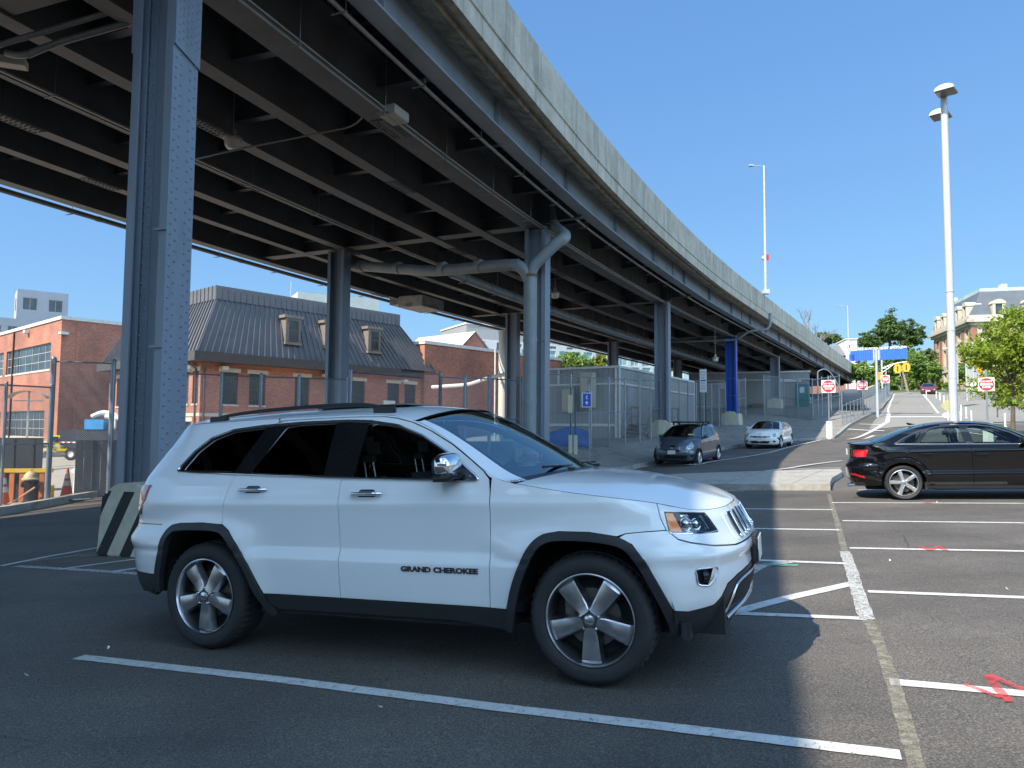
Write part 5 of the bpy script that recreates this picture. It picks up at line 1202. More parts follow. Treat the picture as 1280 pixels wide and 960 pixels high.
# ---- vehicle materials
def paint(name, base, metal=0., flake=0., coat=1., rough=.35, spec=.3):
    t = NT(name); c = base
    p = t.n('ShaderNodeBsdfPrincipled', {'Base Color': base, 'Roughness': rough, 'Metallic': metal, 'Coat Weight': coat, 'Coat Roughness': .015, 'Coat IOR': 1.55, 'Specular IOR Level': spec})
    d = t.noise(t.coord('Object'), 3., 4, .6); t.set(p, 'Base Color', t.ramp(d, [(.2, tuple(x * .97 for x in base)), (.8, base)]))
    t.set(p, 'Coat Normal', t.bump(t.noise(t.coord('Object'), 5., 1), .012, .02))
    return t.surf(p)
P_WHITE = paint('paint_white', (.80, .81, .82)); P_BLACK = paint('paint_black', (.004, .004, .005), spec=0.); M_HEADL = pm('headlamp_grey', (.42, .44, .46), .25, .3, coat=1., var=.3, vscale=14); P_GREY = paint('paint_slate', (.085, .10, .125), .45); P_WHITE2 = paint('paint_white_coupe', (.76, .76, .75)); P_RED = paint('paint_maroon', (.20, .02, .03))
P_YEL = paint('paint_yellow', (.75, .55, .01))
M_INNER = pm('inner_dark', (.012, .012, .013), .85, var=.1); M_CLAD = pm('grey_black_plastic', (.022, .023, .026), .5, var=.12, vscale=30)
M_RUB = pm('tyre_rubber', (.022, .022, .024), .72, var=.2, vscale=8, bump=.15, bscale=90); M_CHROME = pm('chrome', (.80, .80, .82), .06, 1., var=.03); M_SATIN = pm('satin_silver', (.62, .62, .64), .22, 1., var=.05)
M_ALLOY = pm('machined_alloy', (.50, .50, .52), .30, 1., var=.10, vscale=30); M_ALLOY2 = pm('alloy_dark_pocket', (.16, .16, .17), .34, .9, var=.1); M_ALLOYS = pm('silver_alloy', (.62, .63, .64), .3, .85, var=.06)
M_BRAKE = pm('brake_iron', (.16, .15, .14), .45, .7, var=.25, vscale=10); M_SEAT = pm('seat_leather', (.018, .018, .019), .5); M_DASH = pm('dash_plastic', (.03, .03, .032), .6)
G_PRIV = glass_mat('privacy_glass', (.02, .022, .025)); G_SIDE = glass_mat('side_glass', (.66, .72, .70)); G_WIND = glass_mat('windscreen_glass', (.62, .76, .76), 3.2, 0., (.84, 1., 1.)); G_TINT = glass_mat('clear_green_glass', (.62, .72, .68))
G_LENS = glass_mat('lamp_lens_clear', (.86, .90, .93)); M_AMBER = pm('amber_lens', (.85, .22, .02), .15, 0, coat=1., var=.1, vscale=40); M_REDL = pm('red_lens', (.42, .008, .012), .12, coat=1., var=.3, vscale=30); M_REDL2 = pm('pale_red_lens', (.65, .16, .17), .15, coat=1., var=.2, vscale=30)
M_PLATE = pm('number_plate', (.62, .62, .58), .5); M_BLK = pm('gloss_black', (.010, .010, .011), .15, coat=.6, var=.05)
def spoke(q, ang, st, depth0, wall=.045, mi=0):
    """st: [(r, half width, y face)] ; wheel axis y, outward face -y"""
    ca, sa = math.cos(ang), math.sin(ang); rows = []
    for r, w, y in st:
        rows.append([(r, w + .014, y + wall), (r, w, y + .004), (r, w * .82, y), (r, 0, y - .002), (r, -w * .82, y), (r, -w, y + .004), (r, -w - .014, y + wall)])
    vs = [(r * ca - w * sa, y, r * sa + w * ca) for row in rows for r, w, y in row]; m = 7
    q.add(vs, [(i * m + j, i * m + j + 1, (i + 1) * m + j + 1, (i + 1) * m + j) for i in range(len(st) - 1) for j in range(m - 1)] + [tuple(range(m))], mi)
def wheel_meshes(Rt, Rr, W, style, hi=True):
    """meshes for one wheel; axis y, outer face towards -y at y=0"""
    out = {}; q = MB(); n = 96 if hi else 40; w = W
    prof = [(Rr - .004, .010), (Rr + .012, -.004), (Rr + .03, -.010), ((Rt + Rr) / 2 + .01, -.016), (Rt - .035, -.008), (Rt - .014, .008), (Rt - .004, .026), (Rt, .05)]
    gr = [(Rt, .072), (Rt - .009, .074), (Rt - .009, .082), (Rt, .084), (Rt + .001, w / 2 - .008), (Rt - .009, w / 2 - .005), (Rt - .009, w / 2 + .005), (Rt + .001, w / 2 + .008)] if hi else [(Rt, w / 2)]
    half = prof + gr; full = half + [(r, w - y) for r, y in half[::-1] if True]
    full = [p for i, p in enumerate(full) if i == 0 or (abs(p[0] - full[i - 1][0]) + abs(p[1] - full[i - 1][1])) > 1e-5]
    q.lathe(full, n, 'y')
    if hi:      # sipes across the shoulder
        m = len(full)
        for k in range(0, n, 2):
            for j in (5, 6, 7, 8): 
                i = k * m + j; x, y, z = q.v[i]; l = math.hypot(x, z); f_ = (l - .011) / l; q.v[i] = (x * f_, y, z * f_)
    out['tyre'] = (q, M_RUB, 40)
    q = MB(); lip = Rr + .002
    q.lathe([(lip, .004), (lip, -.006), (lip - .006, -.008), (lip - .010, -.002), (lip - .014, .012)], n, 'y', mi=0)
    q.lathe([(lip - .014, .012), (lip - .030, .055), (lip - .038, .11), (lip - .04, w - .02)], n // 2, 'y', mi=1)
    if style == 'five_wide':
        for k in range(5):
            a = math.pi * 2 * k / 5 - math.pi / 2
            spoke(q, a, [(.045, .030, -.004), (.085, .040, .006), (.14, .047, .004), (.19, .053, .001), (.232, .058, .004), (Rr - .010, .062, .020)], 0, .05, 0)
        q.lathe([(.001, .0), (.046, .0), (.052, .012), (.072, .02), (.078, .05), (.078, .09)], 24, 'y', mi=1)
    elif style == 'five_slim':
        for k in range(5): spoke(q, math.pi * 2 * k / 5 + .3, [(.04, .024, .0), (.10, .026, .004), (.17, .028, .006), (Rr - .012, .031, .012)], 0, .035, 0)
        q.lathe([(.001, -.003), (.04, -.002), (.055, .01), (.065, .05)], 20, 'y', mi=0)
    else:
        k_ = 7 if style == 'seven' else 5
        for k in range(k_): spoke(q, math.pi * 2 * k / k_, [(.03, .018, .0), (.12, .02, .004), (Rr - .01, .026, .01)], 0, .03, 0)
        q.lathe([(.001, -.003), (.04, -.002), (.05, .01), (.06, .05)], 14, 'y', mi=0)
    out['rim'] = (q, [M_ALLOY if style == 'five_wide' else M_ALLOYS, M_ALLOY2], 22)
    q = MB(); q.lathe([(.001, .085), (.17, .085), (.17, .11), (.001, .11)], 32, 'y'); q.lathe([(.001, .06), (.07, .06), (.075, .085)], 20, 'y')
    q.box(-.17, -.09, .065, .125, -.02, .15, .012) if hi else None; out['brake_disc'] = (q, M_BRAKE, 40)
    q = MB(); q.lathe([(.001, .12), (Rr - .03, .12), (Rr - .035, .13)], 32, 'y'); out['dark'] = (q, M_INNER, 40)
    if hi:
        q = MB(); 
        for k in range(5): a = 2 * math.pi * (k + .5) / 5 - math.pi / 2; q = MB(); q.at((.060 * math.cos(a), .0, .060 * math.sin(a))); q.lathe([(.001, -.014), (.006, -.013), (.0095, -.006), (.010, .012)], 8, 'y'); out['wheel_nut' + '.' * k] = (q, M_CHROME, 30)
        q = MB(); q.lathe([(.001, -.014), (.018, -.013), (.030, -.008), (.034, .0), (.035, .012)], 24, 'y'); out['centre_cap'] = (q, M_SATIN, 40)
    return out
def add_wheels(root, wb, track, Rt, Rr, W, style, hi=True, xf=None, steer=0.):
    ms = wheel_meshes(Rt, Rr, W, style, hi); cache = {}
    for x in (wb / 2, -wb / 2):
        for sg in (-1, 1):
            d = ms['dark']; 
            if 'dark' not in cache: 
                o = d[0].build('wheel', d[1], root, smooth=d[2]); cache['dark'] = o.data
            else: o = bpy.data.objects.new('wheel', cache['dark']); C.objects.link(o); o.parent = root
            o.location = (x, sg * track, Rt); o.rotation_euler = (0, random.uniform(-.3, .3) if style != 'five_wide' else 0, 0 if sg < 0 else math.pi)
            if steer and x > 0: o.rotation_euler[2] += steer
            for nm in ms:
                if nm == 'dark': continue
                if nm not in cache: c = ms[nm][0].build(nm.strip('.'), ms[nm][1], o, smooth=ms[nm][2]); cache[nm] = c.data
                else: c = bpy.data.objects.new(nm.strip('.'), cache[nm]); C.objects.link(c); c.parent = o
def seat(root, x, y, z=.52, s=1.0):
    q = MB(); q.box(x - .25 * s, x + .25 * s, y - .25, y + .25, z, z + .16, .05); q.at((x - .24 * s, y, z + .1), 0, 0, -R(14)); q.box(-.07, .08, -.24, .24, 0, .60, .05); q.at(); o = q.build('seat', M_SEAT, root, smooth=40)
    q = MB(); q.at((x - .40 * s, y, z + .80), 0, 0, -R(8)); q.box(-.06, .07, -.14, .14, 0, .19, .05); q.build('headrest', M_SEAT, o, smooth=40)
    q = MB(); 
    for dy in (-.06, .06): q.tube([(x - .37 * s, y + dy, z + .66), (x - .40 * s, y + dy, z + .84)], .007, 6)
    q.build('headrest_stalk', M_SATIN, o)
def interior(root, sh, x0, x1, zfl, zb, yw, dash_x, seats, wheel_side=1, low=False):
    q = MB(); q.box(x0, x1, -yw, yw, zfl, zfl + .06); q.box(x0 - .25, x0, -yw, yw, zfl, zb - .12); q.build('cabin_floor', M_INNER, root)
    q = MB(); q.prism([(dash_x - .05, zb - .30), (dash_x - .10, zb - .12), (dash_x - .03, zb - .03), (dash_x + .15, zb - .01), (dash_x + .55, zb - .04), (dash_x + .55, zb - .35)], -yw, yw, 'xz'); q.build('dashboard', M_DASH, root, smooth=30)
    q = MB(); q.at((dash_x - .20, wheel_side * .37, zb - .08), 0, 0, -R(65)); n = 20
    q.tube([(.18 * math.cos(2 * math.pi * k / n), .18 * math.sin(2 * math.pi * k / n), 0) for k in range(n + 1)], .014, 6, False); q.box(-.17, .17, -.02, .02, -.02, 0); q.box(-.06, .06, -.06, .06, -.03, .01, .01); q.build('steering_wheel', M_SEAT, root, smooth=40)
    for x, y in seats: seat(root, x + (.22 if low and x < -.5 else 0), y, zfl + .14 - (.22 if low and x < -.5 else .08 if low else 0))
def arch_liner(root, wb, track, Rt, w=.30, r=.47):
    n = 20
    for x in (wb / 2, -wb / 2):
        for sg in (-1, 1):
            q = MB(); pts = [(x + r * math.cos(math.pi * k / n), Rt + r * math.sin(math.pi * k / n) * 1.04) for k in range(n + 1)]; a, b = sg * (track + .03), sg * (track - w - .15)
            q.add([(p[0], y, p[1]) for p in pts for y in (a, b)], [(2 * k, 2 * k + 1, 2 * k + 3, 2 * k + 2) for k in range(n)]); q.add([(p[0], b, p[1]) for p in pts], [tuple(range(n + 1))]); q.build('wheel_arch_liner', M_INNER, root)
def mirror_mesh(q, x, y, z, sg, L=.24, H=.15, D=.12):
    bm = bmesh.new(); bmesh.ops.create_uvsphere(bm, u_segments=20, v_segments=12, radius=1)
    for v in bm.verts:
        a, b, c = v.co; e = .62; f = lambda t: math.copysign(abs(t) ** e, t); X, Y, Z = f(a), f(b), f(c)
        v.co = Vector((x + X * D * .5 * (1 if X > 0 else .35) , y + sg * (Y * L * .5), z + Z * H * .5 * (1 - .12 * Y)))
    q.bm(bm)
# ------------------------------------------------------------------ the white SUV
_pl = [(-2.43,0),(-2.42,.3),(-2.39,.55),(-2.31,.76),(-2.14,.88),(-1.9,.925),(-1.5,.947),(-.9,.955),(0,.957),(.9,.955),(1.45,.95),(1.8,.93),(2.0,.885),(2.15,.79),(2.25,.62),(2.315,.36),(2.335,0)]
_sd = [(.2,.09),(.34,.05),(.44,.022),(.60,.006),(.685,.0),(.70,.002),(.755,.030),(.85,.022),(1.0,.010),(1.055,.003),(1.075,.004),(1.10,.014),(1.18,.032),(1.24,.055),(1.3,.088),(1.4,.142),(1.5,.198),(1.6,.258),(1.64,.288),(1.67,.325),(1.72,.40)]
_fr = [(.2,.20),(.36,.08),(.5,.02),(.62,.0),(.74,.01),(.80,.03),(.84,.05),(.95,.08),(1.02,.125),(1.1,.28),(1.3,.5)]
_re = [(.3,.10),(.45,.03),(.6,.0),(.80,.0),(.86,.035),(1.0,.03),(1.15,.045),(1.25,.09),(1.45,.24),(1.6,.38),(1.66,.43),(1.72,.48)]
def _ex(s, z):
    e = 0 * s
    for c in (1.457, -1.457):
        r = np.hypot(s - c, z - .39); e = e + .018 * np.exp(-((r - .50) / .10) ** 2) * (1 - sst(z, .95, 1.15))
    # the sculpted ledge fades out away from the doors
    w = 1 - sst(s, .70, 1.0) * 1.0; w = w * sst(s, -1.15, -.80); led = .028 * sst(z, .70, .755) * (1 - sst(z, .78, .95)); return e + led * (1 - w)
SE = [(-2.95, 1.655), (-2.6, 1.655), (-2.2, 1.655), (-1.8, 1.66), (-1.3, 1.668), (-.75, 1.672), (-.3, 1.668), (.02, 1.648), (.2, 1.61), (.38, 1.535), (.56, 1.43), (.72, 1.325), (.86, 1.235), (.97, 1.195), (1.11, 1.170), (1.37, 1.130), (1.65, 1.095), (1.88, 1.058), (2.02, 1.030), (2.2, 1.008), (2.5, 1.0), (2.75, 1.0), (2.98, 1.0)]
SU = Shell(_pl, _sd, _fr, _re, (1.55, 2.25), (-2.35, -1.75), _ex, SE)
def etop(sh, a, b, n=10, dz=0.): return [(s, float(sh.ze(s)) + dz) for s in np.linspace(a, b, n)]
SO = Vector((-.5367, 5.6803, -1.5623)); SYAW = R(21.77); 
suv = thing('suv', (SO.x, SO.y, SO.z + .004), -SYAW, 'large white SUV with chrome trimmed windows, parked in the shade in the foreground', 'car')
suv.rotation_euler = (0, -R(2.48), -SYAW)
TRK = .905; RT, RR = .386, .268
ARR = [(-1.90, .40), (-1.895, .52), (-1.865, .67), (-1.83, .79), (-1.765, .878), (-1.67, .915), (-1.43, .922), (-1.26, .912), (-1.18, .87), (-1.11, .79), (-1.0, .64), (-.89, .435)]
ARF = [(.955, .43), (.995, .57), (1.06, .72), (1.125, .825), (1.20, .882), (1.30, .902), (1.49, .900), (1.65, .877), (1.735, .835), (1.81, .735), (1.88, .60), (1.945, .46)]
DLO = [(-1.775, 1.297), (-1.775, 1.325), (-1.68, 1.445), (-1.56, 1.54), (-1.37, 1.596), (-1.09, 1.618), (-.74, 1.628), (-.35, 1.628), (-.14, 1.615), (.09, 1.578), (.30, 1.505), (.52, 1.388), (.65, 1.305), (.755, 1.235), (.775, 1.212), (.755, 1.205), (.4, 1.212), (-.24, 1.232), (-.7, 1.25), (-1.15, 1.268), (-1.60, 1.285)]
def loop_off(poly, d): return shrink(poly, -d)
hole_f = rnd([(-.17, 1.235), (-.165, 1.60), (-.10, 1.603), (.09, 1.563), (.29, 1.49), (.50, 1.377), (.63, 1.295), (.715, 1.228), (.4, 1.223)], .012, 2)
hole_r = rnd([(-1.055, 1.276), (-.985, 1.40), (-.87, 1.598), (-.74, 1.612), (-.42, 1.612), (-.385, 1.248)], .015, 2)
hole_q = rnd([(-1.72, 1.305), (-1.64, 1.435), (-1.53, 1.525), (-1.36, 1.578), (-1.06, 1.600), (-1.20, 1.285)], .02, 3)
# black-out surround lies in the window opening, glass inside it
DR1 = [(-.25, .436), (-.25, 1.20), (-.262, 1.655)]                                     # seam between the doors
door_f = [(-.25, .436), (.2, .434), (.6, .432), (.84, .430), (.853, .75), (.862, 1.03), (.858, 1.14), (.845, 1.215), (.80, 1.262), (.68, 1.345), (.54, 1.435), (.36, 1.528), (.2, 1.592), (.07, 1.625), (-.05, 1.642), (-.262, 1.650), (-.25, 1.21)]
door_r = [(-.885, .437), (-.6, .437), (-.25, .436), (-.25, 1.21), (-.262, 1.650), (-.6, 1.652), (-.92, 1.648), (-1.0, 1.63), (-1.06, 1.50), (-1.13, 1.30), (-1.175, 1.26), (-1.215, 1.16), (-1.245, 1.02), (-1.25, .915)] + [(-1.18, .87), (-1.11, .79), (-1.0, .64)]
quart = ARR[2:8] + [(-1.25, .915), (-1.245, 1.02), (-1.215, 1.16), (-1.175, 1.26), (-1.13, 1.30), (-1.06, 1.50), (-1.0, 1.63), (-.98, 1.640)] + etop(SU, -1.0, -2.20, 14) + [(-2.21, 1.45), (-2.215, 1.25), (-2.10, 1.195), (-2.12, 1.08), (-2.22, 1.01), (-2.1, .90), (-1.98, .865), (-1.87, .855), (-1.83, .79)]
quart = ARR[3:8] + [(-1.25, .915), (-1.245, 1.02), (-1.215, 1.16), (-1.175, 1.26), (-1.13, 1.30), (-1.06, 1.50), (-1.0, 1.63), (-.98, 1.652)] + etop(SU, -1.0, -2.20, 14) + [(-2.24, 1.45), (-2.26, 1.25), (-2.28, 1.00), (-2.25, .90), (-1.86, .90)]
railb = [(-.98, 1.652), (-.6, 1.656), (-.262, 1.654), (-.05, 1.646), (.07, 1.629), (.2, 1.596), (.36, 1.532), (.54, 1.439), (.68, 1.349), (.80, 1.266), (.85, 1.222)] + etop(SU, .90, -.98, 24)
fend = [(.84, .430), (.955, .43)] + ARF[1:8] + [(1.70, .893), (1.80, .901), (1.935, .907), (1.905, .97)] + etop(SU, 1.885, .862, 14) + [(.862, 1.16), (.862, 1.03), (.853, .75)]
bump_f = [(1.66, .872), (1.735, .835), (1.81, .735), (1.88, .60), (1.95, .462), (2.04, .452), (2.22, .475), (2.28, .52), (2.33, .585), (2.45, .62), (2.6, .635), (2.8, .64), (SU.smax, .64), (SU.smax, .79), (2.8, .79), (2.65, .792), (2.45, .79), (2.22, .81), (2.07, .835), (2.0, .855), (1.94, .907), (1.80, .901), (1.70, .893)]
nose = [(1.935, .907), (1.96, .89), (2.0, .858), (2.07, .838), (2.22, .813), (2.45, .793), (2.65, .795), (2.8, .793), (SU.smax, .793), (SU.smax, 1.0)] + etop(SU, 2.93, 1.885, 14) + [(1.905, .97)]
bump_r = [(-1.86, .90), (-2.25, .90), (-2.35, .86), (SU.smin, .86), (SU.smin, .53), (-2.3, .53), (-1.93, .53), (-1.865, .67), (-1.83, .79), (-1.80, .86)]
hatch = [(-2.28, 1.0), (-2.26, 1.25), (-2.24, 1.45), (-2.20, 1.655), (-2.6, 1.655), (SU.smin, 1.655), (SU.smin, .865), (-2.35, .865), (-2.255, .905)]
body = suv
fog_h = rnd([(2.085, .690), (2.245, .690), (2.215, .625), (2.17, .592), (2.095, .602)], .02, 3)
gr_h = []
for nm, poly, holes, m in (('front_door', door_f, [hole_f], P_WHITE), ('rear_door', door_r, [hole_r], P_WHITE), ('quarter_panel', quart, [hole_q], P_WHITE), ('front_fender', fend, [], P_WHITE)):
    for sg in (-1, 1): panel(SU, poly, holes, (sg,), h=.032).build(nm, [m, M_INNER], suv)
panel(SU, railb, [], (1, -1), h=.03, gap=.0015).build('roof_side', [P_WHITE, M_INNER], suv)
panel(SU, bump_f, [fog_h], (1, -1), h=.03).build('front_bumper', [P_WHITE, M_INNER], suv)
hd_o = [(1.925, 1.012), (2.10, 1.002), (2.280, .991), (2.335, .895), (2.325, .872), (2.15, .876), (1.98, .886), (1.945, .905)]
gz0, gz1 = .815, .975
gr_o = rnd([(2.475, .968), (2.6, .972), (2.8, .976), (SU.smax, .978), (SU.smax, .808), (2.8, .806), (2.55, .808), (2.50, .815)], .02, 3, keep=(3, 4))
panel(SU, nose, [shrink(hd_o, .002)], (1, -1), h=.03).build('front_panel', [P_WHITE, M_INNER], suv)
panel(SU, bump_r, [], (1, -1), h=.035).build('rear_bumper', [P_WHITE, M_INNER], suv)
panel(SU, hatch, [], (1, -1), h=.045).build('tailgate', [P_WHITE, M_INNER], suv)
# roof, bonnet, windscreen
t_h = np.linspace(1.02, 2.93, 18)
Eh = curve3([tuple(SU.P(s, float(SU.ze(s)), 1)) for s in list(np.linspace(1.03, 1.9, 9)) + list(np.linspace(2.05, 2.97, 9))])
def hc(k): return k
ch_x = list(np.linspace(1.22, 1.9, 9)) + list(np.linspace(1.97, 2.218, 9)); ch_zt = [(1.15, 1.232), (1.34, 1.222), (1.58, 1.192), (1.82, 1.148), (2.01, 1.092), (2.12, 1.05), (2.20, 1.018), (2.225, 1.001)]
Chh = curve3([(x, 0, float(np.interp(x, [a for a, _ in ch_zt], [b for _, b in ch_zt]))) for x in ch_x])
sk = cap(Eh, Chh, 3.0, 44, 36, skin=None, px=2.); 
sk.build('bonnet', [P_WHITE, M_INNER], suv)
# bonnet power-dome crease lines and washer jets
q = MB()
for sg in (-1, 1): q.at((1.20, sg * .33, 1.243)); q.box(-.02, .03, -.018, .018, -.012, .008, .004)
q.at(); q.build('washer_jet', M_CLAD, suv)
Ew = curve3([tuple(SU.P(s, float(SU.ze(s)), 1)) for s in np.linspace(.99, .20, 12)])
cw = [(1.21, 1.195), (1.135, 1.248), (1.06, 1.300), (.985, 1.350), (.91, 1.399), (.835, 1.446), (.76, 1.491), (.685, 1.534), (.61, 1.575), (.53, 1.616), (.45, 1.653), (.365, 1.688)]
Cw = curve3([(x, 0, z + .008) for x, z in cw])
vg = lambda t: .845 + .085 * min(1, max(0, t * 1.05))
lo_g = .03
def sub(fn, a, b): return lambda t: fn(a + (b - a) * t)
cap(sub(Ew, .06, .93), sub(Cw, .06, .93), 2.2, 30, 26, 0., lambda t: vg(t) - .0, thick=0).build('windscreen', G_WIND, suv)
for sd in (-1, 1): cap(sub(Ew, .0, .95), sub(Cw, .0, .95), 2.2, 30, 6, vg, 1., thick=.02, side=sd).build('windscreen_pillar', [P_WHITE, M_INNER], suv)
cap(sub(Ew, -.0, .058), sub(Cw, 0, .058), 2.2, 3, 26, 0., .99, thick=.01).build('cowl', [M_CLAD, M_INNER], suv)
def shade_band(a, b, m, nm): cap(sub(Ew, a, b), sub(Cw, a, b), 2.2, 3, 26, 0., lambda t: vg(t) - .002, thick=0).build(nm, m, suv)
sk = Skin(); f_ = lambda fn: fn
# black frit border just under the glass
Ew2 = lambda t: Ew(t) - np.array([0, 0, .005]); Cw2 = lambda t: Cw(t) - np.array([0, 0, .005])
cap(sub(Ew2, .05, .14), sub(Cw2, .05, .14), 2.2, 3, 26, 0., lambda t: .88, thick=0, skin=sk); cap(sub(Ew2, .905, .95), sub(Cw2, .905, .95), 2.2, 3, 26, 0., lambda t: .9, thick=0, skin=sk); cap(sub(Ew2, .05, .95), sub(Cw2, .05, .95), 2.2, 30, 2, lambda t: vg(t) - .035, lambda t: vg(t), thick=0, skin=sk)
sk.build('windscreen_border', M_BLK, suv)
Er = curve3([tuple(SU.P(s, float(SU.ze(s)), 1)) for s in list(np.linspace(.21, -1.9, 14)) + list(np.linspace(-2.1, -2.96, 6))])
rx = list(np.linspace(.37, -1.6, 14)) + list(np.linspace(-1.72, -2.02, 6)); rz_ = np.interp(rx, [-2.05, -1.6, -1.0, -.4, .0, .2, .37], [1.70, 1.735, 1.752, 1.750, 1.738, 1.718, 1.694])
Cr = curve3([(a, 0, b) for a, b in zip(rx, rz_)])
cap(Er, Cr, 2.6, 44, 30).build('roof', [P_WHITE, M_INNER], suv)
q = MB(); q.at((-.45, 0, 0)); q.box(-.38, .42, -.38, .38, 1.738, 1.7485, .002); q.at(); q.build('sunroof', M_BLK, suv)
# spoiler
q = MB(); q.add([(-1.85, -.52, 1.655), (-1.85, .52, 1.655), (-2.09, .44, 1.645), (-2.09, -.44, 1.645), (-1.82, -.50, 1.700), (-1.82, .50, 1.700), (-2.10, .42, 1.668), (-2.10, -.42, 1.668)], [(0, 1, 2, 3), (4, 7, 6, 5), (0, 4, 5, 1), (3, 2, 6, 7), (0, 3, 7, 4), (1, 5, 6, 2)]); q.build('spoiler', P_WHITE, suv, bevel=.01)
# roof rails
for sg in (-1, 1):
    q = MB(); pr = [(-1.70, 1.690), (-1.55, 1.715), (-1.2, 1.737), (-.7, 1.748), (-.35, 1.745), (-.18, 1.728), (-.08, 1.70)]; c = catmull(pr, 5); q.tube([(x, sg * (.585 - .02 * abs(x + .9)), z) for x, z in c], [.007 + .008 * math.sin(math.pi * min(1, max(0.08, i / (len(c) - 1)))) ** .5 for i in range(len(c))], 8)
    for x in (-1.62, -.1): q.box(x - .09, x + .09, sg * .58 - .02, sg * .58 + .02, 1.66, 1.712 if x < -1 else 1.722, .01)
    q.build('roof_rail', M_CLAD, suv, smooth=50)
# glazing and window surrounds
for sg in (-1, 1):
    for nm, hl_, g in (('front_window', hole_f, G_SIDE), ('rear_window', hole_r, G_PRIV), ('quarter_window', hole_q, G_PRIV)): panel(SU, loop_off(hl_, .012), [], (sg,), off=-.010, h=.06, thick=0, gap=0).build(nm, g, suv)
    # black pillar covers
    for nm, pl in (('b_pillar_cover', [(-.40, 1.243), (-.435, 1.625), (-.275, 1.627), (-.262, 1.24)]), ('b_pillar_cover', [(-.244, 1.24), (-.25, 1.627), (-.155, 1.616), (-.158, 1.237)]), ('c_pillar_cover', [(-1.185, 1.277), (-1.04, 1.613), (-.995, 1.618), (-1.125, 1.29), (-1.15, 1.272)]), ('c_pillar_cover', [(-1.115, 1.275), (-.97, 1.62), (-.86, 1.622), (-.975, 1.40), (-1.045, 1.270)])):
        panel(SU, rnd(pl, .006, 1), [], (sg,), off=.0035, h=.05, thick=.004, gap=0).build('pillar_cover', [M_BLK, M_BLK], suv)
    panel(SU, [(.56, 1.214), (.60, 1.318), (.65, 1.295), (.75, 1.232), (.765, 1.212)], [], (sg,), off=.003, h=.05, thick=.004, gap=0).build('mirror_sail', [M_CLAD, M_CLAD], suv)
    q = MB(); d_ = rnd(DLO, .02, 3); q.tube([tuple(SU.P(s, z, sg, .006)) for s, z in d_ + d_[:1]], .0085, 6, False); q.build('window_chrome', M_CHROME, suv, smooth=60)
    sk = Skin(); panel(SU, rnd(DLO, .02, 3), [rnd(hole_f, .001, 1) if False else hole_f, hole_r, hole_q], (sg,), off=.0025, h=.05, thick=.004, gap=0.004, skin=sk); sk.build('window_surround', [M_BLK, M_BLK], suv)
# sill, arch and lower bumper cladding
def ring(A, w_, closed=False):
    a = [np.array(p) for p in A]; n = len(a); o = []
    for i, p in enumerate(a):
        t_ = a[min(i + 1, n - 1)] - a[max(i - 1, 0)]; t_ = t_ / np.linalg.norm(t_); o.append(tuple(p + np.array([t_[1], -t_[0]]) * w_))
    return list(A) + o[::-1]
def densify(A, k=6): return [tuple(p) for p in catmull(A, k)]
for sg in (-1, 1):
    a_r = densify([(-1.93, .40), (-1.925, .53)] + ARR[2:], 5); a_f = densify(ARF[:-1] + [(1.945, .46), (1.98, .33)], 5); a_f = densify([(.92, .30)] + ARF[:-2] + [(1.885, .59), (1.94, .47), (1.97, .39), (1.99, .31)], 5)
    a_r = densify([(-1.93, .40), (-1.91, .53)] + ARR[2:-1] + [(-.89, .435), (-.80, .30)], 5)
    for a in (a_r, a_f): panel(SU, ring(a, .052), [], (sg,), off=.016, h=.03, thick=.05, gap=0).build('wheel_arch_trim', [M_CLAD, M_CLAD], suv)
    panel(SU, [(-.87, .434), (-.25, .432), (.84, .426), (.95, .426), (.955, .35), (.93, .30), (.55, .335), (-.3, .335), (-.78, .33), (-.84, .36)], [], (sg,), off=.004, h=.05, thick=.03, gap=0).build('sill_cladding', [M_CLAD, M_CLAD], suv)
lowf = [(1.95, .455), (2.04, .448), (2.22, .47), (2.28, .515), (2.33, .58), (2.45, .615), (2.6, .63), (2.8, .635), (SU.smax, .635), (SU.smax, .30), (2.5, .30), (2.31, .335), (2.11, .30), (1.99, .31)]
lowo = rnd([(2.39, .56), (2.55, .575), (SU.smax, .58), (SU.smax, .40), (2.5, .40), (2.43, .43)], .03, 3, keep=(2, 3))
panel(SU, lowf, [], (1, -1), off=.003, h=.035, thick=.03, gap=0).build('lower_bumper', [M_CLAD, M_CLAD], suv)
lr = [(-1.93, .525), (-2.3, .525), (SU.smin, .525), (SU.smin, .36), (-2.3, .36), (-2.08, .385), (-1.93, .37)]
panel(SU, lr, [], (1, -1), off=.003, h=.05, thick=.03, gap=0).build('lower_rear_bumper', [M_CLAD, M_CLAD], suv)
q = strip(SU, densify([(2.30, .34), (2.36, .42), (2.40, .52), (2.46, .575), (2.6, .595), (2.8, .60), (SU.smax - .01, .60)], 5), .009, .010, 8); q.build('lower_chrome', M_SATIN, suv, smooth=50)
q = strip(SU, densify([(2.40, .37), (2.5, .40), (2.7, .42), (SU.smax - .01, .42)], 5), .016, .012, 8); q.build('tow_bar_trim', M_SATIN, suv, smooth=50)
panel(SU, [(2.42, .44), (2.47, .56), (2.6, .575), (SU.smax, .575), (SU.smax, .44)], [], (1, -1), off=.006, h=.05, thick=0, gap=0).build('lower_grille', M_INNER, suv)
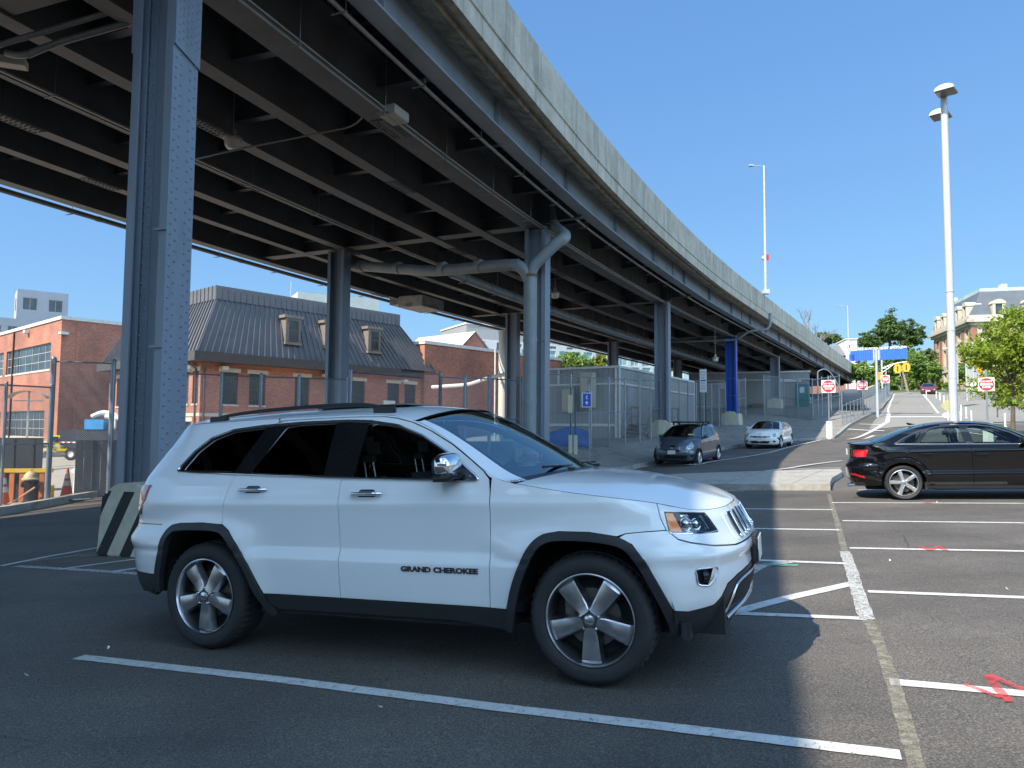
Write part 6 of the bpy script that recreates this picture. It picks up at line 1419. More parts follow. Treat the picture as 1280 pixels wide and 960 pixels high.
# front lights
for sg in (-1, 1):
    hd_ = shrink(hd_o, .004)
    recess = panel(SU, hd_, [], (sg,), off=-.055, h=.04, thick=0, gap=0).build('headlight', pm('lamp_bowl', (.30, .32, .34), .18, .9, var=.15, vscale=12), suv)
    sk = Skin(); 
    V_ = resample(hd_, .03); s_ = np.array([p[0] for p in V_]); z_ = np.array([p[1] for p in V_]); a = SU.P(s_, z_, sg, -.002); b = SU.P(s_, z_, sg, -.057); n = len(V_); sk.flat(list(a) + list(b), [(i, (i + 1) % n, n + (i + 1) % n, n + i) for i in range(n)]); sk.build('bezel', M_BLK, recess)
    panel(SU, rnd([(1.935, 1.002), (1.985, .998), (2.035, .893), (1.965, .899), (1.955, .905)], .008, 2), [], (sg,), off=.0025, h=.03, thick=.01, gap=0).build('indicator', [M_AMBER, M_AMBER], recess)
    for (s1, z1, r1) in ((2.075, .935, .036), (2.165, .930, .034)):
        p = SU.P(s1, z1, sg, -.035); q = MB(); q.at(tuple(p), math.atan2(*SU.N(np.array([s1]), np.array([z1]), sg)[0][[1, 0]]) + math.pi / 2); q.lathe([(.001, -.030), (r1 * .6, -.024), (r1 * .92, -.008), (r1, .0), (r1 * 1.12, -.012), (r1 * 1.16, .02)], 20, 'y'); q.build('projector', M_CHROME, recess, smooth=40)
    panel(SU, rnd([(2.04, .985), (2.11, .985), (2.12, .96), (2.06, .965)], .005, 1), [], (sg,), off=-.03, h=.03, thick=.02, gap=0).build('reflector', [M_CHROME, M_CHROME], recess)
    panel(SU, rnd([(2.225, .985), (2.27, .982), (2.305, .90), (2.275, .893)], .005, 1), [], (sg,), off=-.028, h=.03, thick=.02, gap=0).build('reflector', [M_CHROME, M_CHROME], recess)
    panel(SU, hd_, [], (sg,), off=.001, h=.04, thick=0, gap=0).build('lens', G_LENS, recess)
    q = strip(SU, [(1.95, .890), (2.1, .882), (2.25, .880), (2.33, .884)], .0045, .0, 6, (sg,)); q.build('chrome_edge', M_CHROME, recess)
    fg = panel(SU, fog_h, [], (sg,), off=-.03, h=.04, thick=0, gap=0).build('fog_lamp', M_CLAD, suv)
    q = strip(SU, fog_h + fog_h[:1], .005, .003, 6, (sg,)); q.build('fog_surround', M_SATIN, fg, smooth=50)
    panel(SU, rnd([(2.205, .69), (2.243, .688), (2.214, .627), (2.175, .598), (2.160, .600)], .006, 2), [], (sg,), off=.001, h=.04, thick=.02, gap=0).build('fog_chrome', [M_SATIN, M_SATIN], fg)
    p = SU.P(2.145, .642, sg, -.018); q = MB(); q.at(tuple(p), (-1 if sg < 0 else 1) * R(62) + (0 if sg < 0 else math.pi)); q.lathe([(.001, -.004), (.026, .0), (.032, -.01), (.034, .02)], 18, 'y'); q.build('fog_bulb', M_BLK, fg)
# grille: seven slots with chrome surrounds
panel(SU, gr_o, [], (1, -1), off=.0025, h=.04, thick=.004, gap=0).build('grille_surround', [P_WHITE, P_WHITE], suv)
SC_ = SU.smax; slots = [0, .143, .286, .425]
for k, c0 in enumerate(slots):
    for sg in ((1, -1) if k else (1,)):
        w_ = .046; s0 = SC_ - c0
        rect = [(s0 - w_ * .8, .972 - .01 * c0), (s0 + w_, .974 - .01 * c0), (s0 + w_, .815), (s0 - w_ * .55, .817)]
        if k == 0: rect = [(s0 - w_, .966), (s0, .967), (s0, .822), (s0 - w_, .822)]
        sl = panel(SU, rnd(rect, .008, 2, keep=(1, 2) if k == 0 else ()), [], (sg,) if k else (1, -1), off=.0045, h=.05, thick=.002, gap=0).build('grille_slot', [M_INNER, M_INNER], suv)
        pth = rnd(rect, .010, 3) ; q = MB()
        if k: q.tube([tuple(SU.P(a, b, sg, .005)) for a, b in pth + pth[:1]], .0032, 6, False); pb = SU.P(s0, .826, sg, .006); q.at(tuple(pb)); q.sphere((0, 0, 0), .015, 10, 6); q.at()
        else:
            for s2 in (1, -1): q.tube([tuple(SU.P(a, b, s2, .005)) for a, b in ((s0 - .002, .966), (s0 - w_, .966), (s0 - w_, .822), (s0 - .002, .822))], .0032, 6, False)
        for j in range(3): pass
        q.build('slot_chrome', M_CHROME, sl, smooth=50)
# plate bracket
px_ = float(SU.P(SU.smax, .72, 1)[0]); q = MB(); q.box(px_ - .01, px_ + .035, -.17, .17, .615, .79, .012); pl_ = q.build('plate_bracket', M_CLAD, suv)
q = MB(); q.box(px_ + .036, px_ + .040, -.15, .15, .63, .775); q.build('number_plate', M_PLATE, pl_)
# tail lights
for sg in (-1, 1):
    tl_ = panel(SU, rnd([(-2.04, 1.198), (-2.30, 1.185), (-2.52, 1.17), (-2.52, 1.06), (-2.32, 1.03), (-2.15, 1.045), (-2.10, 1.07)], .012, 2), [], (sg,), off=.008, h=.03, thick=.02, gap=0).build('tail_light', [M_REDL, M_REDL], suv)
    panel(SU, rnd([(-2.06, 1.19), (-2.26, 1.182), (-2.24, 1.14), (-2.12, 1.10), (-2.095, 1.11)], .012, 2), [], (sg,), off=.0105, h=.03, thick=.002, gap=0).build('pale_lens', [M_REDL2, M_REDL2], tl_)
    panel(SU, rnd([(-2.14, 1.042), (-2.30, 1.027), (-2.30, .99), (-2.20, .962), (-2.155, .975)], .008, 2), [], (sg,), off=.006, h=.03, thick=.015, gap=0).build('reversing_lens', [M_BLK, M_BLK], tl_)
    panel(SU, rnd([(-2.17, 1.025), (-2.25, 1.018), (-2.25, .985), (-2.19, .985)], .005, 1), [], (sg,), off=.009, h=.03, thick=.002, gap=0).build('clear_lens', [M_CHROME, M_CHROME], tl_)
q = MB(); q.box(-2.30, -2.26, -.55, .55, 1.02, 1.06, .01); q.build('tailgate_trim', M_CHROME, suv)
# handles
for sg in (-1, 1):
    for s0 in (-.985, -.03):
        zc = 1.158 if s0 < -.5 else 1.128; q = MB(); q.tube([tuple(SU.P(s0 + a, zc, sg, o_)) for a, o_ in ((-.115, .0), (-.10, .028), (-.05, .036), (.05, .036), (.10, .028), (.115, .0))], .0125, 8); h_ = q.build('door_handle', M_CHROME, suv, smooth=60)
        panel(SU, rnd([(s0 - .075, zc - .024), (s0 + .075, zc - .024), (s0 + .06, zc + .026), (s0 - .06, zc + .026)], .02, 3), [], (sg,), off=.0015, h=.03, thick=0, gap=0).build('handle_recess', M_CLAD, h_)
# mirrors
for sg in (-1, 1):
    q = MB(); yb = .985; mirror_mesh(q, .58, sg * yb, 1.305, sg, .245, .155, .17); mm = q.build('wing_mirror', M_CHROME, suv, smooth=80)
    q = MB(); q.box(.52, .66, sg * .95 - .135, sg * .95 + .135, 1.205, 1.245, .015); q.add([(.56, sg * .86, 1.20), (.68, sg * .86, 1.20), (.68, sg * .90, 1.245), (.56, sg * .90, 1.245), (.56, sg * 1.0, 1.21), (.66, sg * 1.0, 1.21)], [(0, 1, 2, 3), (0, 4, 5, 1), (2, 5, 4, 3)]); q.build('mirror_base', M_CLAD, mm)
    q = MB(); mirror_mesh(q, .556, sg * yb, 1.30, sg, .22, .13, .17); q.build('mirror_backing', M_CLAD, mm, smooth=80)
    q = MB(); q.box(.60, .665, sg * 1.03 - .075, sg * 1.03 + .06, 1.232, 1.25, .006); q.build('mirror_indicator', G_LENS, mm)
# lettering on the front door
vs_, fs_ = text_mb('GRAND CHEROKEE', .062, .0015, .0032); 
w_ = max(v.x for v in vs_) - min(v.x for v in vs_); fx = .545 / w_
for sg in (-1,):
    q = MB(); P_ = []
    for v in vs_:
        s_ = .50 + v.x * fx; z_ = .648 + v.y * .72; p = SU.P(s_, z_, sg, .0035 + v.z); P_.append(tuple(p))
    q.add(P_, fs_); q.build('badge', pm('badge_grey', (.10, .10, .11), .3, .7), suv)
# wipers
for sg, a, b in ((1, .62, .05), (-1, -.02, -.58)):
    q = MB(); z_ = lambda y: 1.225 - .02 * abs(y); q.tube([(1.17, a, z_(a) - .0), (1.10, (a + b) / 2, 1.268), (1.09, b, 1.262)], [.010, .007, .005], 6); q.tube([(1.13, a - .05, 1.256), (1.09, b - .02, 1.270)], .006, 5); q.build('wiper', M_BLK, suv)
q = MB(); q.box(.60, .64, -.1, .1, 1.46, 1.53, .015); q.build('rear_view_mirror', pm('mirror_teal', (.16, .25, .24), .3), suv)
interior(suv, SU, -1.9, 1.0, .38, 1.20, .80, .62, [(.02, .38), (.02, -.38), (-.95, .4), (-.95, -.4), (-.95, 0)])
# liner behind the seams and under the car
for sg in (-1, 1): panel(SU, [(-.9, .40), (.95, .40), (.97, .9), (1.25, 1.05), (1.75, 1.0), (1.80, .90), (2.9, .95), (2.9, .99), (1.9, 1.02), (1.1, 1.13), (.86, 1.19), (-.9, 1.22), (-1.75, 1.26), (-2.9, 1.2), (-2.9, .55), (-2.0, .6), (-1.95, .9), (-1.5, 1.0), (-1.2, .98), (-.95, .8)], [], (sg,), off=-.03, h=.08, thick=0, gap=0).build('inner_skin', M_INNER, suv)
arch_liner(suv, 2.914, .88, .39, .28, .50)
q = MB(); q.box(-1.95, 2.0, -.62, .62, .27, .42); q.box(-.95, .95, -.88, .88, .30, .42); q.box(1.95, 2.2, -.7, .7, .3, .8); q.build('underbody', M_INNER, suv)
for x_ in (1.99, -.83):
    for sg in (-1, 1): q = MB(); q.box(x_ - .015, x_ + .035, sg * .80 - .07, sg * .80 + .07, .29, .40, .01); q.build('mud_flap', M_CLAD, suv)
add_wheels(suv, 2.914, TRK, RT, RR, .255, 'five_wide', True)
# ------------------------------------------------------------------ a general saloon / hatchback builder
def arch_poly(c, zc, r, z0, n=10, fwd=True):
    a0 = math.asin(max(-1, (z0 - zc) / r)); pts = [(c + r * math.cos(a), zc + r * math.sin(a)) for a in np.linspace(math.pi - a0, a0, n)]; return pts
def make_car(name, loc, yaw, pitch, S, label, P_):
    """S: dict with shell tables, E edge, dlo, doors, wheels"""
    o = thing(name, loc, -yaw, label, 'car'); o.rotation_euler = (0, -pitch, -yaw)
    sh = Shell(S['plan'], S['side'], S['front'], S['rear'], S['fr'], S['rr'], S.get('extra'), S['E'], 4); o_ = o; wb = S['wb']; zs = S.get('sill', .27); zc = S['Rt']; ra = S['arch']; h = S.get('h', .045); Gs = S.get('glass', G_TINT)
    aR = arch_poly(-wb / 2, zc, ra, zs); aF = arch_poly(wb / 2, zc, ra, zs); xb = S['bseam']; xa = S['aseam']; xc_ = S['cseam']; holes = S['holes']
    top = lambda a, b, n=8, dz=0.: etop(sh, a, b, n, dz)
    xe = S['xe']; xr = S['xr']      # bumper seams front / rear
    fd = [(xb, zs), (xa, zs), (xa, S['zbelt_f'])] + [(s, z + .012) for s, z in S['fline']] + [(xb - .02, float(sh.ze(xb)) - .015), (xb, S['zbelt_f'])]
    if S['doors'] == 4:
        rd = [aR[-1], (xb, zs), (xb, S['zbelt_f']), (xb - .02, float(sh.ze(xb)) - .015)] + S['rline'] + [(xc_, .90), (xc_ - .06, .78)] + [p for p in aR if p[0] > -wb / 2 + ra * .70 and p[1] > zs + .02]
    qt = [p for p in aR if (p[0] < -wb / 2 + ra * .70 or S['doors'] == 2)] 
    if S['doors'] == 4: qt = qt + [(xc_ - .06, .78), (xc_, .90)] + S['rline'][::-1][:]
    else: qt = qt + [(xb, zs), (xb, S['zbelt_f']), (xb - .02, float(sh.ze(xb)) - .015)]
    qt = qt + top(qt[-1][0] - .03, S['xq'], 16) + [(S['xq'], S['zq']), (xr, S['zq'])]
    rb = [(-wb / 2 - ra, zs), (-wb / 2 - ra + .0, zc + .06), (xr, S['zq']), (S['xq'], S['zq']), (sh.smin, S['zq']), (sh.smin, zs - .02)]
    # split quarter/bumper where the arch starts
    qt = [p for p in qt if not (p[0] < -wb / 2 and p[1] < zc + .06 and p[0] < -wb / 2 - ra * .8)]
    rb = [p for p in aR if p[0] < -wb / 2 - ra * .80 and p[1] < zc + .2] + [(xr, S['zq']), (S['xq'], S['zq']), (sh.smin, S['zq']), (sh.smin, zs - .02), (-wb / 2 - ra - .1, zs - .02)]
    ff = [p for p in aF if p[0] < wb / 2 + ra * .86] + [(xe, S['zf'])] + [(xe, float(sh.ze(xe)))] + top(xe - .03, xa + .01, 12) + ([(xa + .004, S['zbelt_f'])]) + [(xa + .004, zs)]
    fb = [p for p in aF if p[0] >= wb / 2 + ra * .86] 
    fb = [(xe, S['zf'])] + fb + [(wb / 2 + ra + .1, zs - .03), (sh.smax, zs - .03), (sh.smax, float(sh.ze(sh.smax)) - .0)] + top(sh.smax - .02, xe, 10)
    parts = [('front_door', fd, [holes[0]]), ('front_fender', ff, [])]
    if S['doors'] == 4: parts += [('rear_door', rd, [holes[1]]), ('quarter_panel', qt, holes[2:3])]
    else: parts += [('quarter_panel', qt, [holes[1]])]
    for nm, poly, hs_ in parts:
        for sg in (-1, 1): panel(sh, poly, hs_, (sg,), h=h, gap=.003).build(nm, [P_, M_INNER], o)
    panel(sh, fb, [], (1, -1), h=h, gap=.003).build('front_bumper', [P_, M_INNER], o); panel(sh, rb, [], (1, -1), h=h, gap=.003).build('rear_bumper', [P_, M_INNER], o)
    tg = [(S['xq'], S['zq']), (sh.smin, S['zq']), (sh.smin, float(sh.ze(sh.smin)))] + top(sh.smin + .02, S['xq'], 8); panel(sh, tg, [], (1, -1), h=h, gap=.003).build('boot_lid' if 'deck' in S else 'tailgate', [P_, M_INNER], o)
    for sg in (-1, 1):
        for i, hl_ in enumerate(holes): panel(sh, loop_off(hl_, .012), [], (sg,), off=-.010, h=.08, thick=0, gap=0).build('side_window', S['sglass'][i], o)
        dl = rnd(S['dlo'], .03, 3); panel(sh, dl, holes, (sg,), off=.0025, h=.06, thick=.004, gap=.003).build('window_surround', [M_BLK, M_BLK], o)
        if S.get('chrome'): q = MB(); q.tube([tuple(sh.P(s, z, sg, .004)) for s, z in dl + dl[:1]], .006, 5, False); q.build('window_chrome', M_SATIN, o)
    # tops
    def seg(a, b, cpts, nm, m, p=2.4, hi=1., lo=0., thick=.012, nu=24, nv=20, dz=0., side=0):
        Ec = curve3([tuple(sh.P(s, float(sh.ze(s)), 1) + np.array([0, 0, dz])) for s in np.linspace(a, b, 12)]); Cc = curve3([(x, 0, z + dz) for x, z in cpts]); return cap(Ec, Cc, p, nu, nv, lo, hi, thick=thick, side=side).build(nm, m, o)
    T_ = S['tops']; seg(*T_['bonnet'], 'bonnet', [P_, M_INNER], 3.); seg(*T_['roof'], 'roof', [P_, M_INNER], 2.6)
    for k, nm in (('wind', 'windscreen'), ('back', 'rear_window')):
        a, b, cp_ = T_[k]; seg(a, b, cp_, nm, S.get('wglass', G_WIND), 2.2, .86, thick=0); seg(a, b, cp_, nm + '_pillar', [P_, M_INNER], 2.2, 1., .86, .02, nv=5, side=1); seg(a, b, cp_, nm + '_pillar', [P_, M_INNER], 2.2, 1., .86, .02, nv=5, side=-1); seg(a, b, cp_, nm + '_border', M_BLK, 2.2, .86, .82, 0, nv=2, dz=-.005)
    if 'deck' in T_: seg(*T_['deck'], 'boot_deck', [P_, M_INNER], 3.)
    # lamps and black details
    for nm, polys, m, off in S['details']:
        for sg in (1, -1): panel(sh, rnd(polys, .012, 2), [], (sg,), off=off, h=.05, thick=.008, gap=0).build(nm, [m, m], o)
    xx = [p for p in ((aR[-1][0], zs), (aF[0][0], zs))]; panel(sh, [(xx[0][0], zs - .002), (xx[1][0], zs - .002), (xx[1][0] - .02, zs - .07), (xx[0][0] + .02, zs - .07)], [], (1, -1), off=-.01, h=.06, thick=.03, gap=0).build('sill', [M_CLAD if S.get('darksill', 1) else P_, M_CLAD], o)
    for sg in (-1, 1):
        for s0, zc_ in S['handles']: q = MB(); q.tube([tuple(sh.P(s0 + a, zc_, sg, b)) for a, b in ((-.10, 0), (-.085, .026), (.085, .026), (.10, 0))], .013, 7); q.build('door_handle', S.get('hmat', P_), o, smooth=60)
        mx, mz = S['mirror']; yb = float(sh.P(mx, mz - .05, 1)[1]); q = MB(); mirror_mesh(q, mx, sg * (yb + .10), mz, sg, .2, .125, .13); q.box(mx - .03, mx + .05, sg * (yb + .02) - .07, sg * (yb + .02) + .07, mz - .08, mz - .03, .01); q.build('wing_mirror', P_, o, smooth=60)
    wh = S['wheels']; add_wheels(o, wb, S['track'], S['Rt'], wh[0], wh[1], wh[2], wh[3]); arch_liner(o, wb, S['track'] - .02, S['Rt'], .26, ra + .02)
    interior(o, sh, -wb / 2 - .25, wb / 2 - .35, .25, S['zb'], S['cw'], S['dash'], S['seats'], low=True)
    q = MB(); q.box(-wb / 2 - .6, wb / 2 + .55, -S['cw'] + .25, S['cw'] - .25, .17, .3); q.box(-wb / 2 + ra + .05, wb / 2 - ra - .05, -S['cw'] - .02, S['cw'] + .02, .19, .3); q.box(wb / 2 + .3, wb / 2 + .55, -.55, .55, .2, .55); q.build('underbody', M_INNER, o)
    for sg in (-1, 1): panel(sh, [(aR[-1][0], zs - .03), (aF[0][0], zs - .03), (aF[0][0], .62), (wb / 2, .72), (wb / 2 + .4, .62), (sh.smax, .55), (sh.smax, .3), (sh.smax, .62), (xa + .2, S['zbelt_f'] - .12), (xb, S['zbelt_f'] - .08), (-wb / 2, S['zbelt_f'] - .06), (sh.smin, .80), (sh.smin, .6), (-wb / 2 - .35, .66), (-wb / 2, .74), (aR[-1][0], .6)][:7] + [(xa + .2, S['zbelt_f'] - .12), (xb, S['zbelt_f'] - .08), (-wb / 2, S['zbelt_f'] - .06), (-wb / 2 - .5, .80), (-wb / 2 - .35, .72), (-wb / 2, .74), (aR[-1][0], .6)], [], (sg,), off=-.035, h=.1, thick=0, gap=0).build('inner_skin', M_INNER, o)
    return o, sh
# ---- the black saloon
def _exa(s, z): return 0 * s + .016 * np.exp(-((np.hypot(s - 1.318, z - .32) - .40) / .05) ** 2) * (z < .80) + .016 * np.exp(-((np.hypot(s + 1.318, z - .32) - .40) / .05) ** 2) * (z < .80)
Sa = dict(plan=[(-2.26, 0), (-2.25, .3), (-2.21, .55), (-2.10, .74), (-1.92, .83), (-1.6, .875), (-1.2, .893), (-.5, .898), (.3, .898), (1.0, .893), (1.5, .875), (1.85, .81), (2.05, .68), (2.15, .45), (2.19, .2), (2.20, 0)],
    side=[(.15, .07), (.25, .035), (.36, .008), (.44, .0), (.49, .004), (.53, .030), (.7, .018), (.84, .004), (.862, .0), (.875, .010), (.92, .018), (.98, .045), (1.0, .065), (1.1, .12), (1.2, .18), (1.3, .255), (1.36, .33), (1.42, .42)],
    front=[(.15, .14), (.3, .03), (.5, .0), (.62, .02), (.72, .10), (.8, .22), (.95, .5)], rear=[(.15, .16), (.26, .09), (.4, .02), (.62, .0), (.68, .05), (.78, .09), (.92, .10), (1.0, .09), (1.04, .07), (1.1, .14), (1.3, .5)], fr=(1.4, 2.0), rr=(-2.1, -1.5), extra=_exa,
    E=[(-2.75, 1.045), (-2.4, 1.045), (-2.15, 1.035), (-1.95, 1.025), (-1.75, 1.04), (-1.5, 1.13), (-1.25, 1.24), (-1.0, 1.315), (-.7, 1.36), (-.35, 1.375), (0., 1.345), (.25, 1.275), (.45, 1.185), (.63, 1.08), (.80, 1.0), (.95, .965), (1.3, .925), (1.7, .86), (1.95, .80), (2.2, .76), (2.6, .73)],
    wb=2.637, Rt=.316, arch=.365, bseam=-.225, aseam=.83, cseam=-1.20, doors=4, sill=.275, zbelt_f=.96,
    fline=[(.80, .975), (.62, 1.055), (.43, 1.165), (.22, 1.265), (-.02, 1.325)], rline=[(-.65, 1.345), (-.86, 1.315), (-.90, 1.30), (-1.02, 1.18), (-1.16, 1.0)],
    holes=[rnd([(-.17, 1.005), (-.235, 1.30), (-.1, 1.312), (.12, 1.275), (.36, 1.175), (.52, 1.075), (.60, .985)], .015, 2), rnd([(-1.02, 1.02), (-.86, 1.245), (-.72, 1.295), (-.36, 1.312), (-.31, 1.008)], .02, 2), rnd([(-1.33, 1.04), (-1.20, 1.125), (-.97, 1.235), (-1.075, 1.028)], .015, 2)],
    dlo=[(-1.44, 1.02), (-1.25, 1.135), (-1.0, 1.252), (-.72, 1.318), (-.38, 1.338), (-.1, 1.332), (.16, 1.287), (.42, 1.172), (.60, 1.05), (.68, .972), (0., .985), (-.8, 1.005)], chrome=True,
    xe=1.82, xr=-1.78, zq=.62, xq=-1.98, zf=.62, sglass=[G_TINT] * 3, glass=G_TINT,
    tops=dict(bonnet=(.92, 2.70, [(1.05, .995), (1.3, .985), (1.6, .94), (1.85, .87), (2.02, .79), (2.10, .74)]), wind=(.86, .10, [(1.02, 1.0), (.9, 1.06), (.7, 1.16), (.5, 1.255), (.3, 1.335), (.16, 1.375)]), roof=(.11, -.92, [(.15, 1.378), (0, 1.40), (-.3, 1.416), (-.6, 1.41), (-.85, 1.385)]), back=(-.93, -1.74, [(-.86, 1.382), (-1.05, 1.345), (-1.3, 1.275), (-1.55, 1.185), (-1.8, 1.09)]), deck=(-1.76, -2.74, [(-1.81, 1.085), (-1.95, 1.072), (-2.08, 1.066), (-2.19, 1.062)])),
    details=[('tail_light', [(-1.875, .925), (-2.10, .93), (-2.32, .925), (-2.32, .80), (-2.08, .795), (-1.93, .79), (-1.915, .84)], M_REDL, .004), ('reflector', [(-1.96, .40), (-2.16, .45), (-2.3, .46), (-2.3, .49), (-2.15, .485), (-1.96, .435)], M_REDL, .005), ('lower_valance', [(-1.95, .255), (-2.3, .25), (-2.7, .25), (-2.7, .30), (-2.3, .31), (-2.0, .33)], M_CLAD, .004)],
    handles=[(-.95, .832), (-.085, .808)], mirror=(.52, 1.03), track=.872, wheels=(.235, .225, 'five_slim', True), zb=.99, cw=.70, dash=.55, seats=[(-.02, .35), (-.02, -.35), (-.85, .38), (-.85, -.38)], h=.035)
Sa['tops'] = Sa['tops']
AO = Vector((8.7237, 13.5445, -1.178)); ag = AO.z
aud, ashell = make_car('saloon_car', (AO.x, AO.y, AO.z + .0), .41, R(2.456), Sa, 'black saloon car parked in the sun on the right with light alloy wheels', P_BLACK)
q = MB(); q.prism([(-.98, 1.375), (-1.10, 1.36), (-1.14, 1.41), (-1.12, 1.415)], -.02, .02, 'xz'); q.build('roof_aerial', M_BLK, aud)
q = MB(); q.tube([(-2.10, -.52, .27), (-2.24, -.54, .265)], .035, 12, False); q.build('exhaust_tip', M_CHROME, aud)
q = MB(); q.box(-2.222, -2.205, -.26, .26, .83, .94); q.build('number_plate', M_PLATE, aud)
q = MB(); q.box(-.98, -.93, -.83, -.70, .17, .31, .01); q.build('mud_flap', M_CLAD, aud)
# ---- small slate hatchback
Sh = dict(plan=[(-1.95, 0), (-1.94, .35), (-1.88, .62), (-1.70, .78), (-1.4, .83), (-.8, .846), (0, .847), (.8, .845), (1.3, .82), (1.65, .74), (1.84, .58), (1.93, .35), (1.97, .15), (1.98, 0)],
    side=[(.15, .06), (.28, .03), (.42, .0), (.52, .018), (.7, .012), (.85, .0), (.92, .02), (1.0, .05), (1.1, .09), (1.25, .16), (1.4, .24), (1.48, .31), (1.56, .42)],
    front=[(.15, .12), (.3, .03), (.5, .0), (.6, .02), (.7, .06), (.8, .14), (.9, .26), (1.0, .4)], rear=[(.2, .08), (.4, .0), (.7, .0), (.9, .05), (1.1, .10), (1.3, .2), (1.5, .34)], fr=(1.0, 1.7), rr=(-1.8, -1.3),
    E=[(-2.6, 1.44), (-1.9, 1.44), (-1.5, 1.455), (-1.0, 1.475), (-.5, 1.48), (-.1, 1.465), (.2, 1.41), (.45, 1.31), (.7, 1.19), (.95, 1.06), (1.1, .99), (1.3, .94), (1.6, .86), (1.85, .79), (2.1, .75), (2.4, .73)],
    wb=2.5, Rt=.30, arch=.34, bseam=-.2, aseam=.80, cseam=-1.02, doors=4, sill=.26, zbelt_f=.98,
    fline=[(.80, 1.0), (.66, 1.12), (.45, 1.25), (.22, 1.36), (0, 1.42)], rline=[(-.6, 1.455), (-.92, 1.44), (-1.0, 1.2), (-1.05, 1.03)],
    holes=[rnd([(-.15, 1.02), (-.16, 1.40), (0, 1.39), (.2, 1.325), (.42, 1.215), (.58, 1.115), (.66, 1.02)], .02, 2), rnd([(-.95, 1.07), (-.88, 1.395), (-.24, 1.41), (-.24, 1.03)], .02, 2), rnd([(-1.40, 1.12), (-1.36, 1.30), (-1.02, 1.37), (-1.06, 1.10)], .02, 2)],
    dlo=[(-1.46, 1.09), (-1.40, 1.33), (-.95, 1.42), (-.3, 1.435), (-.02, 1.42), (.22, 1.345), (.44, 1.235), (.64, 1.11), (.76, .995), (0, .99), (-.8, 1.02)], chrome=False,
    xe=1.45, xr=-1.5, zq=.70, xq=-1.75, zf=.60, sglass=[G_SIDE, G_PRIV, G_PRIV],
    tops=dict(bonnet=(1.02, 2.36, [(1.05, 1.06), (1.3, 1.01), (1.55, .94), (1.72, .86), (1.84, .78)]), wind=(.98, .02, [(1.03, 1.07), (.8, 1.2), (.5, 1.35), (.2, 1.455), (.03, 1.49)]), roof=(.03, -1.9, [(.02, 1.492), (-.3, 1.515), (-.9, 1.52), (-1.4, 1.495), (-1.62, 1.47)]), back=(-1.92, -2.55, [(-1.63, 1.465), (-1.62, 1.455), (-1.61, 1.45), (-1.6, 1.445)])),
    details=[('headlight', [(1.50, .90), (1.66, .85), (1.90, .77), (1.98, .68), (1.85, .64), (1.66, .67), (1.52, .76)], M_HEADL, .005), ('grille', [(2.1, .62), (2.5, .63), (2.5, .56), (2.15, .55)], M_BLK, .005), ('lower_grille', [(1.92, .42), (2.5, .43), (2.5, .30), (1.98, .29)], M_BLK, .005), ('fog_lamp', [(1.66, .44), (1.82, .44), (1.82, .36), (1.7, .35)], M_BLK, .005), ('tail_light', [(-1.6, 1.0), (-1.9, 1.0), (-1.9, .8), (-1.65, .8)], M_REDL, .004)],
    handles=[(-.8, .86), (-.06, .86)], mirror=(.60, 1.06), track=.83, wheels=(.205, .19, 'seven', False), zb=1.0, cw=.66, dash=.62, seats=[(.0, .34), (.0, -.34), (-.8, .34), (-.8, -.34)], h=.06, hmat=None)
Sh['hmat'] = P_GREY
def on_ground_pose(x, y, yaw, wb):
    dx, dy = math.cos(yaw), -math.sin(yaw); zf = G(x + dx * wb / 2, y + dy * wb / 2); zr = G(x - dx * wb / 2, y - dy * wb / 2); return (x, y, (zf + zr) / 2), math.atan2(zf - zr, wb)
# facing the camera: forward = back along the kerb; yaw measured clockwise from +X
yk = R(90 - 31.5) + math.pi / 2 * 0; yaw_to = math.pi - R(90 - 31.5)      # heading (-sin31.5, -cos31.5)
def yaw_from(hx, hy): return math.atan2(-hy, hx)
yw = yaw_from(-math.sin(R(31.5)), -math.cos(R(31.5)))
fwx, fwy = -math.sin(R(31.5)), -math.cos(R(31.5)); lx, ly = -fwy, fwx     # car-left vector when heading towards the camera
# near front wheel contact (7.0, 27.0) lies on the car's left side
cx, cy = 7.0 - fwx * 1.25 - lx * .83, 27.0 - fwy * 1.25 - ly * .83
lc, pt_ = on_ground_pose(cx, cy, yw, 2.5)
hat, hsh = make_car('hatchback_car', lc, yw, pt_, Sh, 'small slate grey hatchback with roof bars parked under the elevated road by the kerb', P_GREY)
q = MB()
for x in (-.05, -.75): q.tube([(x, -.62, 1.575), (x, .62, 1.575)], .018, 8); q.box(x - .04, x + .04, -.62, -.56, 1.47, 1.58, .005); q.box(x - .04, x + .04, .56, .62, 1.47, 1.58, .005)
q.build('roof_bar', M_CLAD, hat)
q = MB(); q.box(-.45, .25, -.6, -.3, 1.585, 1.62, .01); q.build('bike_rail', M_CLAD, hat)
q = MB(); q.box(1.985, 1.995, -.15, .15, .46, .60); q.build('number_plate', M_PLATE, hat)
q = MB(); q.box(1.935, 1.955, -.05, .05, .64, .70, .005); q.build('emblem', M_CHROME, hat)
q = MB(); q.box(.88, .92, .30, .52, 1.125, 1.165); q.build('dash_paper', M_PLATE, hat)
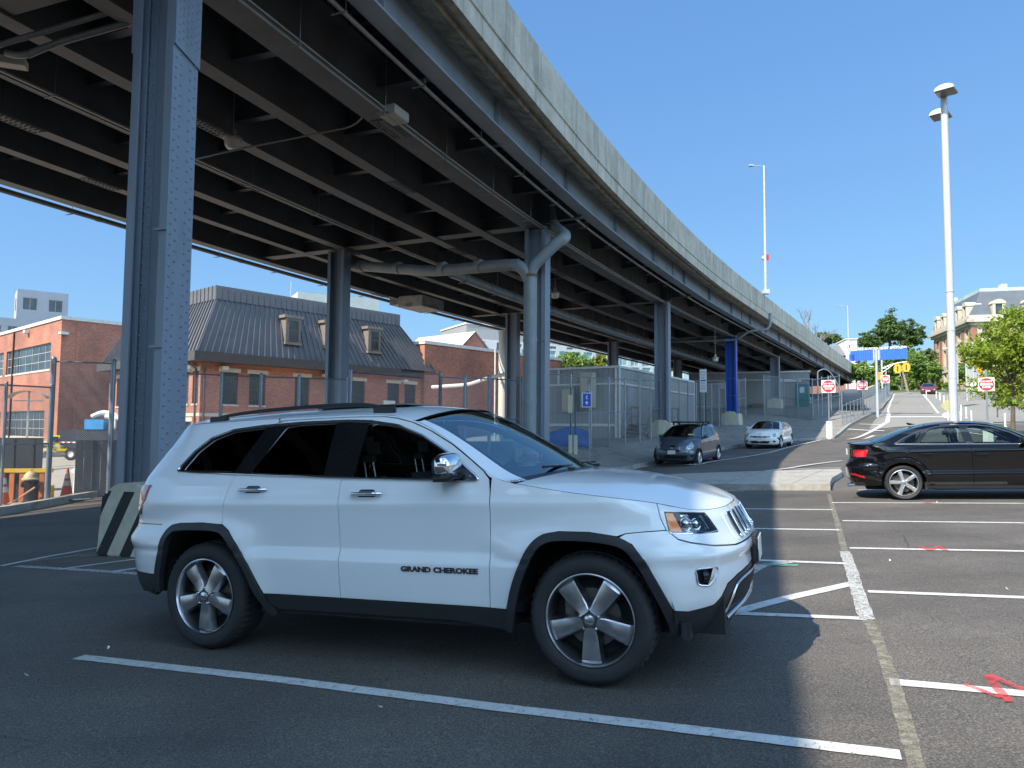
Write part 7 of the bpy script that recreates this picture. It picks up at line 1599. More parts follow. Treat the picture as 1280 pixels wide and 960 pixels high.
# ---- white coupe
Sc = dict(Sa); Sc.update(plan=[(-2.25, 0), (-2.24, .35), (-2.18, .6), (-2.02, .78), (-1.7, .86), (-1.2, .89), (-.5, .897), (.4, .897), (1.0, .89), (1.6, .86), (1.95, .78), (2.15, .62), (2.25, .35), (2.28, 0)],
    fr=(1.5, 2.1), rr=(-2.0, -1.5), wb=2.675, Rt=.33, arch=.375, aseam=.95, bseam=-.55, doors=2, sill=.26,
    E=[(-2.8, 1.02), (-2.3, 1.02), (-1.9, 1.02), (-1.6, 1.06), (-1.35, 1.15), (-1.05, 1.25), (-.7, 1.32), (-.3, 1.35), (.1, 1.31), (.4, 1.22), (.65, 1.12), (.9, 1.01), (1.05, .97), (1.4, .92), (1.8, .85), (2.05, .80), (2.4, .77), (2.8, .75)],
    fline=[(.93, .985), (.70, 1.06), (.45, 1.165), (.2, 1.25), (-.1, 1.31)], rline=[],
    holes=[rnd([(-.48, 1.01), (-.52, 1.29), (-.2, 1.295), (.12, 1.24), (.4, 1.145), (.6, 1.06), (.72, .99)], .02, 2), rnd([(-1.18, 1.05), (-1.0, 1.18), (-.68, 1.27), (-.62, 1.03)], .02, 2)],
    dlo=[(-1.3, 1.04), (-1.04, 1.20), (-.7, 1.295), (-.3, 1.318), (.14, 1.265), (.42, 1.165), (.66, 1.06), (.78, .975), (0, .985), (-.8, 1.01)], xe=1.95, xr=-1.8, xq=-1.98, zq=.62, zf=.60, sglass=[G_TINT, G_PRIV],
    tops=dict(bonnet=(1.0, 2.78, [(1.12, 1.0), (1.4, .99), (1.8, .93), (2.0, .87), (2.14, .78)]), wind=(.94, .12, [(1.08, 1.005), (.8, 1.13), (.5, 1.26), (.3, 1.335), (.14, 1.37)]), roof=(.13, -.75, [(.12, 1.372), (-.2, 1.395), (-.5, 1.39), (-.75, 1.37)]), back=(-.76, -1.6, [(-.76, 1.37), (-1.1, 1.27), (-1.4, 1.16), (-1.65, 1.07)]), deck=(-1.62, -2.75, [(-1.66, 1.068), (-1.9, 1.06), (-2.1, 1.05), (-2.2, 1.04)])),
    details=[('headlight', [(1.86, .80), (2.05, .775), (2.20, .70), (2.22, .62), (2.1, .60), (1.95, .67), (1.88, .74)], M_HEADL, .005), ('grille', [(2.32, .655), (2.85, .67), (2.85, .58), (2.55, .575), (2.40, .60)], M_BLK, .006), ('lower_grille', [(2.35, .40), (2.85, .42), (2.85, .30), (2.45, .29)], M_BLK, .006), ('fog_lamp', [(2.03, .42), (2.22, .44), (2.2, .34), (2.08, .33)], M_BLK, .006), ('tail_light', [(-1.9, .95), (-2.3, .95), (-2.3, .8), (-1.95, .8)], M_REDL, .004)],
    handles=[(-.42, .80)], mirror=(.62, 1.03), track=.865, wheels=(.235, .22, 'five_slim', False), seats=[(-.1, .35), (-.1, -.35)], h=.06, chrome=False, wglass=glass_mat('smoked_windscreen', (.16, .18, .18)))
cx, cy = 13.75 - fwx * 1.337 - lx * .865, 37.0 - fwy * 1.337 - ly * .865; lc, pt_ = on_ground_pose(cx, cy, yw, 2.675)
cou, csh = make_car('coupe_car', lc, yw, pt_, Sc, 'white two door coupe parked under the elevated road beyond the slate hatchback', P_WHITE2)
q = MB(); q.box(2.285, 2.295, -.15, .15, .40, .54); q.build('number_plate', M_PLATE, cou)
q = MB(); q.at((2.255, 0, .64), 0, 0, math.pi / 2); q.lathe([(.03, 0), (.05, 0), (.05, .012), (.03, .012)], 16); q.build('emblem', M_CHROME, cou)
# ---- small maroon car coming down the hill
Sr = dict(Sa); Sr.update(wheels=(.22, .21, 'seven', False), h=.09, chrome=False, details=[('headlight', [(1.80, .74), (2.05, .72), (2.25, .66), (2.15, .58), (1.9, .60)], M_HEADL, .006), ('grille', [(2.25, .60), (2.72, .62), (2.72, .38), (2.3, .38)], M_BLK, .006), ('fog_lamp', [(1.95, .42), (2.15, .42), (2.15, .32), (1.98, .32)], M_BLK, .006)])
rp = at(1165, 494.5, 96); hx, hy = -.476, -.880; ywr = yaw_from(hx, hy); lc, pt_ = on_ground_pose(rp.x + .2, rp.y + 1.2, ywr, 2.637)
red, rsh = make_car('saloon_car', lc, ywr, pt_, Sr, 'small maroon car driving down the hill towards the crossing', P_RED)
q = MB(); q.box(2.205, 2.22, -.2, .2, .42, .55); q.build('number_plate', M_PLATE, red)
# ---- dark van parked behind the fence and the cars behind the lamp post
def simple_van(name, loc, rz, L, W, H, m, label, pickup=False, cab=1.9):
    o = thing(name, loc, rz, label, 'pickup' if pickup else 'van'); q = MB(); r = .36
    if pickup:
        prof = [(-L / 2, .45), (L / 2, .45), (L / 2 + .02, .95), (L / 2 - .12, 1.12), (L / 2 - 1.25, 1.22), (L / 2 - 1.9, H), (L / 2 - 3.1, H), (L / 2 - 3.35, 1.2), (-L / 2, 1.2)]
    else:
        prof = [(-L / 2, .40), (L / 2, .40), (L / 2, .85), (L / 2 - .9, 1.15), (L / 2 - 1.6, H - .05), (L / 2 - 2.0, H), (-L / 2 + .15, H), (-L / 2, H - .5)]
    bm = bmesh.new(); pr = MB(); pr.prism(prof, -W / 2, W / 2, 'xz'); vv = [bm.verts.new(v) for v in pr.v]; [bm.faces.new([vv[i] for i in f]) for f in pr.f]; bmesh.ops.bevel(bm, geom=bm.edges[:], offset=.05, segments=2, affect='EDGES')
    for v in bm.verts:
        if v.co.z > 1.15: v.co.y *= 1 - .16 * (v.co.z - 1.15) / (H - 1.15 + 1e-6)
    q.bm(bm); q.build('body', m, o, smooth=35)
    q = MB(); zt, zb = H - .12, 1.22
    for sg in (-1, 1):
        y0, y1 = sg * (W / 2 + .004), sg * (W / 2 * (1 - .16 * (zt - 1.15) / (H - 1.15)) + .006)
        segs = [(L / 2 - 1.75, L / 2 - 2.45), (L / 2 - 2.52, L / 2 - 3.08)] if pickup else [(L / 2 - 1.6, L / 2 - 2.3), (L / 2 - 2.4, L / 2 - 3.3), (L / 2 - 3.4, -L / 2 + .3)]
        for a, b in segs: q.quad((a + .25, y0, zb), (b, y0, zb), (b, y1, zt), (a - .05, y1, zt))
    xw0, xw1 = (L / 2 - 1.27, L / 2 - 1.86) if pickup else (L / 2 - .92, L / 2 - 1.58); q.quad((xw0, -W / 2 + .12, 1.26), (xw0, W / 2 - .12, 1.26), (xw1 + .01, W / 2 - .26, zt + .03), (xw1 + .01, -W / 2 + .26, zt + .03)); q.build('window', G_PRIV, o)
    for x in (L / 2 - .95, -L / 2 + 1.1):
        for sg in (-1, 1):
            q = MB(); q.at((x, sg * (W / 2 - .11), r)); q.lathe([(.21, -.12), (.33, -.12), (r, -.08), (r, .08), (.33, .12), (.21, .12)], 24, 'y'); w_ = q.build('wheel', M_RUB, o, smooth=40); q = MB(); q.at((x, sg * (W / 2 - .0), r)); q.lathe([(.001, -.02 * sg), (.2, -.01 * sg), (.215, -.05)], 18, 'y'); q.build('rim', M_ALLOYS, w_)
    for sg in (-1, 1): q = MB(); q.box(L / 2 - .02, L / 2 + .035, sg * W * .36 - .16, sg * W * .36 + .16, .72, .92, .02); q.build('headlight', M_SATIN, o)
    return o
p = at(1052, 508, 66); simple_van('parked_van', (p.x + 1, p.y, G(p.x, p.y)), R(62), 4.9, 1.9, 1.9, paint('paint_navy', (.02, .03, .05)), 'dark van half hidden behind the fence under the low end of the elevated road')
p = at(73, 568, 64); simple_van('pickup_truck', (p.x + .3, p.y, G(p.x, p.y)), R(205), 5.3, 1.9, 1.85, P_YEL, 'bright yellow pickup beyond the left fence gap', True)
for px, dz, lab in ((1236, 0, 'pale parked car seen behind the right hand no entry sign'), (1262, 0, 'grey parked car seen between tree trunk and right hand wall')):
    p = at(px, 478, 92); simple_van('parked_car', (p.x, p.y, 5.0), R(20), 4.5, 1.8, 1.5, P_WHITE2 if px == 1236 else P_GREY, lab)
# ------------------------------------------------------------------ fences
M_GALV = pm('galvanised_tube', (.24, .27, .30), .4, .5, .12, 3.); M_LINK = mesh_mat('chain_link', (.26, .28, .30), .06, .075)
def fence(name, pts, H, label, step=2.7, r=.038, topz=None, rails=(1.0, .5), postn='post', corner=.06, arms=False):
    o = thing(name, (pts[0][0], pts[0][1], G(*pts[0])), 0, label, 'fence'); P = resample(pts, step, False); q = MB()
    zt = (lambda x, y: topz) if topz is not None else (lambda x, y: G(x, y) + .13 + H)
    for (x, y) in P: z0 = G(x, y) - .1; m = MB(); m.tube([(x, y, z0), (x, y, zt(x, y) + .05)], r, 8); m.sphere((x, y, zt(x, y) + .06), r * 1.15, 8, 4); m.build(postn, M_GALV, o, world=True, smooth=50)
    for k, fr_ in enumerate(rails):
        q = MB(); q.tube([(x, y, G(x, y) + (zt(x, y) - G(x, y)) * fr_) for x, y in P], .024, 6); q.build('rail', M_GALV, o, world=True)
    q = MB(); uvl = []; D = 0; 
    me_v = []; me_f = []; uv_ = []
    for i in range(len(P) - 1):
        a, b = P[i], P[i + 1]; l = math.hypot(b[0] - a[0], b[1] - a[1]); k = len(me_v)
        me_v += [(a[0], a[1], G(*a) + .05), (b[0], b[1], G(*b) + .05), (b[0], b[1], zt(*b)), (a[0], a[1], zt(*a))]; me_f.append((k, k + 1, k + 2, k + 3)); uv_ += [(D, 0), (D + l, 0), (D + l, zt(*b) - G(*b)), (D, zt(*a) - G(*a))]; D += l
    inv = FR[o.name].inverted(); me = bpy.data.meshes.new('chain_link_panel'); me.from_pydata([tuple(inv @ Vector(v)) for v in me_v], [], me_f); ul = me.uv_layers.new(name='UVMap'); ul.data.foreach_set('uv', [c for t_ in uv_ for c in t_]); me.materials.append(M_LINK)
    mo = bpy.data.objects.new('chain_link_panel', me); C.objects.link(mo); mo.parent = o; return o
xy = lambda px, py, Y: tuple(at(px, py, Y).xy)
fence('chain_link_fence', [xy(-120, 640, 17.5), xy(0, 640, 18.9), xy(58, 627, 19.9)], 3.2, 'tall chain link fence at the far left, left of the gap with the cone', 3.1, topz=1.05, rails=(1., .52))
fence('chain_link_fence', [xy(59, 627, 20.0), xy(135, 627, 20.6)], 3.6, 'chain link panel across the gap between the two leftmost thick posts', 4, r=.07, topz=1.78, rails=(1., .02))
fence('chain_link_fence', [xy(135, 627, 20.6), xy(273, 600, 22.4), xy(371, 590, 23.4), xy(432, 585, 24.0)], 3.6, 'long chain link fence behind the white SUV, before the mansard building', 2.15, r=.055, topz=1.60, rails=(1., .45))
fence('chain_link_fence', [xy(436, 585, 24.0), xy(549, 580, 24.6)], 3.7, 'chain link gate with a square top bar, right of the mid distance riveted column', 3.0, r=.06, topz=1.85, rails=(1., .45))
fence('chain_link_fence', [xy(549, 580, 24.6), xy(611, 575, 25.2), xy(652, 570, 26.0)], 3.7, 'short chain link run between the gate and the rusty-collared downpipe', 1.7, r=.06, topz=1.75, rails=(1., .5))
fl = [(1.4, 27.6)] + [(3.35, 30.6), (6.25, 35.4), (9.0, 41.2), (12.6, 47.5), (16.6, 54.6), (18.6, 57.6)]
fence('chain_link_fence', fl, 3.0, 'long chain link fence on the apron in front of the large grey trailer', 2.35, r=.04, rails=(1., .52, .03))
fence('chain_link_fence', [xy(955, 520, 59), xy(980, 520, 60), xy(1016, 528, 57), xy(1050, 520, 62)], 3.2, 'chain link fence before the teal door of the far trailer', 2.6, r=.05, rails=(1., .5))
cs = off_line(c_st, -.45)
fence('chain_link_fence', cs, 1.35, 'low chain link fence along the pavement of the uphill street', 1.7, r=.03, rails=(1.,), )
# slim arched gate pipe
q = MB(); n = 12; a, b = at(1022, 465, 58), at(1052, 492, 58); q.tube([Vector((a.x + (b.x - a.x) * t, a.y, a.z + (b.z - a.z) * (t ** 1.9) + .5 * math.sin(math.pi * t))) for t in np.linspace(0, 1, n)], .05, 8); q.tube([a, (a.x, a.y, G(a.x, a.y))], .05, 8); q.tube([b, (b.x, b.y, G(b.x, b.y))], .05, 8); tag(q.build('curved_pipe_frame', M_GALV), 'curved pipe frame arching beside the leftmost no entry sign', 'pipe frame')
# ------------------------------------------------------------------ signs
M_SGW = pm('sign_white_sheet', (.72, .72, .70), .45, 0, .05); M_SGR = pm('sign_red_sheet', (.62, .03, .04), .4, 0, .08); M_SGB = pm('sign_blue_sheet', (.02, .07, .42), .4, 0, .08); M_SGK = pm('sign_black', (.02, .02, .02), .5); M_SGREEN = pm('post_dark_green', (.05, .08, .075), .6)
def facing(px): 
    d = ray(px, 480); return math.atan2(-d.x, d.y)
def txt(q, s, x, z, size, y, bold=.0, fx=1.):
    vs, fs = text_mb(s, size, .002, bold); q.add([(x + v.x * fx, y - v.z, z + v.y) for v in vs], fs)
def no_entry(px, py, Y, zfoot, label, size=.76, skirt=False, rot=0.):
    p = at(px, py, Y); zf = G(p.x, p.y) if zfoot is None else zfoot; o = thing('no_entry_sign', (p.x, p.y, zf), facing(px) + rot, label, 'road sign', 'no entry signs'); zc = p.z - zf; h = size / 2
    q = MB(); q.box(-.035, .035, .0, .05, -.05, zc + h + .25); q.build('post', M_GALV, o)
    q = MB(); q.box(-h, h, -.012, -.002, zc - h, zc + h, .004); pl = q.build('sign_plate', M_SGW, o)
    q = MB(); q.at((0, -.0125, zc)); q.lathe([(.001, -.004), (h * .93, -.004), (h * .93, 0)], 32, 'y'); q.at(); q.build('red_disc', M_SGR, pl)
    q = MB(); q.box(-h * .75, h * .75, -.022, -.0175, zc - h * .15, zc + h * .15); txt(q, 'DO NOT', 0, zc + h * .42, h * .36, -.0185, .004); txt(q, 'ENTER', 0, zc - h * .42, h * .36, -.0185, .004); q.build('lettering', M_SGW, pl)
    if skirt: q = MB(); q.add([(-.16, -.03, .25), (0, -.12, .15), (.16, -.03, .25), (.16, -.03, 1.2), (0, -.12, 1.2), (-.16, -.03, 1.2), (-.16, .05, .25), (.16, .05, .25), (.16, .05, 1.2), (-.16, .05, 1.2)], [(0, 1, 4, 5), (1, 2, 3, 4), (2, 7, 8, 3), (6, 0, 5, 9), (3, 8, 9, 5, 4), (6, 9, 8, 7)]); q.build('post_sleeve', M_SGW, o)
    return o
no_entry(1035.5, 483, 42, None, 'leftmost no entry sign with a white sleeve on its post, on the shaded pavement corner', .74, True)
no_entry(1078, 481.5, 60, None, 'no entry sign below the left blue sign back, beside the low fence')
no_entry(1233, 480.5, 26.5, None, 'no entry sign before the bright green tree at the right, white sleeve on its post', .5, True)
no_entry(1106.5, 474, 74, None, 'no entry sign nearest the traffic signals, right of the tall white pole', .82)
# tall parking regulation sign
p = at(879, 476, 42); o = thing('parking_sign', (p.x, p.y, G(p.x, p.y)), facing(879) - R(12), 'tall narrow white sign with small print on dark twin posts beside the blue column', 'sign'); zc = p.z - G(p.x, p.y)
q = MB(); q.box(-.24, -.18, .0, .05, -.1, zc + .75); q.box(.10, .16, .0, .05, -.1, zc + .75); q.build('post', M_SGREEN, o)
q = MB(); q.box(-.20, .20, -.01, -.002, zc - .67, zc + .67, .003); pl = q.build('sign_plate', M_SGW, o); q = MB()
for i, s_ in enumerate(('PARKING', 'PERMIT', 'ONLY', '', 'TOW', 'AWAY', 'ZONE')):
    if s_: txt(q, s_, 0, zc + .5 - i * .16, .085, -.0125)
q.build('lettering', pm('sign_navy_ink', (.03, .05, .16), .5), pl)
q = MB(); q.box(-.15, .15, -.0135, -.0115, zc - .02, zc + .05); q.build('blue_band', M_SGB, pl)
# accessible parking sign in blue
p = at(733.5, 500, 24.6); fz = G(p.x, p.y); o = thing('accessible_parking_sign', (p.x, p.y, fz), facing(733), 'small blue sign with white symbol and arrow before the large grey trailer', 'sign'); zc = p.z - fz
q = MB(); q.box(.07, .12, .0, .05, -.1, zc + .55); q.build('post', M_GALV, o); q = MB(); q.box(-.165, .165, -.010, -.002, zc - .25, zc + .25, .003); pl = q.build('sign_plate', pm('sign_border', (.50, .55, .75), .5), o)
q = MB(); q.box(-.135, .135, -.0125, -.0103, zc - .22, zc + .22); q.build('blue_panel', M_SGB, pl); q = MB(); q.at((0, -.0145, zc + .13)); q.lathe([(.001, -.001), (.022, -.001), (.022, 0)], 12, 'y'); q.at(); q.box(-.02, .01, -.0155, -.0127, zc + .03, zc + .10); q.box(.012, .05, -.0155, -.0127, zc + .03, zc + .045)
q.prism([(-.02, zc - .15), (.02, zc - .15), (.02, zc - .10), (.055, zc - .10), (0, zc - .03), (-.055, zc - .10), (-.02, zc - .10)], -.0155, -.0127, 'xz'); q.build('white_symbol', M_SGW, pl)
# twin posts with cream sleeves and plates
p = ong(716, 571); o = thing('sign_post', (p.x, p.y, p.z), facing(716), 'pair of dark posts with cream sleeves at the foot and cream plates above', 'sign post'); k_ = p.y / F_PX
q = MB(); q.box(-.11, -.06, 0, .05, -.05, 2.75); q.box(.06, .11, 0, .05, -.05, 2.75); q.build('post', M_SGREEN, o)
q = MB(); q.box(-.17, -.02, -.03, .08, .0, .85, .01); q.box(.03, .18, -.03, .08, .0, .85, .01); q.build('post_sleeve', M_BEIGE2, o); q = MB(); q.box(-.20, -.02, -.03, -.005, 1.72, 2.42, .004); q.build('plate', M_BEIGE2, o)
# blue sign backs on a tall pole with letters on top
p = at(1095, 437, 58); fz = G(p.x, p.y); o = thing('welcome_sign', (p.x, p.y, fz), facing(1095) - R(3), 'pair of blue panels on a tall pole, white letters seen from behind on top', 'sign')
H = p.z - fz; q = MB(); q.tube([(0, 0, 0), (0, 0, H * .55), (0, 0, H + .0)], [.11, .10, .09], 12); q.build('pole', M_POLE, o, smooth=50)
def px_u(px): return (px - 1095) * 58 / F_PX
for a, b in ((1065.3, 1091.5), (1099.5, 1129.8)):
    q = MB(); u0, u1 = px_u(a), px_u(b); q.box(u0, u1, .04, .12, H - .85, H - .02); n = int((u1 - u0) / .16)
    for i in range(n): x = u0 + (u1 - u0) * (i + .5) / n; q.box(x - .035, x + .035, .0, .039, H - .85, H - .02)
    q.build('panel', pm('sign_back_blue', (.03, .14, .55), .45, 0, .1), o)
q = MB(); q.box(px_u(1091.5), px_u(1099.5), .05, .10, H - .6, H - .5); q.box(px_u(1091.5), px_u(1093), .03, .1, H - .85, H); q.box(px_u(1097), px_u(1098.5), .03, .1, H - .85, H); q.build('bracket', M_POLE, o)
q = MB(); vs, fs = text_mb('WELCOME TO ST GEORGE STATE', .25, .02, .008); wd = max(v.x for v in vs) - min(v.x for v in vs); fx = (px_u(1129.5) - px_u(1069.5)) / wd; cx_ = (px_u(1129.5) + px_u(1069.5)) / 2
q.add([(cx_ - v.x * fx, .07 + v.z, H + .10 + v.y) for v in vs], fs); q.build('lettering', M_SGW, o)
# traffic signals on a mast arm
p = at(1103, 490, 88); fz = G(p.x, p.y); o = thing('traffic_signal', (p.x, p.y, fz), facing(1103), 'traffic signal mast with two yellow heads on its curved arm', 'traffic signal'); kk = 88 / F_PX; zt = at(1103, 461, 88).z - fz
q = MB(); q.tube([(0, 0, 0), (0, 0, zt + 2.4)], .11, 10); q.tube(smooth_path([(0, 0, zt), (1.0, 0, zt + .45), (2.0, 0, zt + .7), (2.7, 0, zt + .75)]), .07, 8); q.tube([(0, 0, zt - .5), (1.3, 0, zt + .5)], .05, 8); q.tube([(0, 0, zt + .0), (.45, 0, zt + .05), (.45, 0, zt - .8)], .06, 8); q.build('mast', M_POLE, o)
M_TSY = pm('signal_yellow', (.70, .38, .02), .45, 0, .08)
for x, z in ((1.7, zt - .05), (2.62, zt + .1)):
    q = MB(); q.box(x - .3, x + .3, -.12, .18, z - .55, z + .5, .01); q.box(x - .42, x - .3, -.1, .1, z - .35, z + .3, .02); q.box(x + .3, x + .42, -.1, .1, z - .35, z + .3, .02); h_ = q.build('signal_head', M_TSY, o)
    q = MB(); q.box(x - .07, x + .07, -.135, -.121, z - .35, z + .32); q.build('lens_column', pm('signal_brown', (.10, .04, .02), .5), h_)
for x, y_, lab in ((1100.5, 470, 'orange signal head low on the pole behind the blue panels'), (1225, 460, 'yellow pedestrian signal beside a galvanised pole under the tree')):
    p = at(x, y_, 90 if x < 1200 else 82); q = MB(); q.at((p.x, p.y, p.z)); q.box(-.25, .25, -.2, .2, -.5, .5, .03); q.box(-.1, .1, -.24, -.201, -.4, .4); q.at(); q.tube([(p.x + .3, p.y + .1, G(p.x, p.y)), (p.x + .3, p.y + .1, p.z + .6)], .06, 8); tag(q.build('traffic_signal', M_TSY), lab, 'traffic signal')
# ------------------------------------------------------------------ lamp post by the black car
p0 = ong(1189, 583); p0 = Vector((13.42, 22.0, G(13.42, 22.0))); o = thing('lamp_post', p0, facing(1186), 'tall tapered white lamp post with two box heads behind the black saloon', 'lamp post'); H = at(1174, 122, 22.).z - p0.z
M_LP = pm('lamp_post_paint', (.50, .51, .51), .4, .1, .04, 2., stain=((.4, .38, .34), 1.2, .62, .8), streak=True)
q = MB(); q.tube([(0, 0, .1), (0, 0, H * .3), (0, 0, H * .6), (0, 0, H + .05)], [.118, .112, .105, .098], 20)
for z in (2.65, 4.1, 5.3): q.tube([(0, 0, z), (0, 0, z + .025)], .121, 20)
q.build('pole', M_LP, o, smooth=50)
q = MB(); q.lathe([(.001, -.05), (.30, -.05), (.30, .12), (.24, .16), (.001, .16)], 20); q.build('base', M_CONC, o)
M_LGL = pm('lamp_glass_brown', (.22, .20, .16), .2, 0, .2, 20)
for (x, y, z, rr) in ((.06, -.38, .02, 1.), (-.10, .52, -.36, -1.)):
    q = MB(); q.at((x, y, H + z), R(-12)); n = 10; pr = [(-.27, 0)] + [(.27 * math.cos(math.pi - math.pi * k / n) * .97, .02 + .13 * math.sin(math.pi * k / n)) for k in range(n + 1)] + [(.27, 0)]
    q.prism(pr, -.28, .28, 'xz'); q.at((x, y, H + z), R(-12)); q.box(-.27, .27, -.30, .30, -.03, .02, .01); q.at(); h_ = q.build('lamp_head', M_LP, o, smooth=35)
    q = MB(); q.at((x, y, H + z), R(-12)); q.box(-.23, .23, -.25, .25, -.055, -.031); q.at(); q.build('lens', M_LGL, h_)
    q = MB(); q.tube([(0, 0, H + z + .02), (x, y * .8, H + z + .04)], .05, 8); q.build('bracket', M_LP, o)
# square yellow and white sign backs behind the lamp post
p = at(1184, 507, 58); q = MB(); q.at((p.x, p.y, p.z), facing(1184)); q.prism([(-.5, 0), (0, -.5), (.5, 0), (0, .5)], 0, .01, 'xz'); q.box(-.03, .03, .012, .05, -2.2, .8); tag(q.build('diamond_sign', pm('olive_sign', (.36, .33, .17), .5)), 'diamond shaped dull olive sign back behind the lamp post', 'sign')
p = at(1185, 519, 52); q = MB(); q.at((p.x, p.y, p.z), facing(1184)); q.prism([(.38 * math.cos(k * math.pi / 6), .2 * math.sin(k * math.pi / 6)) for k in range(12)], 0, .01, 'xz'); q.box(-.03, .03, .012, .05, -1.2, .3); tag(q.build('oval_sign', M_SGW), 'white rounded sign behind the foot of the lamp post', 'sign')
p = at(1188.5, 455, 68); q = MB(); q.at((p.x, p.y, p.z), facing(1188)); q.box(-.1, .58, 0, .08, -1.9, 1.9); q.box(.2, .3, .08, .15, -4, -1.9); tag(q.build('road_sign', pm('sign_back_grey', (.30, .31, .28), .5)), 'tall grey sign back partly behind the lamp post against the stone building', 'sign')
# street furniture on the right
for i, (px, py, Y) in enumerate([(1214.5, 525, 50), (1208, 520, 54), (1201.5, 515.5, 58), (1196.5, 512, 62), (1191.5, 509, 66), (1187.5, 506.5, 70), (1180, 503, 75), (1175, 500.5, 80), (1170.5, 499, 85)]):
    p = at(px, py, Y); z = G(p.x, p.y); q = MB(); q.at((p.x, p.y, z)); q.lathe([(.10, 0), (.10, .03), (.045, .06), (.045, .78), (.03, .82), (.001, .82)], 10); tag(q.build('flexible_bollard', M_SGW, smooth=40), 'white flexible bollard in the row along the right side of the uphill street', 'bollard', 'row of white flexible bollards')
for px, py, Y, lab in ((1201, 524, 49, 'white bollard just right of the lamp post, nearest the stop line'), (1256.5, 529, 44, 'white bollard between the no entry sign and the tree trunk'), (1158, 497, 88, 'white bollard nearest the maroon car')):
    p = at(px, py, Y); q = MB(); q.at((p.x, p.y, G(p.x, p.y))); q.lathe([(.11, 0), (.11, .03), (.05, .06), (.05, .80), (.03, .84), (.001, .84)], 10); tag(q.build('flexible_bollard', M_SGW, smooth=40), lab, 'bollard')
def arm_light(px, ytop, Y, arms, label):
    p = at(px, ytop, Y); z = G(p.x, p.y); o = thing('street_light', (p.x, p.y, z), facing(px), label, 'street light'); H = p.z - z; q = MB(); q.tube([(0, 0, 0), (0, 0, H)], .09, 8); q.build('pole', M_POLE, o)
    for a, dz in arms: q = MB(); q.tube([(0, 0, H - .1), (a, 0, H + dz)], .05, 6); q.box(min(a, a * 1.35), max(a, a * 1.35), -.15, .15, H + dz - .06, H + dz + .08); q.build('lamp_arm', M_POLE, o)
arm_light(1207, 436, 78, [(-1.6, .15), (1.8, .5)], 'double armed street light in front of the stone building')
arm_light(1215.5, 426, 82, [(-.9, .0)], 'single armed grey street light right of the double armed one')
p = at(1143, 440, 100)
q = MB(); a, b, c_ = at(1135, 490, 96), at(1130, 470, 96), at(1127, 462, 96); q.tube([a, b, c_], [.17, .14, .08], 8); tag(q.build('leaning_pole', pm('bark_pale', (.26, .23, .17), .9)), 'leaning pale trunk below the right hand traffic signal', 'trunk')
p = at(1223, 465, 84); q = MB(); q.at((p.x, p.y, p.z), facing(1223)); q.box(-1.3, 1.3, 0, .1, -.8, .8); q.box(-1.0, -.9, .1, .2, -3.5, .8); q.box(.9, 1.0, .1, .2, -3.5, .8); tag(q.build('road_sign', pm('sign_back_grey', (.30, .31, .28), .5)), 'wide grey sign back on two posts left of the green tree', 'sign')
# ------------------------------------------------------------------ left corner: cones, hydrant, barrier, screens
M_CONE = pm('cone_orange', (.72, .09, .02), .55, 0, .1, 6.); M_CONEW = pm('cone_band', (.66, .66, .64), .4)
def cone(px, py, H, label, Y=None):
    p = ong(px, py) if Y is None else Vector((at(px, py, Y).x, Y, G(at(px, py, Y).x, Y))); o = thing('traffic_cone', (p.x, p.y, p.z + .012), 0, label, 'traffic cone', 'orange traffic cones'); s = H / .9; r = lambda t: (.17 - .145 * t) * s
    q = MB(); q.box(-.2 * s, .2 * s, -.2 * s, .2 * s, 0, .04 * s, .01); q.build('base', pm('cone_base', (.03, .03, .03), .7), o)
    q = MB(); q.lathe([(r(0), .04 * s), (r(1), H), (.001, H)], 24); q.build('cone', M_CONE, o, smooth=50)
    for a, b in ((.42, .58), (.66, .84)): q = MB(); q.lathe([(r(a) + .004, H * a + .0), (r(b) + .004, H * b)], 24); q.build('reflective_band', M_CONEW, o, smooth=50)
cone(83, 623.5, .92, 'orange cone with white bands standing alone in the fence gap'); cone(3, 634, .92, 'orange cone at the left picture edge by the yellow barrier')
p = ong(95, 621); q = MB(); q.at((p.x, p.y + .25, p.z)); q.lathe([(.24, 0), (.25, .1), (.21, .5), (.20, .9), (.12, 1.0), (.001, 1.02)], 18); tag(q.build('white_barrel', pm('barrel_white', (.58, .60, .60), .5, 0, .1, 5, stain=((.4, .2, .1), 5, .6, .75)), smooth=40), 'white plastic barrel just behind the lone orange cone', 'barrel')
p = ong(34, 629); o = thing('fire_hydrant', (p.x, p.y + .1, p.z + .0), R(15), 'black fire hydrant with a cream domed top beside the yellow barrier', 'hydrant')
M_HYK = pm('hydrant_black', (.02, .02, .022), .4, 0, .2, 8); q = MB(); q.lathe([(.19, 0), (.19, .05), (.13, .08), (.125, .42), (.14, .44), (.14, .62), (.15, .66), (.001, .66)], 18); q.build('barrel', M_HYK, o, smooth=40)
q = MB(); q.lathe([(.22, .66), (.22, .70), (.18, .72), (.16, .80), (.10, .88), (.03, .90), (.03, .95), (.001, .95)], 18); q.build('bonnet', pm('hydrant_cream', (.52, .43, .24), .5, 0, .15, 6), o, smooth=40)
for rz_, L_ in ((0, .22), (math.pi, .22), (-math.pi / 2, .25)): q = MB(); q.at((0, 0, .52), rz_, 0, math.pi / 2); q.lathe([(.06, .1), (.06, L_ - .04), (.085, L_ - .04), (.085, L_), (.001, L_)], 12); q.build('outlet', M_HYK, o, smooth=40)
p = ong(8, 631); q = MB(); q.at((p.x - .3, p.y + .55, p.z), R(12)); o = thing('barrier', (p.x - .3, p.y + .55, p.z), R(12), 'yellow and orange plastic barrier behind the fire hydrant', 'barrier')
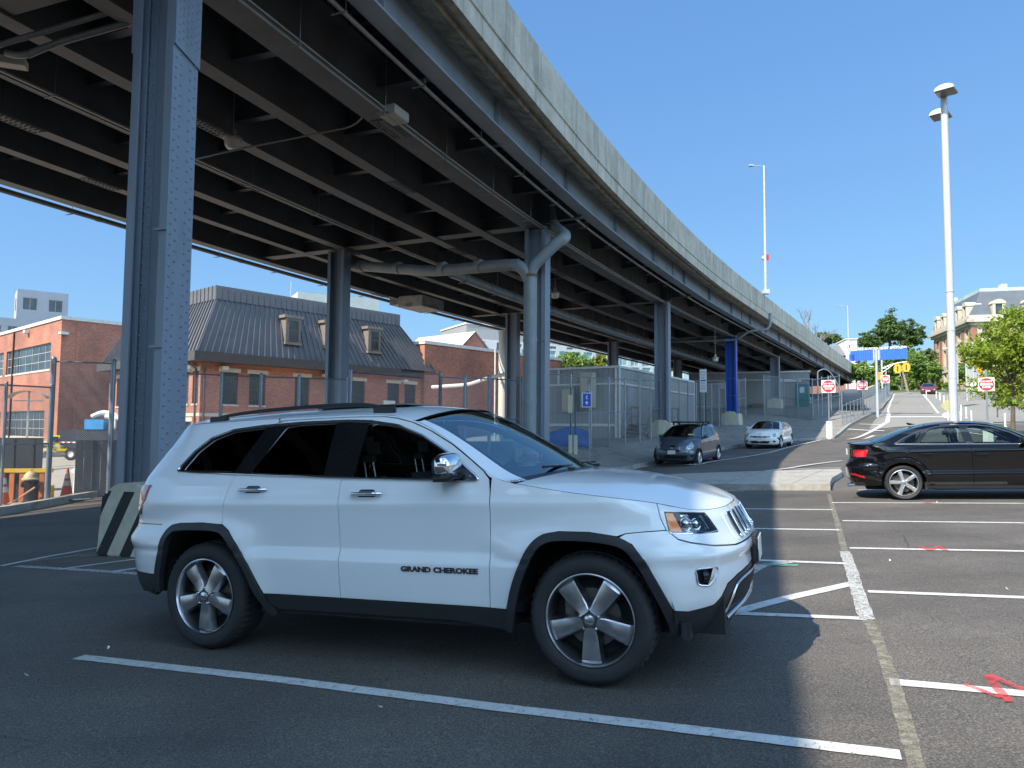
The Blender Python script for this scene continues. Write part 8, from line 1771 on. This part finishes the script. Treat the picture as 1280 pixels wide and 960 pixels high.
q = MB(); q.box(-1.1, 1.1, -.04, .04, .86, .98, .01); q.box(1.02, 1.14, -.05, .05, 0, .5, .01); q.build('top_rail', pm('barrier_yellow', (.66, .42, .03), .55), o)
q = MB()
for i in range(8): x = -1.0 + i * .26; q.box(x - .07, x + .07, -.02, .02, 0, .86, .01)
q.build('slats', pm('barrier_orange', (.50, .17, .05), .6), o)
hp = smooth_path([tuple(at(-8, 634, 19.0)), tuple(at(12, 631, 19.0)), tuple(at(30, 618, 18.9)), tuple(at(44, 609, 18.9))]); q = MB(); q.tube(hp, .022, 7); tag(q.build('garden_hose', pm('hose_pink', (.45, .25, .18), .5)), 'thin brown hose lying across the front of the fire hydrant', 'hose')
def screen(pxa, pxb, Y0, Y1, H, label, m):
    a, b = Vector(xy(pxa, 600, Y0)), Vector(xy(pxb, 600, Y1)); L_ = (b - a).length; z = min(G(*a), G(*b)); q = MB(); q.at((a.x, a.y, z), math.atan2(b.y - a.y, b.x - a.x)); n = int(L_ / .22)
    for i in range(n): q.box(i * L_ / n, (i + 1) * L_ / n - .004, (-.02 if i % 2 else .0), .03 + (-.02 if i % 2 else 0), .03, H)
    q.box(0, L_, .03, .06, .2, .28); q.box(0, L_, .03, .06, H - .3, H - .22); return tag(q.build('screen_panel', m), label, 'fence screen')
M_SCR = pm('dark_screen', (.06, .068, .08), .6, 0, .2, 3.)
screen(93, 215, 21.6, 23.0, 1.75, 'dark ribbed screen behind the fence between lone cone and big column', M_SCR); screen(-60, 52, 20.6, 21.4, 1.95, 'dark ribbed screen behind the fire hydrant and barrier', M_SCR)
screen(222, 640, 24.4, 27.5, 1.6, 'long dark ribbed screen hidden behind the white SUV', M_SCR)
p = at(18, 560, 26); q = MB(); q.at((p.x, p.y, p.z - .3), R(8))
for i in range(7): q.at((p.x + random.uniform(-.3, .3), p.y + random.uniform(-.4, .4), p.z - .35 + i * .09), R(random.uniform(-6, 14))); q.box(-1.5, 1.4, -.12, .12, 0, .07)
tag(q.build('plank_stack', pm('pale_planks', (.52, .50, .44), .7, 0, .15, 3)), 'stack of pale planks and sheets seen over the left dark screen', 'planks')
p = at(98, 585, 24); q = MB(); q.add([(p.x - .28, p.y, p.z - .1), (p.x + .15, p.y, p.z - .35), (p.x + .28, p.y + .05, p.z + .55), (p.x - .1, p.y + .12, p.z + .1)], [(0, 1, 2, 3)]); q.add([(p.x - .28, p.y + .03, p.z - .1), (p.x + .15, p.y + .03, p.z - .35), (p.x + .28, p.y + .08, p.z + .55), (p.x - .1, p.y + .15, p.z + .1)], [(3, 2, 1, 0)]); tag(q.build('cloth', pm('pale_cloth', (.5, .6, .68), .8)), 'pale blue cloth hanging at the edge of the dark screen', 'cloth')
# service truck with a white boom
p = at(118, 573, 57); tz_ = G(p.x, p.y); o = thing('service_truck', (p.x, p.y, tz_), R(6), 'dark service truck carrying a blue tank and white folded boom behind the left fence', 'truck'); q = MB()
q.box(-2.1, 2.6, -1.1, 1.1, .9, 2.35, .05); q.box(-2.1, 2.6, -1.15, -1.101, 1.35, 1.42); q.build('body', pm('truck_dark', (.03, .035, .045), .5), o, smooth=30)
q = MB(); q.box(-.35, 1.1, -1.16, -.3, 2.36, 3.15, .04); q.build('tank', pm('tank_blue', (.04, .24, .50), .5, 0, .15, 3), o)
q = MB(); q.tube(smooth_path([(-.3, 0, 3.35), (.5, 0, 3.75), (1.6, 0, 3.45), (3.6, 0, 3.2)]), .22, 8); q.tube([(.8, -.3, 3.4), (2.9, -.3, 3.05)], .18, 8); q.box(1.2, 1.7, -.5, .1, 2.35, 3.3, .05); q.build('boom', M_WHITEC, o, smooth=40)
for i in range(14): q = None
q = MB(); 
for i in range(12): q.box(-2.1 + i * .39, -2.1 + i * .39 + .19, -1.165, -1.152, 1.34, 1.43)
q.build('red_stripes', M_SGR, o); q = MB(); q.box(-2.1, 2.6, -1.163, -1.1505, 1.335, 1.435); q.build('white_stripe', M_SGW, o)
for x in (-1.3, 1.6):
    for sg in (-1, 1): q = MB(); q.at((x, sg * .95, .48)); q.lathe([(.25, -.14), (.42, -.14), (.48, -.08), (.48, .08), (.42, .14), (.25, .14)], 22, 'y'); w_ = q.build('wheel', M_RUB, o, smooth=40); q = MB(); q.at((x, sg * .95, .48)); q.lathe([(.001, -.05), (.25, -.07), (.26, .07), (.001, .05)], 16, 'y'); q.build('rim', M_SGW, w_)
q = MB(); q.box(2.62, 4.3, -1.0, 1.0, .7, 2.6, .12, taper=(.85, .9)); q.build('cab', pm('truck_dark', (.03, .035, .045), .5), o, smooth=30)
# man in blue beyond the fence on the corner
# ------------------------------------------------------------------ trees
def leaf_mat(name, a, b, tr=.35):
    if name in MATS: return MATS[name]
    t = NT(name); c = t.ramp(t.noise(t.coord('World'), 1.3, 4, .7), [(.3, a), (.7, b)]); d = t.n('ShaderNodeBsdfPrincipled', {'Base Color': c, 'Roughness': .55}); e = t.n('ShaderNodeBsdfTranslucent', {'Color': c}); m = t.n('ShaderNodeMixShader'); t.set(m, 0, tr); t.set(m, 1, d); t.set(m, 2, e); MATS[name] = t.surf(m); return MATS[name]
M_BARK = pm('bark', (.11, .085, .06), .9, 0, .3, 6., bump=.4, bscale=14)
def tree(name, base, H, blobs, nleaf, ls, m, label, trunk_r=.2, lean=(0, 0), limbs=7, group=None, flat=.5, cat='tree', seed=0):
    """blobs: [(dx, dy, dz, rx, ry, rz)] crown lobes relative to the base"""
    rg = np.random.default_rng(seed + int(abs(base[0]) * 100)); o = thing(name, base, 0, label, cat, group); q = MB(); zc = sum(b[2] for b in blobs) / len(blobs); fork = Vector((lean[0] * .5, lean[1] * .5, min(b[2] - b[5] for b in blobs) * .9 + .1 * zc))
    q.tube([(0, 0, -.2), fork * .5, fork, fork + Vector((lean[0] * .3, lean[1] * .3, (zc - fork.z) * .6))], [trunk_r * 1.25, trunk_r, trunk_r * .8, trunk_r * .35], 9)
    for b in blobs:
        for k in range(limbs):
            e = Vector((b[0] + rg.normal() * b[3] * .5, b[1] + rg.normal() * b[4] * .5, b[2] + rg.normal() * b[5] * .4)); s_ = fork.lerp(fork + Vector((0, 0, (zc - fork.z) * .5)), rg.random()); mid = s_.lerp(e, .5) + Vector((0, 0, .12 * (e - s_).length)); q.tube([s_, mid, e], [trunk_r * .38, trunk_r * .2, trunk_r * .06], 5)
    q.build('trunk', M_BARK, o, smooth=50)
    W = np.array([b[3] * b[4] * b[5] for b in blobs]) ** .8; W /= W.sum(); nc = max(20, nleaf // 42); P = []
    for i in rg.choice(len(blobs), nc, p=W):
        b = blobs[i]; v = rg.normal(size=3); v /= np.linalg.norm(v); r = rg.random() ** .38 * (1 + .16 * math.sin(5 * math.atan2(v[1], v[0]) + i) + .12 * rg.normal())
        P.append((b[0] + v[0] * r * b[3], b[1] + v[1] * r * b[4], b[2] + v[2] * r * b[5]))
    P = np.array(P); cs_ = rg.uniform(.35, 1.0, nc) * (sum(b[3] for b in blobs) / len(blobs)) * .20
    n = nleaf; ci = rg.integers(0, nc, n); c = P[ci] + rg.normal(size=(n, 3)) * cs_[ci][:, None] * np.array([1, 1, .55]); nn = rg.normal(size=(n, 3)) + np.array([0, 0, .9]); nn /= np.linalg.norm(nn, axis=1)[:, None]; a = np.cross(nn, rg.normal(size=(n, 3))); a /= np.linalg.norm(a, axis=1)[:, None]; bb = np.cross(nn, a); s_ = ls * rg.uniform(.6, 1.3, n)[:, None]
    v = np.stack([c - a * s_, c + bb * s_ * flat - nn * s_ * .12, c + a * s_, c - bb * s_ * flat - nn * s_ * .12], 1).reshape(-1, 3); me = bpy.data.meshes.new('crown'); me.vertices.add(4 * n); me.vertices.foreach_set('co', v.ravel()); me.loops.add(4 * n); me.loops.foreach_set('vertex_index', np.arange(4 * n)); me.polygons.add(n); me.polygons.foreach_set('loop_start', np.arange(n) * 4); me.polygons.foreach_set('loop_total', np.full(n, 4)); me.update(); me.validate(); me.materials.append(m)
    c_ = bpy.data.objects.new('crown', me); C.objects.link(c_); c_.parent = o; return o
L_BRIGHT = leaf_mat('leaf_bright', (.22, .32, .03), (.38, .45, .06), .5); L_MID = leaf_mat('leaf_mid', (.14, .24, .05), (.26, .36, .08)); L_DARK = leaf_mat('leaf_dark', (.085, .145, .045), (.15, .23, .065)); L_OLIVE = leaf_mat('leaf_olive', (.12, .16, .045), (.21, .24, .07)); L_YEL = leaf_mat('leaf_yellow', (.22, .26, .03), (.36, .36, .07), .45)
tb = Vector((20.7, 30.0, G(20.7, 30.0)))
tree('street_tree', tb, 6.5, [(1.3, 0, 4.2, 2.2, 2.2, 1.5), (-.5, .3, 3.85, 1.3, 1.3, .6), (2.6, 0, 5.0, 2.0, 2, 1.4), (.5, -.3, 5.2, 1.1, 1.2, .8), (1.6, -.5, 2.6, 1.6, 1.5, .55), (-1.1, 0, 3.9, .8, .9, .5), (-.5, 0, 4.7, .6, .7, .4)], 20000, .085, L_BRIGHT, 'young bright yellow green street tree at the right edge', .085, (.2, 0), 6)
q = MB(); bpy.data.objects['street_tree']
tree('street_tree', (tb.x - 3.6, tb.y - 4.5, tb.z + 1.35), 1.2, [(.2, 0, .30, .62, .5, .14), (1.2, 0, .2, .7, .5, .2)], 420, .08, L_BRIGHT, 'low hanging spray of bright leaves before the right hand no entry sign', .02, limbs=3, cat='branch').name = 'leafy_branch'
tree('street_tree', tb + Vector((5.0, 5.5, .3)), 6, [(0, 0, 3.4, 2.5, 2.2, 1.8), (-1.0, 0, 2.6, 1.6, 1.5, .9)], 8500, .10, L_BRIGHT, 'second bright green tree just behind the street tree at the right edge', .09, seed=3)
def far_tree(px, ytop, ybot, wpx, Y, m, label, lobes=3, seed=1, n=5200, group='trees on the hill'):
    t_, b_ = at(px, ytop, Y), at(px, ybot, Y); w_ = wpx * Y / F_PX / 2; z0 = G(b_.x, Y); H = t_.z - z0; zb = max(b_.z - z0, H * .18); rg = np.random.default_rng(seed); bl = []
    for k in range(lobes):
        f = (k + .5) / lobes; bl.append(((f - .5) * 1.3 * w_ * rg.uniform(.7, 1.1), rg.normal() * w_ * .3, zb + (H - zb) * rg.uniform(.42, .66), w_ * rg.uniform(.45, .7), w_ * .6, (H - zb) * rg.uniform(.24, .36)))
    bl.append((rg.normal() * .15 * w_, 0, zb + (H - zb) * .74, w_ * .58, w_ * .5, (H - zb) * .27)); return tree('tree', (b_.x, Y, z0), H, bl, int(n * 1.35), .011 * Y ** .75 * .52 + .02, m, label, .022 * H, (rg.normal() * .3, 0), 4, group, seed=seed)
far_tree(1113, 389, 440, 44, 150, L_DARK, 'tallest dark tree on the hill, spiky crown above the blue sign', 4, 1, 7000); far_tree(1135, 400, 444, 42, 158, L_DARK, 'broad flat crowned dark tree right of the tallest one', 3, 2, 5500); far_tree(1082, 415, 446, 30, 150, L_DARK, 'smaller dark tree left of the tallest tree, over the left blue panel', 2, 3, 3600)
far_tree(1037, 417, 432, 34, 160, L_DARK, 'low dark tree top behind the grey house roof', 3, 4, 3000)
far_tree(1080, 452, 496, 32, 100, L_MID, 'mid green tree under the left blue panel beside the parapet end', 3, 5, 5200); far_tree(1105, 445, 494, 30, 128, L_MID, 'dark green park tree just behind the traffic signal mast', 3, 6, 5000); far_tree(1128, 432, 492, 42, 124, L_MID, 'full green park tree behind the yellow signals', 4, 7, 7500); far_tree(1146, 440, 490, 34, 118, L_MID, 'rounded park tree directly above the road end', 3, 8, 6000); far_tree(1163, 436, 488, 30, 132, L_OLIVE, 'olive toned tree between lamp post and road end', 3, 9, 5000); far_tree(1170, 452, 492, 24, 112, L_MID, 'small park tree above the maroon car', 2, 10, 3600); far_tree(1060, 458, 480, 22, 112, L_OLIVE, 'yellowish bush in front of the hill house porch', 2, 11, 2200); far_tree(1095, 470, 497, 26, 112, L_MID, 'low bushy tree behind the no entry sign by the mast', 2, 12, 2600)
far_tree(1200, 455, 495, 26, 108, L_MID, 'green tree standing before the stone building, behind the double armed light', 2, 13, 4200); far_tree(1186, 478, 497, 18, 98, L_MID, 'low shrub beside the foot of the stone building', 2, 14, 1800)
far_tree(712, 441, 470, 56, 78, L_MID, 'bright green shrubs over the roof of the large grey trailer, left clump', 4, 15, 5200, group='shrubs behind the trailer'); far_tree(748, 443, 470, 30, 82, L_YEL, 'yellow flecked shrub over the large trailer roof, right clump', 3, 16, 3200, group='shrubs behind the trailer')
# bare tree against the sky
p = at(1022, 425, 130); o = thing('bare_tree', (p.x, p.y, 8.5), 0, 'thin leafless tree top against the sky left of the distant street light', 'tree'); q = MB(); rg = np.random.default_rng(5)
def br_(a, d, L, r, k):
    b = a + d * L; q.tube([a, b], [r, r * .6], 4)
    if k: 
        for _ in range(4): v = Vector(rg.normal(size=3)) * .45; br_(a.lerp(b, rg.uniform(.5, 1)), (d + v).normalized(), L * .62, r * .55, k - 1)
br_(Vector((0, 0, 0)), Vector((0, 0, 1)), 6.6, .22, 4); q.build('trunk', pm('bare_bark', (.20, .18, .16), .9), o, world=False)
w0, w1 = at(1062, 480, 150), at(1182, 480, 150); bl = [(x - (w0.x + w1.x) / 2, random.uniform(-2, 2), random.uniform(2.6, 4.2), 2.6, 2.2, 2.4) for x in np.linspace(w0.x, w1.x, 12)]
wd = tree('woodland', ((w0.x + w1.x) / 2, 150, 6.8), 6, bl, 15000, .30, L_MID, 'far belt of park trees across the top of the hill', .1, seed=21, limbs=1, cat='woodland'); wd['kind'] = 'stuff'
